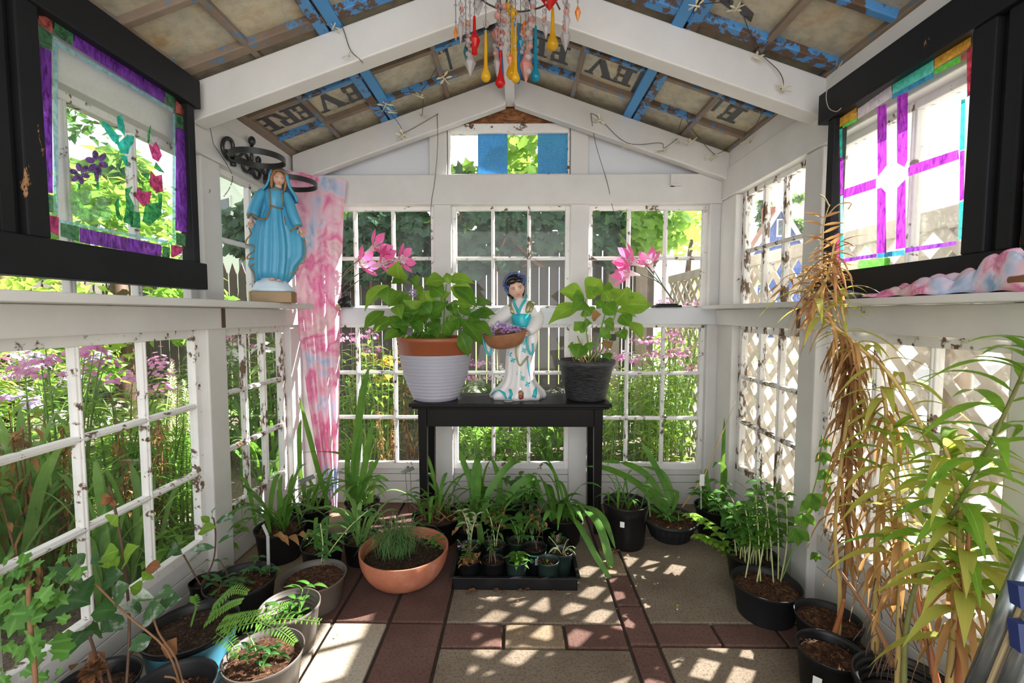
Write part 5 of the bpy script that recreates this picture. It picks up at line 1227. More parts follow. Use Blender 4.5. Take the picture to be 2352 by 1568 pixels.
for k in range(60): a = R.uniform(0, 6.28); q = .13 * math.sqrt(R.random()); p = Vector((q * math.cos(a), q * math.sin(a), h * .845)); m.leaf(p, p + Vector((R.uniform(-1, 1), R.uniform(-1, 1), .3)) * .025, .006, (0, 0, 1), .1, .2, 2, 1)
m.build('soil', [SOIL, MULCH], e)
A = [(425, 722, 252, 690, 98, 1), (440, 705, 552, 606, 108, 1), (430, 740, 340, 745, 80), (402, 790, 178, 918, 92, 1), (432, 760, 340, 835, 84), (550, 690, 645, 690, 86), (640, 765, 735, 672, 105, 1), (680, 782, 902, 792, 118, 1), (602, 765, 555, 685, 84, 1), (645, 850, 538, 778, 96), (650, 832, 792, 872, 76, 1), (680, 852, 752, 942, 74), (742, 900, 828, 1032, 66, 1), (650, 970, 718, 1030, 76), (418, 942, 486, 912, 66),
     (400, 955, 358, 898, 60), (402, 1052, 368, 1165, 88), (440, 1050, 472, 1102, 64), (350, 1070, 318, 1062, 40), (560, 1120, 606, 1172, 60), (480, 872, 546, 848, 60, 2), (560, 1040, 612, 1092, 60, 2), (500, 740, 450, 650, 80, 1), (470, 860, 430, 800, 80), (560, 900, 640, 960, 80), (600, 960, 540, 1010, 70), (430, 900, 395, 980, 70), (690, 690, 770, 740, 70, 1), (560, 800, 500, 760, 70)]
m = MB(); pxleaves(m, e, A, 3.015, 1200, 440, 2.37, .00100, .06, nr=(0, -.9, .6)); m.build('foliage', [L_HYD, L_LIME, L_DRY], e)
m = MB()
for pts in ([(480, 1172), (420, 920), (440, 740)], [(520, 1172), (630, 900), (665, 780)], [(500, 1172), (520, 1000), (600, 760)], [(470, 1172), (400, 1050), (380, 1000)], [(540, 1172), (640, 1000), (740, 900)]):
    q = [L(e, PY(1200 + a / 3.015, 440 + b / 3.015, 2.41 - .02 * i)) for i, (a, b) in enumerate(pts)]; m.tube(curve(*q, 6), [.005, .005, .0045, .004, .004, .0035, .003], 6)
m.build('stem', STEMG, e)
m = MB()
for k in range(22): a = R.uniform(0, 6.28); p = Vector((R.gauss(0, .025), R.gauss(0, .025), h * .84)); m.tube([p, p + Vector((R.uniform(-.05, .05), R.uniform(-.05, .05), R.uniform(.06, .16)))], [.0025, .0015], 5)
m.build('dead_stem', STEMO, e)
p = PY(1407, 782, 2.36); m = MB(); m.box((-.018, -.001, 0), (.018, .001, .034)); m.bar((0, 0, 0), (-.015, .01, -.09), .004, .001); o = m.build('plant_label', BLKPL, e, label='small black plant label'); o.location = L(e, p)

# ---- terracotta bowl with onion grass
e, sz, r = pot(925, 1255, 100, .142, 'bowl', 'shallow terracotta bowl of dark soil with a tuft of grassy chives', fill=.72, soil=SOIL)
m = MB()
for k in range(340):
    a = R.uniform(0, 6.28); p0 = Vector((-.035 + R.gauss(0, .04), .01 + R.gauss(0, .024), sz)); d = Vector((math.cos(a), math.sin(a), 0)); Ln = R.uniform(.10, .21)
    m.strap(curve(p0, p0 + d * Ln * .25 + Vector((0, 0, Ln)), p0 + d * Ln * R.uniform(.4, .9) + Vector((0, 0, Ln * R.uniform(.35, .8))), 5), .0026, basew=.9)
m.build('foliage', L_GRASS, e)
m = MB()
for k in range(26):
    p = Vector((.13 + R.gauss(0, .02), .03 + R.gauss(0, .025), sz + R.uniform(.01, .07))); a = R.uniform(0, 6.28); m.leaf(p, p + Vector((math.cos(a), math.sin(a), R.uniform(-.3, .4))) * .026, .016, (0, 0, 1), .1, .2, 4)
m.build('seedling', L_MID, e)
# ---- left group of pots
e, sz, r = pot(590, 1497, 86, .14, 'nursery', 'brown-sided pot with sparse seedlings in bark, frontmost beside the pale pavers', fill=.86, soil=MULCH, mat=GREYPL)
leafy(e, sz, 5, .07, .035, .014, L_DARK, STEMG, .05, .5, 3)
e, sz, r = pot(660, 1396, 66, .15, 'ringed', 'half-empty ringed black pot behind the brown-sided front pot', fill=.55, mat=GREYPL)
leafy(e, sz, 4, .11, .06, .02, L_MID, STEMG, .03, .5, 3)
e, sz, r = pot(437, 1426, 96, .165, 'nursery', 'blue plastic pot with a dark rim and arching green fern fronds', mat=None, fill=.84)
e.children[0].data.materials.append(BLUEPOT)
for p_ in e.children[0].data.polygons:
    zc = sum(e.children[0].data.vertices[i].co.z for i in p_.vertices) / len(p_.vertices); rc = math.hypot(p_.center.x, p_.center.y)
    if zc < .143 and p_.normal.x * p_.center.x + p_.normal.y * p_.center.y > 0: p_.material_index = 1
def frond(m, pts, ln, wd):
    c = spline(pts, 8); m.tube(c, .0016, 4, 1, False)
    for i in range(1, len(c)):
        t = i / (len(c) - 1); tg = (c[i] - c[i - 1]).normalized(); s_ = tg.cross(Vector((0, -.5, 1))).normalized()
        for sg in (-1, 1):
            for q in (c[i], c[i]) if False else (c[i],): l_ = ln * (1 - .65 * t); m.leaf(q, q + (s_ * sg + tg * .35) * l_, wd * (1 - .4 * t), (0, -.4, 1), .05, .1, 3, 0, .5)
for pts in ([(470, 1420, 1.42), (520, 1385, 1.38), (552, 1372, 1.36)], [(500, 1425, 1.40), (545, 1410, 1.36), (590, 1398, 1.33)], [(505, 1440, 1.38), (560, 1425, 1.33), (640, 1412, 1.30), (728, 1418, 1.28)], [(495, 1445, 1.36), (530, 1470, 1.30), (535, 1500, 1.28)],
            [(510, 1430, 1.38), (600, 1400, 1.36), (655, 1380, 1.37)], [(590, 1420, 1.33), (640, 1440, 1.29), (672, 1466, 1.27)], [(440, 1420, 1.42), (448, 1385, 1.40), (443, 1362, 1.40)], [(480, 1400, 1.42), (530, 1350, 1.40), (565, 1352, 1.40)]):
    m = MB(); frond(m, [L(e, PY(*p)) for p in pts], .030, .0075); m.build('fern_frond', [L_FERN, STEMG], e)
e, sz, r = pot(545, 1346, 78, .16, 'nursery', 'wide black pot with twiggy low seedlings, against the left post', fill=.78, mat=BLKPL2, soil=MULCH)
leafy(e, sz, 9, .08, .05, .018, L_DARK, STEMD, .10, .6, 3); 
e, sz, r = pot(700, 1318, 72, .12, 'nursery', 'brown-grey pot with a mossy top and a straggly pale-stemmed plant', mat=GREYPL, fill=.85, soil=MULCH)
m = MB(); st = MB()
for pts in ([(720, 1290, 1.8), (755, 1240, 1.75), (790, 1200, 1.74), (825, 1170, 1.76)], [(700, 1330, 1.75), (680, 1355, 1.66), (650, 1378, 1.6)], [(718, 1292, 1.79), (722, 1250, 1.78), (716, 1200, 1.79)]):
    c = spline([L(e, PY(*p)) for p in pts], 4); st.tube(c, .0026, 5)
    for q in c[2:]:
        for sg in (-1, 1): m.leaf(q, q + Vector((sg * R.uniform(.02, .05), R.uniform(-.04, .02), R.uniform(-.03, .03))), .018, (0, -.4, 1), .1, .2, 5)
m.build('foliage', L_DARK, e); st.build('stem', STEMP, e)
e, sz, r = pot(655, 1200, 54, .15, 'nursery', 'black pot of daylilies nearest the far-left windows', mat=BLKPL2, fill=.85, soil=MULCH)
clump(e, sz, 22, .42, .026, L_IRIS, .95, .04)
m = MB(); pxstraps(m, e, [([(600, 1200, 2.1), (592, 1150, 2.1), (575, 1095, 2.05), (540, 1085, 2.0), (520, 1100, 1.98)], .022), ([(668, 1200, 2.1), (655, 1120, 2.1), (660, 1085, 2.1)], .02), ([(560, 1190, 2.05), (535, 1150, 2.05), (522, 1120, 2.05)], .022)]); m.build('leaf_blade', L_IRIS, e)
m = MB()
for k in range(5): p = PZ(640 + 18 * k, 1222 + R.uniform(-8, 8), .16); m.leaf(L(e, p), L(e, p) + Vector((R.uniform(.05, .09), -.05, R.uniform(-.02, .02))), .03, (0, -.3, 1), .2, .4, 5, 0, .42, .1)
m.build('dead_leaf', L_DRY, e)
e, sz, r = pot(755, 1248, 47, .14, 'nursery', 'deep black pot of short daylily leaves beside the straggly plant', fill=.8)
clump(e, sz, 10, .22, .016, L_IRIS, .8, .02)
e, sz, r = pot(818, 1240, 44, .11, 'nursery', 'small black pot just left of the terracotta bowl', fill=.8)
clump(e, sz, 16, .33, .026, L_IRISL, .9, .02)
e, sz, r = pot(705, 1166, 44, .16, 'nursery', 'black pot of tall iris leaves in the back left corner, under the curtain', fill=.8)
clump(e, sz, 10, .32, .024, L_IRIS, .8, .03)
m = MB(); pxstraps(m, e, [([(745, 1165, 2.25), (722, 1085, 2.28), (700, 1000, 2.3), (676, 910, 2.32)], .030), ([(690, 1150, 2.28), (680, 1080, 2.3), (678, 1000, 2.3), (682, 965, 2.3)], .026), ([(655, 1180, 2.2), (656, 1130, 2.2), (662, 1092, 2.22)], .024)]); m.build('leaf_blade', L_IRIS, e)
e, sz, r = pot(832, 1150, 40, .12, 'nursery', 'black pot of upright iris with one broken tip, beside the curtain', fill=.85)
m = MB(); pxstraps(m, e, [([(808, 1148, 2.36), (818, 1020, 2.37), (834, 900, 2.38), (847, 846, 2.39)], .042), ([(812, 1150, 2.35), (820, 1060, 2.35), (832, 975, 2.36)], .036), ([(822, 1150, 2.34), (840, 1060, 2.34), (858, 962, 2.35)], .036), ([(800, 1150, 2.36), (798, 1080, 2.37), (800, 1010, 2.38)], .030), ([(826, 1148, 2.33), (850, 1085, 2.32), (872, 1050, 2.31)], .026), ([(803, 1060, 2.34), (780, 1040, 2.32), (730, 1036, 2.30), (680, 1040, 2.29)], .026), ([(830, 1110, 2.33), (860, 1092, 2.3), (895, 1105, 2.28)], .020)])
m.build('leaf_blade', L_IRIS, e); clump(e, sz, 18, .36, .028, L_IRISL, 1.0, .03, dirs=[-2.2, -1.2, -.6, 3.4])
# metal plant tags on wire legs
def metal_tag(px, py, Y, lab, tilt=.5):
    p = PY(px, py, Y); e = empty('plant_tag', (p.x, p.y, 0), .3, lab, 'plant tag'); m = MB(); z = p.z
    m.bar((-.035, 0, z - .012), (.035, 0, z + .012), .001, .032, (0, -.5, 1)); m.build('plate', TAGM, e, bev=.0005)
    m = MB(); m.tube([(-.012, .004, z), (-.004, .01, z * .5), (.008, .02, .02)], .0013, 5); m.tube([(.014, .004, z), (.02, .01, z * .5), (.028, .02, .02)], .0013, 5); m.build('wire_leg', WIRE, e)
metal_tag(705, 1100, 2.2, 'blank metal plant tag on wire legs, in front of the left corner post'); metal_tag(936, 1080, 2.50, 'blank metal plant tag on wire legs, behind the left table leg')
p = PZ(617, 1318, .13); m = MB(); m.bar((0, 0, .10), (-.015, .03, .27), .012, .003, (0, -1, 0)); m.bar((-.015, .03, .27), (-.045, .05, .305), .012, .003, (0, -1, 0)); o = m.build('plant_stake', TAGM); o.location = (p.x, p.y, 0.0); tag(o, 'thin grey plastic plant stake leaning in the left pots', 'plant stake')
# ---- plants at the very left foreground
e, sz, r = pot(420, 1562, 90, .15, 'nursery', 'black pot with bare woody stems, cut by the bottom edge left of the front pots', fill=.7, mat=BLKPL2)
st = MB()
for pts in ([(445, 1580, 1.2), (410, 1480, 1.16), (320, 1400, 1.14), (250, 1330, 1.14)], [(450, 1575, 1.2), (430, 1500, 1.2), (390, 1440, 1.22), (372, 1380, 1.24)], [(440, 1570, 1.2), (430, 1545, 1.18), (405, 1540, 1.17)]): st.tube(spline([L(e, PY(*p)) for p in pts], 4), .0027, 6)
st.build('stem', STEMB, e)
m = MB(); GL = [(640, 755, 470, 640, 90), (590, 690, 450, 700, 120, 2), (740, 620, 610, 565, 90), (800, 620, 900, 590, 100), (700, 800, 570, 740, 190), (590, 890, 800, 920, 280, 2), (740, 760, 640, 790, 190), (1040, 700, 880, 800, 160), (1095, 790, 960, 910, 150), (1010, 520, 900, 560, 110, 1), (1060, 620, 1175, 480, 140, 1), (1000, 600, 880, 570, 110, 1), (940, 540, 930, 660, 120, 1), (990, 640, 1030, 560, 100, 1), (1000, 250, 960, 330, 110, 1), (1220, 900, 1200, 800, 110), (1290, 860, 1440, 840, 100), (1000, 970, 800, 1010, 150, 2), (1030, 1010, 870, 1150, 170), (1180, 970, 1000, 960, 110), (1360, 960, 1190, 1050, 140), (1480, 890, 1290, 950, 120), (780, 1120, 620, 1330, 210, 2), (880, 1170, 740, 1120, 130, 2), (1180, 820, 1090, 800, 90, 1), (1250, 690, 1190, 750, 80, 1), (1330, 640, 1210, 660, 80, 3), (1260, 1180, 1080, 1280, 110), (1440, 1180, 1380, 1340, 110, 3), (900, 1290, 800, 1400, 120, 3), (760, 1360, 650, 1430, 90, 3)]
pxleaves(m, e, GL, 3.35, 0, 1100, 1.19, .00034 * 1.15, .05, nr=(.3, -.6, .7)); m.build('foliage', [L_GRAY, L_LIME, L_DARK, L_DEAD], e, label='large mildew-greyed leaves')
e, sz, r = pot(262, 1545, 82, .15, 'nursery', 'black pot left of the blue pot, with thin dark stems and a brown bloom', fill=.75)
st = MB()
for pts in ([(330, 1560, 1.16), (335, 1400, 1.22), (315, 1230, 1.3), (288, 1105, 1.34)], [(280, 1560, 1.15), (262, 1480, 1.12), (250, 1440, 1.1)], [(300, 1560, 1.15), (285, 1500, 1.12), (270, 1480, 1.1)]): st.tube(spline([L(e, PY(*p)) for p in pts], 5), .0035, 6)
st.build('stem', STEMD, e)
m = MB(); cc = PY(255, 1520, 1.1)
for k in range(50): d = Vector((R.gauss(0, 1), R.gauss(0, 1), R.gauss(0, 1))).normalized(); q = L(e, cc) + d * .008; m.leaf(q, q + d * .022, .014, (0, 0, 1), .1, .3, 3, 0, .5, .1)
m.build('dried_bloom', L_DEAD, e); m = MB(); q = L(e, PY(295, 1136, 1.33)); 
for k in range(8): m.leaf(q, q + Vector((R.uniform(-.04, .02), R.uniform(-.02, .02), R.uniform(-.03, .02))), .02, (0, -1, .3), .2, .4, 4, 0, .5, .1)
m.build('dead_leaf', L_DEAD, e)
# small plant leaning on the left post
e, sz, r = pot(452, 1332, 34, .12, 'nursery', 'low black pot tucked against the left wall, with a wiry grey-leaved stem', fill=.8)
st = MB(); m = MB()
for pts in ([(440, 1345, 1.6), (455, 1320, 1.58), (470, 1280, 1.57), (473, 1225, 1.57), (468, 1190, 1.56)], [(440, 1345, 1.6), (425, 1320, 1.6), (400, 1275, 1.6)]): st.tube(spline([L(e, PY(*p)) for p in pts], 4), .0028, 5)
pxleaves(m, e, [(1590, 340, 1755, 300, 70), (1590, 370, 1450, 430, 90, 1), (1570, 310, 1590, 215, 45), (1540, 340, 1470, 290, 50, 1), (1580, 530, 1380, 560, 60), (1600, 500, 1760, 420, 40), (1500, 720, 1410, 720, 70), (1330, 580, 1260, 480, 90), (1300, 560, 1200, 610, 80)], 3.35, 0, 1100, 1.57, .00046, .03); m.build('foliage', [L_GRAY, L_LIME], e); st.build('stem', STEMD, e)
# leafy foreground plant cut by the left edge
e, sz, r = pot(20, 1700, 90, .15, 'nursery', 'lobed-leaf green plant on a tall brown stem, nearest the camera at the left edge', fill=.8)
st = MB(); st.tube(spline([L(e, PY(*p)) for p in ((70, 1690, .93), (86, 1560, .93), (74, 1420, .93), (70, 1330, .94))], 5), .0045, 7); st.build('stem', STEMB, e)
m = MB()
for px, py, s_, n_ in ((90, 1340, .05, 7), (40, 1400, .06, 7), (110, 1385, .055, 8), (60, 1460, .06, 7), (120, 1480, .05, 6), (100, 1530, .032, 5), (30, 1330, .05, 6), (140, 1300, .045, 5), (20, 1540, .035, 4), (60, 1290, .045, 5), (10, 1460, .045, 4)):
    for k in range(n_): lobed(m, L(e, PY(px + R.uniform(-42, 42), py + R.uniform(-28, 28), .94 + R.uniform(-.05, .05))), s_ * R.uniform(.4, .78), (R.uniform(-.6, .6), R.uniform(-1, -.3), R.uniform(.2, 1)), R.uniform(0, 6.28))
m.build('foliage', L_MID, e)
# ---- behind and under the table
def grp(px, py, hw, h, style, lab, **k): return pot(px, py, hw, h, style, lab, **k)
e, sz, r = pot(1022, 1182, 58, .13, 'nursery', 'black pot of dried stems and daylily leaves under the left half of the table', fill=.85, soil=MULCH)
clump(e, sz, 14, .40, .024, L_IRIS, .95, .04); leafy(e, sz, 8, .14, .06, .022, L_MID, STEMB, .08, .5, 3)
m = MB()
for k in range(14): p = Vector((R.gauss(0, .04), R.gauss(0, .04), sz)); m.tube([p, p + Vector((R.uniform(-.12, .12), R.uniform(-.06, .06), R.uniform(.03, .12)))], [.004, .002], 5)
m.build('dead_stem', STEMB, e)
e, sz, r = pot(1100, 1165, 44, .13, 'nursery', 'black pot of tall broad iris leaves under the middle of the table', fill=.85)
m = MB(); pxstraps(m, e, [([(1078, 1180, 2.25), (1072, 1110, 2.28), (1055, 1060, 2.3), (1048, 1035, 2.3)], .032), ([(1085, 1190, 2.2), (1080, 1110, 2.22), (1088, 1060, 2.25), (1110, 1048, 2.3)], .036), ([(1100, 1200, 2.18), (1115, 1130, 2.2), (1160, 1070, 2.25), (1190, 1062, 2.28)], .034), ([(1120, 1180, 2.25), (1165, 1130, 2.25), (1210, 1096, 2.27), (1222, 1100, 2.28)], .04), ([(1160, 1160, 2.26), (1215, 1110, 2.28), (1228, 1140, 2.28)], .03), ([(1064, 1180, 2.2), (1085, 1150, 2.2), (1090, 1090, 2.2), (1095, 1065, 2.2)], .034), ([(1090, 1200, 2.16), (1095, 1250, 2.1), (1080, 1240, 2.05)], .034), ([(1130, 1180, 2.3), (1140, 1110, 2.34), (1120, 1050, 2.36)], .03)]); m.build('leaf_blade', L_IRIS, e)
clump(e, sz, 10, .34, .03, L_IRIS, .8, .03)
e, sz, r = pot(1195, 1150, 42, .20, 'nursery', 'tall black pot at the centre under the table, with a bushy green plant', fill=.8)
leafy(e, sz, 8, .13, .07, .032, L_MID, STEMG, .06, .3, 4)
e, sz, r = pot(1288, 1178, 52, .14, 'nursery', 'black pot of arching daylily leaves under the right half of the table', fill=.85)
clump(e, sz, 20, .44, .026, L_IRIS, 1.0, .04, dirs=[-.6, -1.3, -2.2, .3, 2.6])
m = MB(); pxstraps(m, e, [([(1300, 1185, 2.2), (1330, 1165, 2.12), (1372, 1200, 2.0), (1400, 1290, 1.92), (1395, 1300, 1.9)], .036), ([(1300, 1180, 2.2), (1325, 1200, 2.08), (1370, 1280, 1.98), (1420, 1360, 1.90)], .028), ([(1310, 1170, 2.2), (1345, 1160, 2.15), (1385, 1190, 2.08), (1412, 1260, 2.0)], .030), ([(1330, 1190, 2.15), (1352, 1175, 2.12), (1378, 1200, 2.1), (1390, 1240, 2.06)], .026), ([(1280, 1190, 2.1), (1262, 1170, 2.06), (1245, 1200, 2.02)], .024)]); m.build('leaf_blade', L_IRIS, e)
# ---- seedling tray
tl = PZ(1040, 1354, 0); tr = PZ(1326, 1354, 0); tx0, tx1, tyy = tl.x, tr.x, tl.y
TR = empty('seedling_tray', ((tx0 + tx1) / 2, tyy, 0), label='rectangular black plastic tray holding small seedling pots, on the floor before the table', cat='tray')
m = MB(); W = (tx1 - tx0) / 2; D = D_TRAY = .275; g = .006; fl_ = .012; h = .058
m.box((-W, 0, 0), (W, D, .004))
for a, b in (((-W, 0), (W, .004)), ((-W, D - .004), (W, D)), ((-W, 0), (-W + .004, D)), ((W - .004, 0), (W, D))): m.box((a[0], a[1], 0), (b[0], b[1], h))
m.box((-W - fl_, -fl_, h - .003), (W + fl_, .002, h)); m.box((-W - fl_, D - .002, h - .003), (W + fl_, D + fl_, h)); m.box((-W - fl_, 0, h - .003), (-W + .002, D, h)); m.box((W - .002, 0, h - .003), (W + fl_, D, h))
m.build('tray', BLKPL, TR, bev=.0015)
GRNPL = plain('green_black_plastic', (.018, .035, .028), .4, var=.3); GRNB = plain('green_print', (.05, .30, .12), .5)
sp = [(1075, 1297, 'with a tangle of rusty dry leaves, front left corner of the tray', 'dry'), (1132, 1302, 'with thin dry stems, second along the front of the tray', 'thin'), (1187, 1293, 'with a glossy green rosette, third along the front of the tray', 'rosette'), (1281, 1296, 'with one tiny sprout, front right of the tray', 'sprout'),
      (1240, 1262, 'bearing a green round logo and white printing, middle of the tray', 'logo'), (1302, 1262, 'with wiry pale stems, right side of the tray', 'wire'), (1080, 1252, 'with pale willowy shoots, back left of the tray', 'pale'), (1137, 1250, 'with a drooping grey-green shoot, back row of the tray', 'pale2'), (1190, 1238, 'with broad green leaves, back row middle of the tray', 'bush'), (1290, 1232, 'with a small wooden label, back right of the tray', 'wood')]
for px, py, lab, kind in sp:
    h = .10 if kind != 'logo' else .112; c = PZ(px, py, h); r_ = .048 if kind != 'logo' else .054
    c.y = min(max(c.y, tyy + .054), tyy + D - .054); c.x = min(max(c.x, tx0 + .054), tx1 - .054)
    e = empty('seedling_pot', (c.x, c.y, .0045), R.uniform(0, 6) if kind != 'logo' else 0, 'small nursery pot ' + lab, 'seedling pot', 'small pots in the black tray'); TPOTS.append((e, r_))
    sz = potgeo(e, r_, h, 'nursery', SOIL if kind != 'dry' else MULCH, .8, BLKPL if kind in ('dry', 'thin', 'logo') else GRNPL)
    if kind == 'dry':
        m = MB()
        for k in range(60): p = Vector((R.gauss(0, .02), R.gauss(0, .02), sz + R.uniform(0, .02))); m.leaf(p, p + Vector((R.uniform(-1, 1), R.uniform(-1, 1), R.uniform(-.2, .6))).normalized() * .03, .012, (0, 0, 1), .3, .4, 3, 0, .5, .1)
        m.build('dead_leaf', L_DRY, e); leafy(e, sz, 4, .10, .03, .012, L_MID, STEMD, .02, .6, 4)
    elif kind == 'thin': leafy(e, sz, 4, .13, .028, .014, L_DARK, STEMD, .025, .25, 3, start=.6)
    elif kind == 'rosette':
        leafy(e, sz, 2, .05, .06, .026, L_HYD, STEMG, .01, .2, 3)
        m = MB(); m.add([(r_ * .9 * math.cos(a), r_ * .9 * math.sin(a) - .003, .03 + .05 * k) for k in (0, 1) for a in (-1.9, -1.55, -1.2)], [(0, 1, 4, 3), (1, 2, 5, 4)]); 
        m.build('torn_label', LABELW, e)
    elif kind == 'sprout': leafy(e, sz, 1, .035, .015, .009, L_LIME, STEMG, .015, .2, 3)
    elif kind == 'logo':
        leafy(e, sz, 2, .12, .05, .022, L_DARK, STEMD, .02, .3, 2, start=.8)
        m = MB(); rr_ = lambda z: r_ * (.80 + .13 * z / (h * .86)) + .0012
        def on(a, z): q = rr_(z); return (q * math.sin(a), -q * math.cos(a), z)
        for k in range(16):
            a0, a1 = 2 * pi * k / 16, 2 * pi * (k + 1) / 16
            m.add([on(-.35 + .20 * math.cos(a0), .068 + .011 * math.sin(a0)), on(-.35 + .20 * math.cos(a1), .068 + .011 * math.sin(a1)), on(-.35 + .15 * math.cos(a1), .068 + .008 * math.sin(a1)), on(-.35 + .15 * math.cos(a0), .068 + .008 * math.sin(a0))], [(0, 1, 2, 3)], 0)
        m.add([on(-.43, .064), on(-.30, .062), on(-.27, .072), on(-.38, .075)], [(0, 1, 2, 3)], 0)
        for k in range(9):
            a = -.02
            z = .079 - k * .0036
            while a < .52:
                w_ = R.uniform(.03, .09); m.add([on(a, z), on(min(a + w_, .54), z), on(min(a + w_, .54), z + .0017), on(a, z + .0017)], [(0, 1, 2, 3)], 1); a += w_ + .02
        for k in range(40):
            a0, a1 = 2 * pi * k / 40, 2 * pi * (k + 1) / 40
            m.add([on(a0, .088), on(a1, .088), on(a1, .094), on(a0, .094)], [(0, 1, 2, 3)], 0)
        m.build('printing', [GRNB, LABELW], e, label='green logo and white printed lines')
    elif kind == 'wire':
        m = MB()
        for k in range(7): p = Vector((0, 0, sz)); a = R.uniform(0, 6.28); m.tube(curve(p, p + Vector((.03 * math.cos(a), .03 * math.sin(a), .06)), p + Vector((.06 * math.cos(a), .06 * math.sin(a), R.uniform(.0, .09))), 5), .0015, 5)
        m.build('stem', STEMP, e)
    elif kind in ('pale', 'pale2'): leafy(e, sz, 2, .19, .055, .018, leafm('silver_leaf', (.35, .45, .25), (.5, .6, .36), .3) if kind == 'pale' else L_MID, STEMP, .02, .2, 4, start=.5)
    elif kind == 'bush': leafy(e, sz, 3, .15, .075, .034, L_MID, STEMG, .02, .35, 4)
    else:
        m = MB(); m.box((-.012, -.001, sz), (.012, .001, sz + .045)); m.build('wooden_label', WOODP, e); leafy(e, sz, 2, .06, .03, .016, L_MID, STEMD, .02, .4, 3)
# second ring of taller leafy seedlings between tray and table
for px, py, lab in ((1150, 1212, 'small black pot of leafy green seedlings with rusty lower leaves, behind the tray'), (1215, 1215, 'small black pot of bronze-leaved seedlings, behind the middle of the tray'), (1060, 1228, 'small black pot with a trailing lilac-flowered stem, behind the left end of the tray')):
    e, sz, r = pot(px, py, 26, .10, 'nursery', lab, name='seedling_pot', cat='seedling pot', fill=.8); e.location.y += .04
    leafy(e, sz, 5, .17, .065, .026, L_MID if px != 1215 else L_PURP, STEMB, .025, .3, 5)
    m = MB()
    for k in range(22): p = Vector((R.gauss(0, .03), R.gauss(0, .03), sz + R.uniform(.02, .10))); m.leaf(p, p + Vector((R.uniform(-1, 1), R.uniform(-1, 1), R.uniform(-1, 0))).normalized() * .035, .018, (0, -.5, 1), .3, .4, 4, 0, .5, .1)
    m.build('dead_leaf', L_DRY, e)
    if px == 1060:
        m = MB(); q = L(e, PY(1048, 1262, 1.95))
        for k in range(14): p = q + Vector((R.gauss(0, .012), R.gauss(0, .008), R.gauss(0, .012))); m.leaf(p, p + Vector((R.uniform(-1, 1), -1, R.uniform(-1, 1))).normalized() * .014, .010, (0, -1, 0), 0, .1, 2, 0, .6)
        m.build('flower_head', LILAC, e)
# ---- right of the table
e, sz, r = pot(1443, 1150, 51, .215, 'deep', 'tall glossy black nursery pot right of the table, with limp grassy leaves', fill=.82)
clump(e, sz, 26, .24, .012, L_IRIS, .9, .05); m = MB(); a0 = -2.05; z0_ = .125
m.add([(r * .925 * math.cos(a0 + .10 * i), r * .925 * math.sin(a0 + .10 * i), z0_ + .028 * k) for k in (0, 1) for i in (0, 1, 2)], [(0, 1, 4, 3), (1, 2, 5, 4)]); m.build('label', LABELW, e)
e, sz, r = pot(1545, 1187, 63, .105, 'fluted', 'low fluted dark planter of iris leaves below the right back window', fill=.78, soil=MULCH)
m = MB(); pxstraps(m, e, [([(1535, 1180, 2.42), (1470, 1110, 2.44), (1400, 1075, 2.44), (1352, 1070, 2.44)], .036), ([(1540, 1180, 2.42), (1500, 1100, 2.46), (1440, 1062, 2.48), (1385, 1060, 2.48)], .036), ([(1550, 1175, 2.42), (1530, 1110, 2.46), (1500, 1050, 2.48), (1478, 1015, 2.5)], .032), ([(1555, 1175, 2.42), (1545, 1120, 2.46), (1520, 1080, 2.48), (1455, 1068, 2.5)], .024), ([(1545, 1175, 2.4), (1520, 1140, 2.4), (1480, 1110, 2.4)], .026), ([(1548, 1178, 2.4), (1560, 1130, 2.38), (1515, 1125, 2.36)], .022), ([(1530, 1185, 2.4), (1500, 1165, 2.38), (1470, 1150, 2.36)], .022)]); m.build('leaf_blade', L_IRIS, e)
leafy(e, sz, 3, .06, .05, .04, L_MID, STEMG, .05, .6, 2)
e, sz, r = pot(1655, 1162, 50, .15, 'nursery', 'black pot in the back right corner, with a tall leaf sheath and low round leaves', fill=.8)
m = MB(); pxstraps(m, e, [([(1665, 1160, 2.36), (1668, 1060, 2.38), (1672, 960, 2.4)], .020), ([(1668, 1160, 2.36), (1675, 1080, 2.36), (1655, 1062, 2.36), (1645, 1075, 2.36)], .016), ([(1640, 1140, 2.36), (1630, 1095, 2.38), (1632, 1075, 2.4)], .022)]); m.build('leaf_blade', L_IRIS, e)
leafy(e, sz, 9, .13, .07, .045, L_MID, STEMG, .07, .5, 3)
m = MB(); m.tube([L(e, PY(*p)) for p in ((1575, 1165, 2.34), (1625, 1095, 2.36), (1700, 920, 2.4))], [.004, .004, .002], 6); m.build('dry_stalk', STEMO, e)
p = PY(1612, 1122, 2.3); m = MB(); m.bar((0, 0, .12), (-.006, 0, .30), .003, .003); m.box((-.012, -.001, .27), (.012, .001, .33)); o = m.build('plant_stake', LABELW); o.location = (p.x, p.y, 0); tag(o, 'white plastic plant label on a stake, back right corner', 'plant stake')
e, sz, r = pot(1730, 1276, 57, .12, 'nursery', 'black pot of bushy soft green seedlings by the far right windows', fill=.82)
leafy(e, sz, 26, .27, .06, .036, L_MID, STEMP, .075, .45, 5, start=.45, droop=.3)
m = MB(); st = MB()
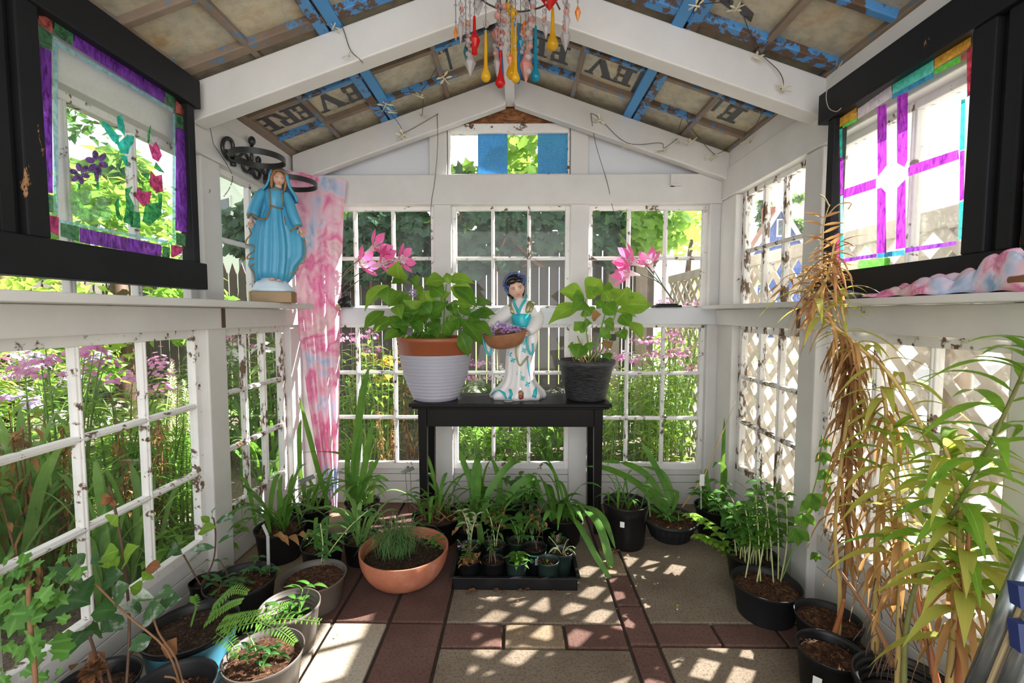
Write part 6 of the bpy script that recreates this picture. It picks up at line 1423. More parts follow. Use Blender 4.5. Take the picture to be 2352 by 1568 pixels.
for pts, n_ in (([(1775, 1230, 2.05), (1782, 1150, 2.1), (1788, 1062, 2.12)], 16), ([(1700, 1300, 1.95), (1660, 1262, 1.95), (1610, 1240, 1.97)], 6), ([(1700, 1290, 1.98), (1640, 1220, 2.0), (1590, 1190, 2.02)], 6)):
    m = MB(); st = MB(); c = spline([L(e, PY(*p)) for p in pts], 8); st.tube(c, .003, 5)
    for i, q in enumerate(c[2:]):
        for sg in (0, pi): a = i * 1.57 + sg; m.leaf(q, q + Vector((math.cos(a), math.sin(a), .15)) * .045, .032, (0, 0, 1), .1, .2, 5, 0, .45, .02, .2)
    m.build('shoot_leaves', L_LIME, e); st.build('shoot_stem', STEMG, e)
e, sz, r = pot(1773, 1340, 74, .125, 'nursery', 'squat black pot of bare-stemmed tall seedlings in bark mulch, beside the right post', fill=.84, soil=MULCH, mat=BLKPL2)
st = MB(); m = MB()
for pts in ([(1722, 1342, 1.75), (1735, 1250, 1.8), (1722, 1160, 1.85)], [(1760, 1350, 1.72), (1755, 1240, 1.78), (1748, 1140, 1.82)], [(1790, 1352, 1.72), (1782, 1240, 1.76), (1770, 1130, 1.8)], [(1800, 1340, 1.74), (1800, 1230, 1.76), (1792, 1120, 1.8)], [(1805, 1342, 1.73), (1820, 1250, 1.75), (1818, 1140, 1.78)], [(1750, 1345, 1.72), (1765, 1260, 1.76), (1775, 1180, 1.8)]):
    c = spline([L(e, PY(*p)) for p in pts], 6); st.tube(c, .0028, 6)
    for i, q in enumerate(c[6:]):
        for sg in (0, pi): a = i * 1.57 + sg + R.uniform(-.4, .4); m.leaf(q, q + Vector((math.cos(a), math.sin(a), .2)) * .045, .034, (0, 0, 1), .1, .2, 5, 0, .45, .02, .25)
st.build('stem', STEMP, e); m.build('foliage', L_HYD, e)
v = vst = MB(); c = spline([L(e, PY(*p)) for p in ((1810, 1330, 1.72), (1840, 1250, 1.70), (1872, 1160, 1.68), (1895, 1080, 1.66), (1902, 1000, 1.66))], 5); vst.tube(c, .0022, 5, 1)
for px, py, s_ in ((1880, 1135, .065), (1840, 1215, .06), (1855, 1180, .055), (1905, 1080, .05), (1898, 1040, .045), (1902, 1010, .035), (1880, 1270, .03), (1865, 1150, .05), (1912, 1110, .04)):
    for k in range(3):
        a = -pi / 2 + (k - 1) * .8; q = L(e, PY(px, py, 1.67)); v.leaf(q, q + Vector((math.cos(a) * s_, -.02, math.sin(a) * s_)), s_ * .62, (0, -1, .3), .15, .25, 6, 0, .45, .03)
v.build('vine', [L_HYD, STEMG], e)
# fallen leaves and bits on the floor
for px, py, sz_, lab in ((1085, 1362, .05, 'curled rust-brown fallen leaf under the front left of the tray'), (1140, 1358, .035, 'rusty leaf scrap below the second tray pot'), (1158, 1362, .03, 'small rusty leaf scrap at the middle front of the tray'), (1195, 1358, .03, 'thin rusty leaf below the third tray pot'), (1212, 1356, .03, 'rusty leaf scrap near the logo pot, on the slab'), (1272, 1360, .025, 'small dark leaf near the front right of the tray'), (1188, 1383, .022, 'brown scrap lying in a patch of light on the slab'), (1030, 1350, .022, 'brown scrap on the red pavers left of the tray'), (1025, 1365, .02, 'tiny brown scrap on the red pavers near the slab joint'), (1385, 1380, .015, 'tiny brown speck on the slab near its right corner'),
                         (1558, 1392, .02, 'round olive scrap on the right slab'), (775, 1460, .014, 'yellow petal on the pale paver at the left'), (1420, 1270, .045, 'brown dead leaf at the foot of the tall black pot'), (1440, 1278, .035, 'second brown leaf at the foot of the tall black pot'), (738, 1412, .03, 'orange-brown leaf beside the mossy pot'), (690, 1497, .03, 'brown leaf by the ringed black pot')):
    p = PZ(px, py, .006); m = MB(); a = R.uniform(-.5, .5); d = Vector((math.cos(a), math.sin(a) * .6, 0)) * sz_
    m.leaf(-d / 2, d / 2 + Vector((0, 0, .004)), sz_ * .45, (0, 0, 1), .22, .5, 7, 0, .45, .12); o = m.build('fallen_leaf', L_DEAD if 'olive' not in lab and 'yellow' not in lab else L_YEL); o.location = (p.x, p.y, .004); tag(o, lab, 'fallen leaf', 'fallen leaves on the floor')
# ------------------------------------------------------------------ right-hand lilies, hanging things, small items
def lp(cx, cy, Y): return PY(1600 + cx / 1.806, 700 + cy / 1.806, Y)
def lily_stem(e, pts, r, mat, name='stem'):
    m = MB(); c = spline([L(e, p) for p in pts], 6); k = len(c); m.tube(c, [r * (1 - .6 * i / (k - 1)) for i in range(k)], 8); m.build(name, mat, e); return c
def stemleaves(m, c, t0, t1, n, ll, lw, droop, mt=0, up=.3, wave=.0, down=0, fold=.25):
    k = len(c) - 1
    for i in range(n):
        t = t0 + (t1 - t0) * (i + R.random() * .6) / n; f = t * k; a_ = min(int(f), k - 1); q = c[a_].lerp(c[a_ + 1], f - a_); an = i * 2.4 + R.uniform(-.4, .4)
        d = Vector((math.cos(an), math.sin(an) * .8, up + R.uniform(-.3, .3) - down)).normalized(); Ln = ll * R.uniform(.65, 1.1)
        m.leaf(q, q + d * Ln, lw * R.uniform(.75, 1.1), (0, 0, 1) if abs(d.z) < .85 else (0, -1, .2), .10, fold, 8, mt, .38, wave, droop, 1.0)
def rpot(px, py, hw, h, lab, style='nursery', **k): return pot(px, py, hw, h, style, lab, name='potted_lily', **k)
e1, sz, r = rpot(1880, 1406, 67, .13, 'black pot by the right post with a stalk smothered in dry brown leaves', fill=.86, soil=MULCH, mat=BLKPL2)
c = lily_stem(e1, [lp(550, 1310, 1.52), lp(575, 1120, 1.50), lp(592, 800, 1.46), lp(600, 500, 1.42), lp(590, 280, 1.38), lp(545, 120, 1.34)], .008, STEMB)
m = MB(); stemleaves(m, c, .25, 1, 85, .085, .013, .8, 0, -.2, .2, .7, .8); stemleaves(m, c, .3, .95, 50, .07, .011, .9, 1, -.3, .22, .7, .8); m.build('dry_foliage', [L_DRY, L_DEAD], e1)
e2, sz, r = rpot(1930, 1502, 70, .14, 'black pot with a red-based straw stalk, second nearest at the right', fill=.8, soil=MULCH)
c = lily_stem(e2, [lp(585, 1468, 1.40), lp(630, 1330, 1.38), lp(655, 1240, 1.36)], .010, STEMR, 'stub'); c = lily_stem(e2, [lp(628, 1425, 1.40), lp(634, 1200, 1.40), lp(615, 950, 1.39), lp(650, 600, 1.36), lp(690, 300, 1.33), lp(650, 30, 1.30), lp(640, -60, 1.3)], .007, STEMO)
m = MB(); stemleaves(m, c, .35, .75, 30, .09, .014, .9, 0, -.2, .14, .6, .6); stemleaves(m, c, .72, 1, 26, .10, .014, .4, 1, .2); m.build('foliage', [L_DRY, L_YEL], e2)
m = MB(); m.bar((-.07, -.05, .045), (-.085, -.075, .11), .022, .001, (-.6, -.8, 0)); m.build('label', LABELW, e2)
e3, sz, r = rpot(2056, 1548, 104, .20, 'large ringed black pot of yellowing lilies at the lower right', style='ringed', fill=.42)
S = {}
S['a'] = lily_stem(e3, [lp(690, 1405, 1.28), lp(695, 1180, 1.28), lp(700, 900, 1.27), lp(735, 500, 1.25), lp(715, 330, 1.24)], .010, STEMO)
S['b'] = lily_stem(e3, [lp(778, 1600, 1.16), lp(785, 1300, 1.18), lp(790, 1000, 1.19), lp(775, 700, 1.2), lp(750, 480, 1.2)], .009, STEMO)
S['c'] = lily_stem(e3, [lp(800, 1600, 1.14), lp(812, 1300, 1.15), lp(880, 1040, 1.13), lp(1040, 760, 1.08), lp(1180, 470, 1.02), lp(1325, 140, .95)], .0072, plain('olive_stem', (.16, .17, .05), .5, var=.4))
S['d'] = lily_stem(e3, [lp(980, 1600, 1.08), lp(1000, 1350, 1.09), lp(1025, 1050, 1.1), lp(1010, 760, 1.1), lp(960, 560, 1.12)], .011, STEMO)
S['e'] = lily_stem(e3, [lp(945, 1590, 1.10), lp(890, 1330, 1.13), lp(855, 1170, 1.15), lp(850, 1080, 1.16)], .009, STEMR)
S['f'] = lily_stem(e3, [lp(1010, 1600, 1.07), lp(1030, 1250, 1.08), lp(1060, 900, 1.07)], .009, STEMR)
S['g'] = lily_stem(e3, [lp(760, 1460, 1.2), lp(690, 1290, 1.24), lp(545, 1070, 1.3)], .010, STEMB, 'dead_stem')
S['h'] = lily_stem(e3, [lp(1000, 1200, 1.12), lp(985, 850, 1.13), lp(900, 560, 1.16), lp(760, 300, 1.2), lp(600, 150, 1.25), lp(450, 10, 1.3), lp(500, -120, 1.31), lp(525, -250, 1.31)], .007, STEMO)
m = MB(); stemleaves(m, S['c'], .40, .98, 34, .20, .031, .4, 0, .25, .03); stemleaves(m, S['c'], .9, 1, 10, .15, .026, .1, 0, .2); m.build('green_foliage', L_LILY, e3)
m = MB(); stemleaves(m, S['d'], .35, 1, 30, .19, .032, .5, 0, .3); stemleaves(m, S['b'], .45, 1, 20, .16, .027, .5, 0, .2); stemleaves(m, S['a'], .5, 1, 16, .15, .024, .5, 0, .2); stemleaves(m, S['h'], .35, .8, 18, .15, .02, .5, 0, .2); stemleaves(m, S['f'], .3, .95, 15, .19, .034, .6, 0, .1); m.build('yellow_foliage', L_YEL, e3)
m = MB(); stemleaves(m, S['d'], .5, 1, 17, .19, .03, .4, 0, .4); stemleaves(m, S['b'], .7, 1, 10, .16, .026, .3, 0, .4); stemleaves(m, S['f'], .6, 1, 14, .15, .026, .3, 0, .3); m.build('lime_foliage', L_LIME, e3)
m = MB(); stemleaves(m, S['a'], .30, .95, 36, .09, .013, .9, 0, -.2, .14, .7, .6); stemleaves(m, S['h'], .5, .95, 46, .085, .011, .9, 0, -.1, .14, .5, .6); stemleaves(m, S['d'], .25, .55, 16, .11, .018, .9, 0, -.2, .14, .7, .6); stemleaves(m, S['b'], .3, .7, 20, .10, .016, .9, 0, -.2, .14, .7, .6); stemleaves(m, S['h'], .84, 1.0, 22, .085, .011, .1, 0, .15); m.build('dry_foliage', L_DRY, e3)
m = MB()
for k in range(40):
    s_ = S[R.choice('abdeg')]; q = s_[int(len(s_) * R.uniform(.1, .45))]; d = Vector((R.uniform(-1, 1), R.uniform(-1, .3), -.6)); m.tube(curve(q, q + d * .03, q + d * .04 + Vector((R.uniform(-.03, .03), 0, -.05)), 5), .0014, 4)
m.build('tendril', STEMD, e3)
# wiry dry tangle lying over the shelf end
D = empty('dried_fern', PY(1885, 660, 1.55), label='wiry dried fern tangle drooping over the far end of the right shelf', cat='dried plant')
m = lv = MB()
for k in range(34):
    px, py = R.uniform(1835, 1945), R.uniform(610, 700); p = L(D, PY(px, py, R.uniform(1.45, 1.62))); p.x = min(p.x, .1); d = Vector((R.uniform(-1, 1), R.uniform(-.6, .3), R.uniform(-1, .6))) * .05
    c = curve(p, p + d + Vector((0, 0, .02)), p + d * 2 + Vector((R.uniform(-.03, .03), 0, R.uniform(-.06, .02))), 6); m.tube(c, .0013, 4, 1)
    for q in c[2::2]: lv.leaf(q, q + Vector((R.uniform(-.05, .05), R.uniform(-.03, .02), R.uniform(-.05, .01))), .008, (0, -1, .4), .2, .5, 4, 0, .5, .1)
for pts in ([(1888, 660, 1.5), (1889, 560, 1.5), (1893, 510, 1.5), (1905, 470, 1.5)], [(1900, 495, 1.5), (1925, 470, 1.5), (1955, 466, 1.5), (1948, 480, 1.5)], [(1905, 475, 1.5), (1895, 455, 1.5), (1882, 446, 1.5)]):
    m.tube(spline([L(D, PY(*p)) for p in pts], 4), .002, 5, 1)
for k in range(9):
    for sg in (-1, 1): q = L(D, PY(1889, 500 + k * 18, 1.5)); lv.leaf(q, q + Vector((sg * R.uniform(.05, .075), -.01, R.uniform(-.03, .03) + (.02 if sg > 0 else -.01))), .010, (0, -1, .3), .1, .4, 5, 0, .4, .05)
m.build('frond', [L_DRY, STEMO], D)
# cloth heap and plastic film on the right shelf
def sheet(name, mat, x0_, x1_, y0_, y1_, nx, ny, fz, lab, cat, fxy=None):
    m = MB(); vs = []; us = []
    for j in range(ny + 1):
        for i in range(nx + 1):
            u, v_ = i / nx, j / ny; x = x0_ + (x1_ - x0_) * u; y = y0_ + (y1_ - y0_) * v_
            if fxy: x, y = fxy(u, v_, x, y)
            vs.append((x, y, fz(u, v_))); us.append((u, v_))
    m.add(vs, [(j * (nx + 1) + i, j * (nx + 1) + i + 1, (j + 1) * (nx + 1) + i + 1, (j + 1) * (nx + 1) + i) for j in range(ny) for i in range(nx)], 0, True, us)
    o = m.build(name, mat); md = o.modifiers.new('solid', 'SOLIDIFY'); md.thickness = .002; md.offset = 1; return tag(o, lab, cat)
def heap(u, v_):
    prof_ = .010 + .080 * math.sin(pi * min(1, max(0, (v_ + .12) / 1.05))) ** .8 * (.75 + .25 * math.sin(v_ * 7)) if v_ < .93 else .012
    e_ = min(1, u / .16) * min(1, (1 - u) / .12); f = abs(math.sin(5 * u + 9 * v_ + 2.6 * math.sin(7 * v_ + 2 * u))) * .5 + abs(math.sin(23 * v_ - 8 * u + math.sin(9 * u + 11 * v_) * 1.8)) * .32 + abs(math.sin(41 * v_ + 13 * u)) * .1 + .22
    return 1.1995 + max(.0, prof_ * min(1, e_) ** .5 * min(1.15, f)) + .002 * math.sin(40 * v_ + 22 * u)
sheet('cloth', TIEDYE2, 1.052, 1.145, .80, 1.40, 60, 140, heap, 'crumpled pink and blue tie-dye cloth heaped on the right shelf', 'cloth', lambda u, v_, x, y: (x + .008 * math.sin(v_ * 17) * (1 - u), y + .02 * math.sin(u * 5)))
FILM = plain('grey_plastic_film', (.20, .21, .23), .15, spec=.8, var=.6, sc=20)
sheet('plastic_film', FILM, 1.052, 1.14, 1.38, 1.72, 30, 60, lambda u, v_: 1.2 + .026 * abs(math.sin(9 * v_ + 5 * u)) * math.sin(pi * min(1, max(.02, v_))) + .004 * math.sin(70 * v_ + 30 * u), 'wrinkled grey plastic film on the right shelf, beyond the tie-dye cloth', 'plastic film')
m = MB(); m.tube([(1.052, .99, 1.222), (1.05, .9, 1.224), (1.05, .78, 1.226)], [.010, .013, .014], 12); tag(m.build('wooden_stick', plain('varnished_wood', (.36, .15, .05), .3, var=.3)), 'varnished brown wooden stick lying in front of the tie-dye cloth', 'stick')
# galvanised pipe and blue item at the lower right
GP = empty('folded_chair', (1.02, .86, 0), label='grey metal tubes with dark blue panels leaning at the lower right edge', cat='folding frame')
m = MB()
for a, b in (((2235, 1600, .93), (2400, 1190, .90)), ((2300, 1600, .88), (2440, 1260, .86))):
    m2 = MB(); m2.tube([L(GP, PY(*a)) , L(GP, PY(*b))], .019 if a[0] < 2290 else .015, 20); m2.build('tube', STEEL, GP)
m2 = MB(); m2.bar(L(GP, PY(2265, 1600, .90)), L(GP, PY(2395, 1280, .88)), .006, .012); m2.build('strip', TAN, GP)
for ya, yb in ((1345, 1398), (1432, 1500)):
    a, b, c_, d = [L(GP, PY(2338, ya, .86)), L(GP, PY(2420, ya + 10, .86)), L(GP, PY(2420, yb + 30, .86)), L(GP, PY(2345, yb, .86))]; m2 = MB(); m2.add([a, b, c_, d] + [q + Vector((.0, .02, 0)) for q in (a, b, c_, d)], [(0, 1, 2, 3), (7, 6, 5, 4), (0, 4, 5, 1), (1, 5, 6, 2), (2, 6, 7, 3), (3, 7, 4, 0)]); m2.build('panel', NAVY, GP)
leg = MB(); leg.tube([L(GP, PY(2235, 1600, .93)), Vector((-.05, .09, .0))], .019, 16); leg.build('tube', STEEL, GP)
# ---------------- artificial pink lilies (garden lights)
LWT = leafm('lily_trumpet', (.80, .66, .70), (.86, .80, .80), .4, (.95, .85, .88), 0, .5)
HOT = leafm('hot_pink_petal', (.80, .07, .34), (.90, .22, .52), .35, (1, .35, .62), 0, .5)
def trumpet(m, base, d, Ln, rad):
    base = Vector(base); d = Vector(d).normalized(); u = d.orthogonal().normalized(); v_ = d.cross(u); prof_ = [(0, .06), (.25, .12), (.5, .24), (.62, .34)]; n = 12
    vs = [base + d * Ln * t + (u * math.cos(2 * pi * j / n) + v_ * math.sin(2 * pi * j / n)) * rad * q for t, q in prof_ for j in range(n)]
    m.add(vs, [(i * n + j, i * n + (j + 1) % n, (i + 1) * n + (j + 1) % n, (i + 1) * n + j) for i in range(len(prof_) - 1) for j in range(n)], 1, True)
    for k in range(6):
        a = k * pi / 3; o_ = u * math.cos(a) + v_ * math.sin(a); b_ = base + d * Ln * .52 + o_ * rad * .22; m.leaf(b_, base + d * Ln * 1.0 + o_ * rad * 1.0, rad * .62, d, -.08, .15, 6, 0, .5)
    for k in range(4): a = k * 1.57; m.tube([base + d * Ln * .5, base + d * Ln * .95 + (u * math.cos(a) + v_ * math.sin(a)) * rad * .12], .0012, 4, 1)
def lily_light(lab, basept, stems, flowers, Y):
    e = empty('artificial_lily_light', basept, label=lab, cat='artificial flower'); bs = MB()
    bs.box((-.075, -.012, 0), (.075, .05, .014)); bs.box((-.055, -.004, .014), (.055, .045, .022)); bs.build('base', BLKPL, e, bev=.003)
    m = MB()
    for pts in stems: m.tube(spline([L(e, PY(a, b, Y)) for a, b in pts], 5), .0028, 6)
    m.build('stem', STEMG if False else plain('dark_green_stem', (.10, .12, .05), .5), e)
    for bx_, by_, tx_, ty_, r_ in flowers:
        m = MB(); a = L(e, PY(bx_, by_, Y)); b = L(e, PY(tx_, ty_, Y - R.uniform(.02, .06))); trumpet(m, a, b - a, (b - a).length, r_); m.build('flower', [HOT, LWT], e)
bp = PY(1535, 704, 2.63)
lily_light('artificial pink lily leaning left on a black base, right end of the back rail', (bp.x, 2.63, 1.188), [[(1548, 692), (1520, 655), (1480, 610)], [(1548, 692), (1515, 650), (1468, 628)], [(1548, 692), (1530, 668), (1496, 610)]],
           [(1478, 612), (1420, 568), ] if False else [(1480, 612, 1424, 590, .088), (1470, 632, 1418, 622, .085), (1500, 622, 1486, 585, .078)], 2.62)
bp = PY(775, 702, 2.58)
lily_light('spray of four artificial pink lilies beside the tie-dye curtain', (bp.x, 2.6, 1.188), [[(768, 690), (785, 640), (815, 612)], [(768, 690), (790, 630), (838, 585)], [(768, 690), (800, 645), (852, 612)], [(768, 690), (830, 640), (905, 600)]],
           [(838, 582, 882, 555, .085), (815, 614, 850, 598, .095), (852, 612, 902, 598, .095), (905, 600, 938, 592, .088)], 2.60)
# small black spot lamp by the curtain
SL = empty('spotlight', PY(786, 704, 2.60), label='small black clip spotlight with a pale ring, on the back rail beside the curtain', cat='spotlight')
m = MB(); m.tube([(-.02, -.03, .004), (.03, .02, .05)], [.026, .022], 16); m.build('lamp_head', BLKPL, SL); m = MB(); m.tube([(-.026, -.035, -.002), (-.016, -.026, .008)], [.030, .030], 18); m.build('ring', TAN, SL)
m = MB(); m.box((-.03, .0, .085), (.05, .02, .125)); m.bar((.02, .01, .03), (.0, .01, .09), .008, .008); m.build('bracket', BLKPL, SL, bev=.003)
# ---------------- chandelier of coloured glass drops
def glassm(name, c, a=.55, rough=.08):
    b = NB(name); tr = b.n('ShaderNodeBsdfTransparent'); tr.inputs['Color'].default_value = (*c, 1)
    b.b.inputs['Base Color'].default_value = (*c, 1); b.b.inputs['Roughness'].default_value = rough; b.b.inputs['Specular IOR Level'].default_value = .8
    tl = b.n('ShaderNodeBsdfTranslucent'); tl.inputs['Color'].default_value = (*c, 1)
    b.shader(b.mixsh(a * .72, tr.outputs[0], b.mixsh(.45, b.b.outputs[0], tl.outputs[0]))); return b.m
GY = glassm('amber_glass', (.90, .62, .04), .75); GR = glassm('red_glass', (.80, .03, .03), .8); GB = glassm('turquoise_glass', (.02, .42, .58), .8); GC = glassm('clear_crystal', (.78, .75, .76), .5, .03); GP_ = glassm('blush_crystal', (.86, .52, .46), .6, .05); GO = glassm('orange_crystal', (.95, .50, .10), .75); GG = glassm('dark_green_crystal', (.02, .22, .24), .85)
CHY = 1.50
CH = empty('chandelier', (PY(1190, 0, CHY).x, CHY, 2.30), label='hanging chandelier of coloured glass drops and crystals under the ridge', cat='chandelier')
m = MB(); m.tube([(0, 0, .02), (0, 0, -.08)], .006, 8)
for k in range(10):
    a = k * .628; o_ = Vector((math.cos(a), math.sin(a), 0)); m.tube(spline([Vector((0, 0, -.10)), o_ * .06 + Vector((0, 0, -.075)), o_ * .13 + Vector((0, 0, -.085)), o_ * .175 + Vector((0, 0, -.125))], 5), .003, 6)
m.tube([(.15 * math.cos(a), .15 * math.sin(a), -.10) for a in [2 * pi * k / 30 for k in range(31)]], .003, 6); m.build('wire_frame', WIRE, CH)
m = MB(); m.tube([(0, 0, .02), (0, 0, .06)], .003, 6); m.build('hook', WIRE, CH)
def oct_(m, c, r, h_, mt=0, n=6):
    i0 = len(m.v); c = Vector(c); vs = [c + Vector((0, 0, h_ * .5))] + [c + Vector((r * math.cos(2 * pi * j / n), r * math.sin(2 * pi * j / n), h_ * .05)) for j in range(n)] + [c - Vector((0, 0, h_ * .5))]
    m.add(vs, [(0, 1 + j, 1 + (j + 1) % n) for j in range(n)] + [(n + 1, 1 + (j + 1) % n, 1 + j) for j in range(n)], mt)
drops = [('tear', 1116, 70, 188, GY, 11), ('tear', 1149, 100, 202, GR, 11), ('tear', 1175, 30, 182, GY, 12), ('tear', 1184, 60, 190, GY, 10), ('tear', 1230, 60, 188, GB, 11), ('tear', 1269, 18, 116, GY, 13), ('bip', 1090, 38, 128, GR, 13), ('cry', 1145, 50, 110, GP_, 16), ('cry', 1208, 42, 92, GO, 13), ('cry', 1208, 112, 194, GP_, 14), ('cry', 1213, 96, 170, GC, 9), ('cry', 1080, 120, 176, GC, 13), ('cry', 1143, 112, 186, GC, 9),
         ('cry', 1299, 56, 120, GC, 12), ('cry', 1302, 20, 80, GC, 8), ('cry', 1327, 10, 52, GO, 7), ('cry', 1047, 58, 96, GO, 5), ('cry', 1058, 32, 104, GC, 8), ('cry', 1070, 98, 142, GG, 6), ('cry', 1098, -16, 40, GC, 12), ('cry', 1254, 46, 90, GC, 8), ('cry', 1262, -22, 26, GR, 19), ('cry', 1196, 86, 110, GB, 8), ('cry', 1172, 120, 155, GO, 8), ('bead', 1145, 5, 20, GP_, 8), ('bead', 1143, 28, 44, GP_, 8), ('bead', 1178, 20, 42, GY, 11), ('bead', 1168, 6, 24, GY, 9), ('bead', 1117, 46, 64, GC, 7), ('bead', 1221, 36, 54, GP_, 8), ('bead', 1206, 0, 16, GC, 8), ('cry', 1150, 106, 150, GR, 4)]
for px, ya, yb, st_, r_ in ((1168, 48, 140, 7, 3.2), (1184, 40, 138, 7, 3.2), (1212, 58, 160, 11, 6.5), (1220, 30, 110, 10, 6), (1200, 70, 120, 9, 4.5), (1076, 48, 120, 10, 5.5), (1138, 100, 140, 9, 5), (1153, 60, 110, 9, 5), (1300, -5, 60, 12, 7), (1252, 20, 60, 10, 5), (1060, 5, 60, 11, 5.5), (1225, -10, 30, 10, 6), (1160, 10, 60, 10, 6)):
    for q in range(ya, yb, st_): drops.append(('bead', px + (q * 7 % 5) - 2, q, q + 2 * r_, GP_ if (q // st_) % 3 == 1 and r_ > 4 else GC, r_))
for i, (ty, px, ya, yb, gm_, rp) in enumerate(drops):
    Yd = CHY + (((i * 37) % 11) - 5) * .018; a = PY(px, ya, Yd) - CH.location; b = PY(px, yb, Yd) - CH.location; Lz = a.z - b.z; rr_ = rp / FPX * Yd; m = MB()
    if ty == 'tear': m.lathe([(.001, 0), (rr_ * .6, rr_ * .18), (rr_ * .97, rr_ * .7), (rr_, rr_ * 1.0), (rr_ * .85, rr_ * 1.6), (rr_ * .5, rr_ * 2.4), (rr_ * .36, rr_ * 3.4), (rr_ * .30, Lz * .75), (rr_ * .22, Lz)], (b.x, b.y, b.z), 20)
    elif ty == 'bip': m.lathe([(.001, 0), (rr_ * .5, Lz * .05), (rr_ * .45, Lz * .18), (rr_ * .6, Lz * .22), (rr_, Lz * .38), (rr_ * .7, Lz * .5), (rr_ * .3, Lz * .6), (rr_ * .22, Lz)], (b.x, b.y, b.z), 12, smooth=False)
    elif ty == 'bead': m.ball((a + b) / 2, rr_, 12)
    else: oct_(m, (a + b) / 2, rr_, Lz, 0, 6); oct_(m, (a + b) / 2 + Vector((0, -.004, Lz * .1)), rr_ * .72, Lz * .5, 0, 5)
    d = m.build({'tear': 'teardrop', 'bip': 'finial_drop', 'bead': 'bead', 'cry': 'crystal'}[ty], gm_, CH)
    if ty != 'bead' and ya > 0:
        m = MB(); top = Vector((a.x, a.y, -.10)); m.tube([a, top], .0011, 4); n_ = int((top.z - a.z) / .018)
        for k in range(n_):
            if i % 3 != 1 or k % 3 == 0: oct_(m, a + (top - a) * ((k + .5) / max(1, n_)), .0045 + .0025 * (k % 2), .011, 1, 5)
        m.build('bead_chain', [WIRE, GC], d) if False else m.build('bead_chain', [WIRE, GC], CH)
# ---------------- string of dragonfly lights
SLT = empty('string_lights', (0, 2.2, 2.2), label='string of pale dragonfly lights on thin wire, looped along the rafters', cat='string lights')
DF = plain('pale_plastic_dragonfly', (.62, .58, .42), .35, var=.1)
def rz_(px, py):       # point on the underside of the roof sashes
    r_ = ray(px, py); best = None
    for k in range(1, 400):
        t = .012 * k + .4; p = CAM + r_ * t
        if p.z > roofz(p.x) - .06: return p
    return CAM + r_ * 2.4
def dfly(p, s_, rot):
    m = MB(); M = Euler((R.uniform(-.6, .6), R.uniform(-.5, .5), rot)).to_matrix(); p = Vector(p)
    m.tube([p + M @ Vector((0, -.9 * s_, 0)), p, p + M @ Vector((0, .35 * s_, .0))], [s_ * .05, s_ * .08, s_ * .11], 6)
    for sx in (-1, 1):
        for fy, an in ((.12, .25), (-.08, -.35)): a = p + M @ Vector((0, fy * s_, .02 * s_)); b = p + M @ Vector((sx * s_ * .85, (fy + an) * s_, .12 * s_)); m.leaf(a, b, s_ * .26, M @ Vector((0, 0, 1)), .05, .05, 5, 0, .6)
    m.build('dragonfly', DF, SLT)
fl = lambda px, py, Y: PY(px, py, Y) - SLT.location
F1, F2 = 1.772, 2.555    # faces of the two rafter pairs
DL = [(765, 64, F1), (800, 128, F1), (885, 242, 2.40), (898, 258, 2.42), (970, 265, 2.53), (925, 312, F2), (1020, 180, 2.3), (965, 222, 2.4), (1600, 14, 1.6), (1690, 22, 1.65), (1738, 133, F1), (1798, 206, F1), (1720, 326, 2.35), (1636, 362, F2), (1585, 328, F2), (1556, 326, F2), (1440, 338, F2), (1520, 348, F2), (1375, 277, F2)]
for px, py, Y in DL: dfly(fl(px, py, Y - .015), .034 * (Y / 2.2 + .25), R.uniform(0, 6.28))
wires = [[(765, 64, F1), (785, 60, F1), (805, 115, F1), (830, 140, F1 - .01), (850, 170, 2.2), (885, 240, 2.40), (920, 290, 2.5), (927, 305, F2), (1000, 265, F2), (1004, 262, F2)], [(1004, 262, F2), (1005, 340, 2.58), (998, 420, 2.63), (990, 475, 2.63), (985, 600, 2.64), (980, 640, 2.64)],
         [(898, 218, 2.38), (966, 214, 2.40), (970, 262, 2.5)], [(966, 214, 2.4), (1000, 160, 2.3), (1012, 120, 2.25)], [(1605, 10, 1.6), (1690, 10, 1.65), (1720, 70, 1.7), (1745, 120, F1 - .01), (1790, 165, F1 - .01), (1798, 200, F1 - .01), (1770, 220, 1.9), (1718, 315, 2.3), (1655, 350, 2.5), (1636, 350, F2), (1592, 300, 2.5), (1570, 270, 2.45), (1556, 310, 2.52)],
         [(1556, 318, F2), (1525, 340, F2), (1517, 328, F2), (1440, 328, F2), (1375, 270, F2), (1357, 260, F2)], [(1357, 260, F2), (1368, 330, 2.6), (1395, 420, 2.63), (1408, 480, 2.64), (1430, 540, 2.64), (1438, 570, 2.64)]]
for wr in wires: m = MB(); m.tube(spline([fl(*p) for p in wr], 5), .0016, 5); m.build('wire', WIRE, SLT)
# loose wires: right frame hanger and left wire
m = MB(); m.tube(spline([PX(*p) for p in ((1935, 140, 1.075), (1900, 205, 1.07), (1902, 245, 1.07), (1920, 256, 1.07), (1932, 248, 1.075))], 5), .0014, 5); tag(m.build('hanging_wire', WIREP), 'thin pale wire looped on the corner of the purple cross frame', 'wire')
m = MB(); m.tube([PX(*p) for p in ((475, 255, -1.24), (490, 330, -1.245), (520, 375, -1.25))], .0014, 5)
for k in range(22):
    t = k / 21; p = spline([PX(*q) for q in ((520, 375, -1.25), (534, 405, -1.25), (528, 430, -1.25), (515, 450, -1.25))], 8); m.ball(p[int(t * (len(p) - 1))], .0026, 6)
tag(m.build('bead_chain', WIRE), 'thin wire ending in a string of tiny dark beads, below the iron pot rings', 'bead chain')
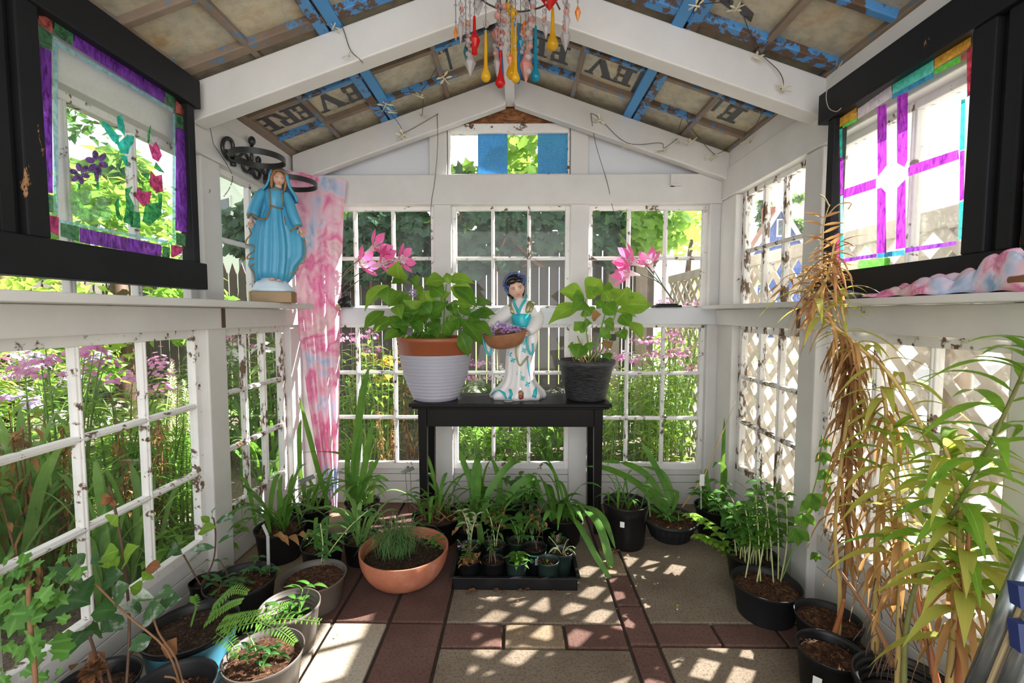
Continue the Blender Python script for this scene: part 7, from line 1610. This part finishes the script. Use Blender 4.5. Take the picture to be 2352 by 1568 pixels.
# metal strap brackets on the rails
for nm, px, X, lab in (('strap_bracket', 513, XL + .0235, 'rusty metal strap on the left rail under the statue'), ('strap_bracket', 1834, XR - .0235, 'rusty metal strap on the right rail under the shelf')):
    p = PX(px, 722, X); m = MB(); m.box((X - .001, p.y - .012, 1.092), (X + .001, p.y + .012, 1.174)); tag(m.build(nm, plain('rusty_metal', (.09, .05, .03), .7, var=.5)), lab, 'bracket')
# wood blocks: small hook blocks on the beams
for px, py, Y, lab in ((1546, 412, 2.615, 'small white wooden peg block on the back beam'),):
    p = PY(px, py, Y); m = MB(); m.box((p.x - .012, Y - .0, p.z - .035), (p.x + .012, Y + .02, p.z + .03)); m.box((p.x - .01, Y - .012, p.z - .035), (p.x + .05, Y + .02, p.z - .028)); tag(m.build('peg_block', WHITE), lab, 'peg')

# settle pots so that none stand inside one another
def settle(lst, x0, x1, y0, y1, n=200):
    for it in range(n):
        for i, (a, ra) in enumerate(lst):
            for b, rb in lst[i + 1:]:
                d = Vector((b.location.x - a.location.x, b.location.y - a.location.y, 0)); q = ra + rb + .002 - d.length
                if q > 0: d = d.normalized() if d.length > 1e-4 else Vector((1, 0, 0)); a.location -= d * q * .5; b.location += d * q * .5
            a.location.x = min(max(a.location.x, x0 + ra), x1 - ra); a.location.y = min(max(a.location.y, y0 + ra), y1 - ra)
        for e, r in lst:
            if x0 < tx0 - .1:     # floor pots also keep off the tray and the table legs
                cx = min(max(e.location.x, tx0 - .015), tx1 + .015); cy = min(max(e.location.y, tyy - .015), tyy + D_TRAY + .015); d = Vector((e.location.x - cx, e.location.y - cy, 0))
                if 1e-5 < d.length < r: e.location += d.normalized() * (r - d.length)
settle(TPOTS, tx0 + .005, tx1 - .005, tyy + .005, tyy + D_TRAY - .005)
settle(POTS, XL + .004, XR - .006, .5, YB - .01)
# CLAMP: indoor leaves stay inside the walls
for o in list(scene.objects):
    if o.parent is None and o.type == 'EMPTY' and o.name.startswith(('potted_', 'seedling', 'dried_fern')):
        for ch in o.children_recursive:
            if ch.type == 'MESH':
                ox, oy = o.location.x, o.location.y
                for v in ch.data.vertices:
                    hi = (1.155 if v.co.z + o.location.z < 1.085 else 1.128) if o.location.y < 2.7 else 9
                    v.co.x = min(max(v.co.x, -1.265 - ox), hi - ox); v.co.y = min(v.co.y, (2.636 if v.co.z + o.location.z > 1.0 else 2.655) - oy)
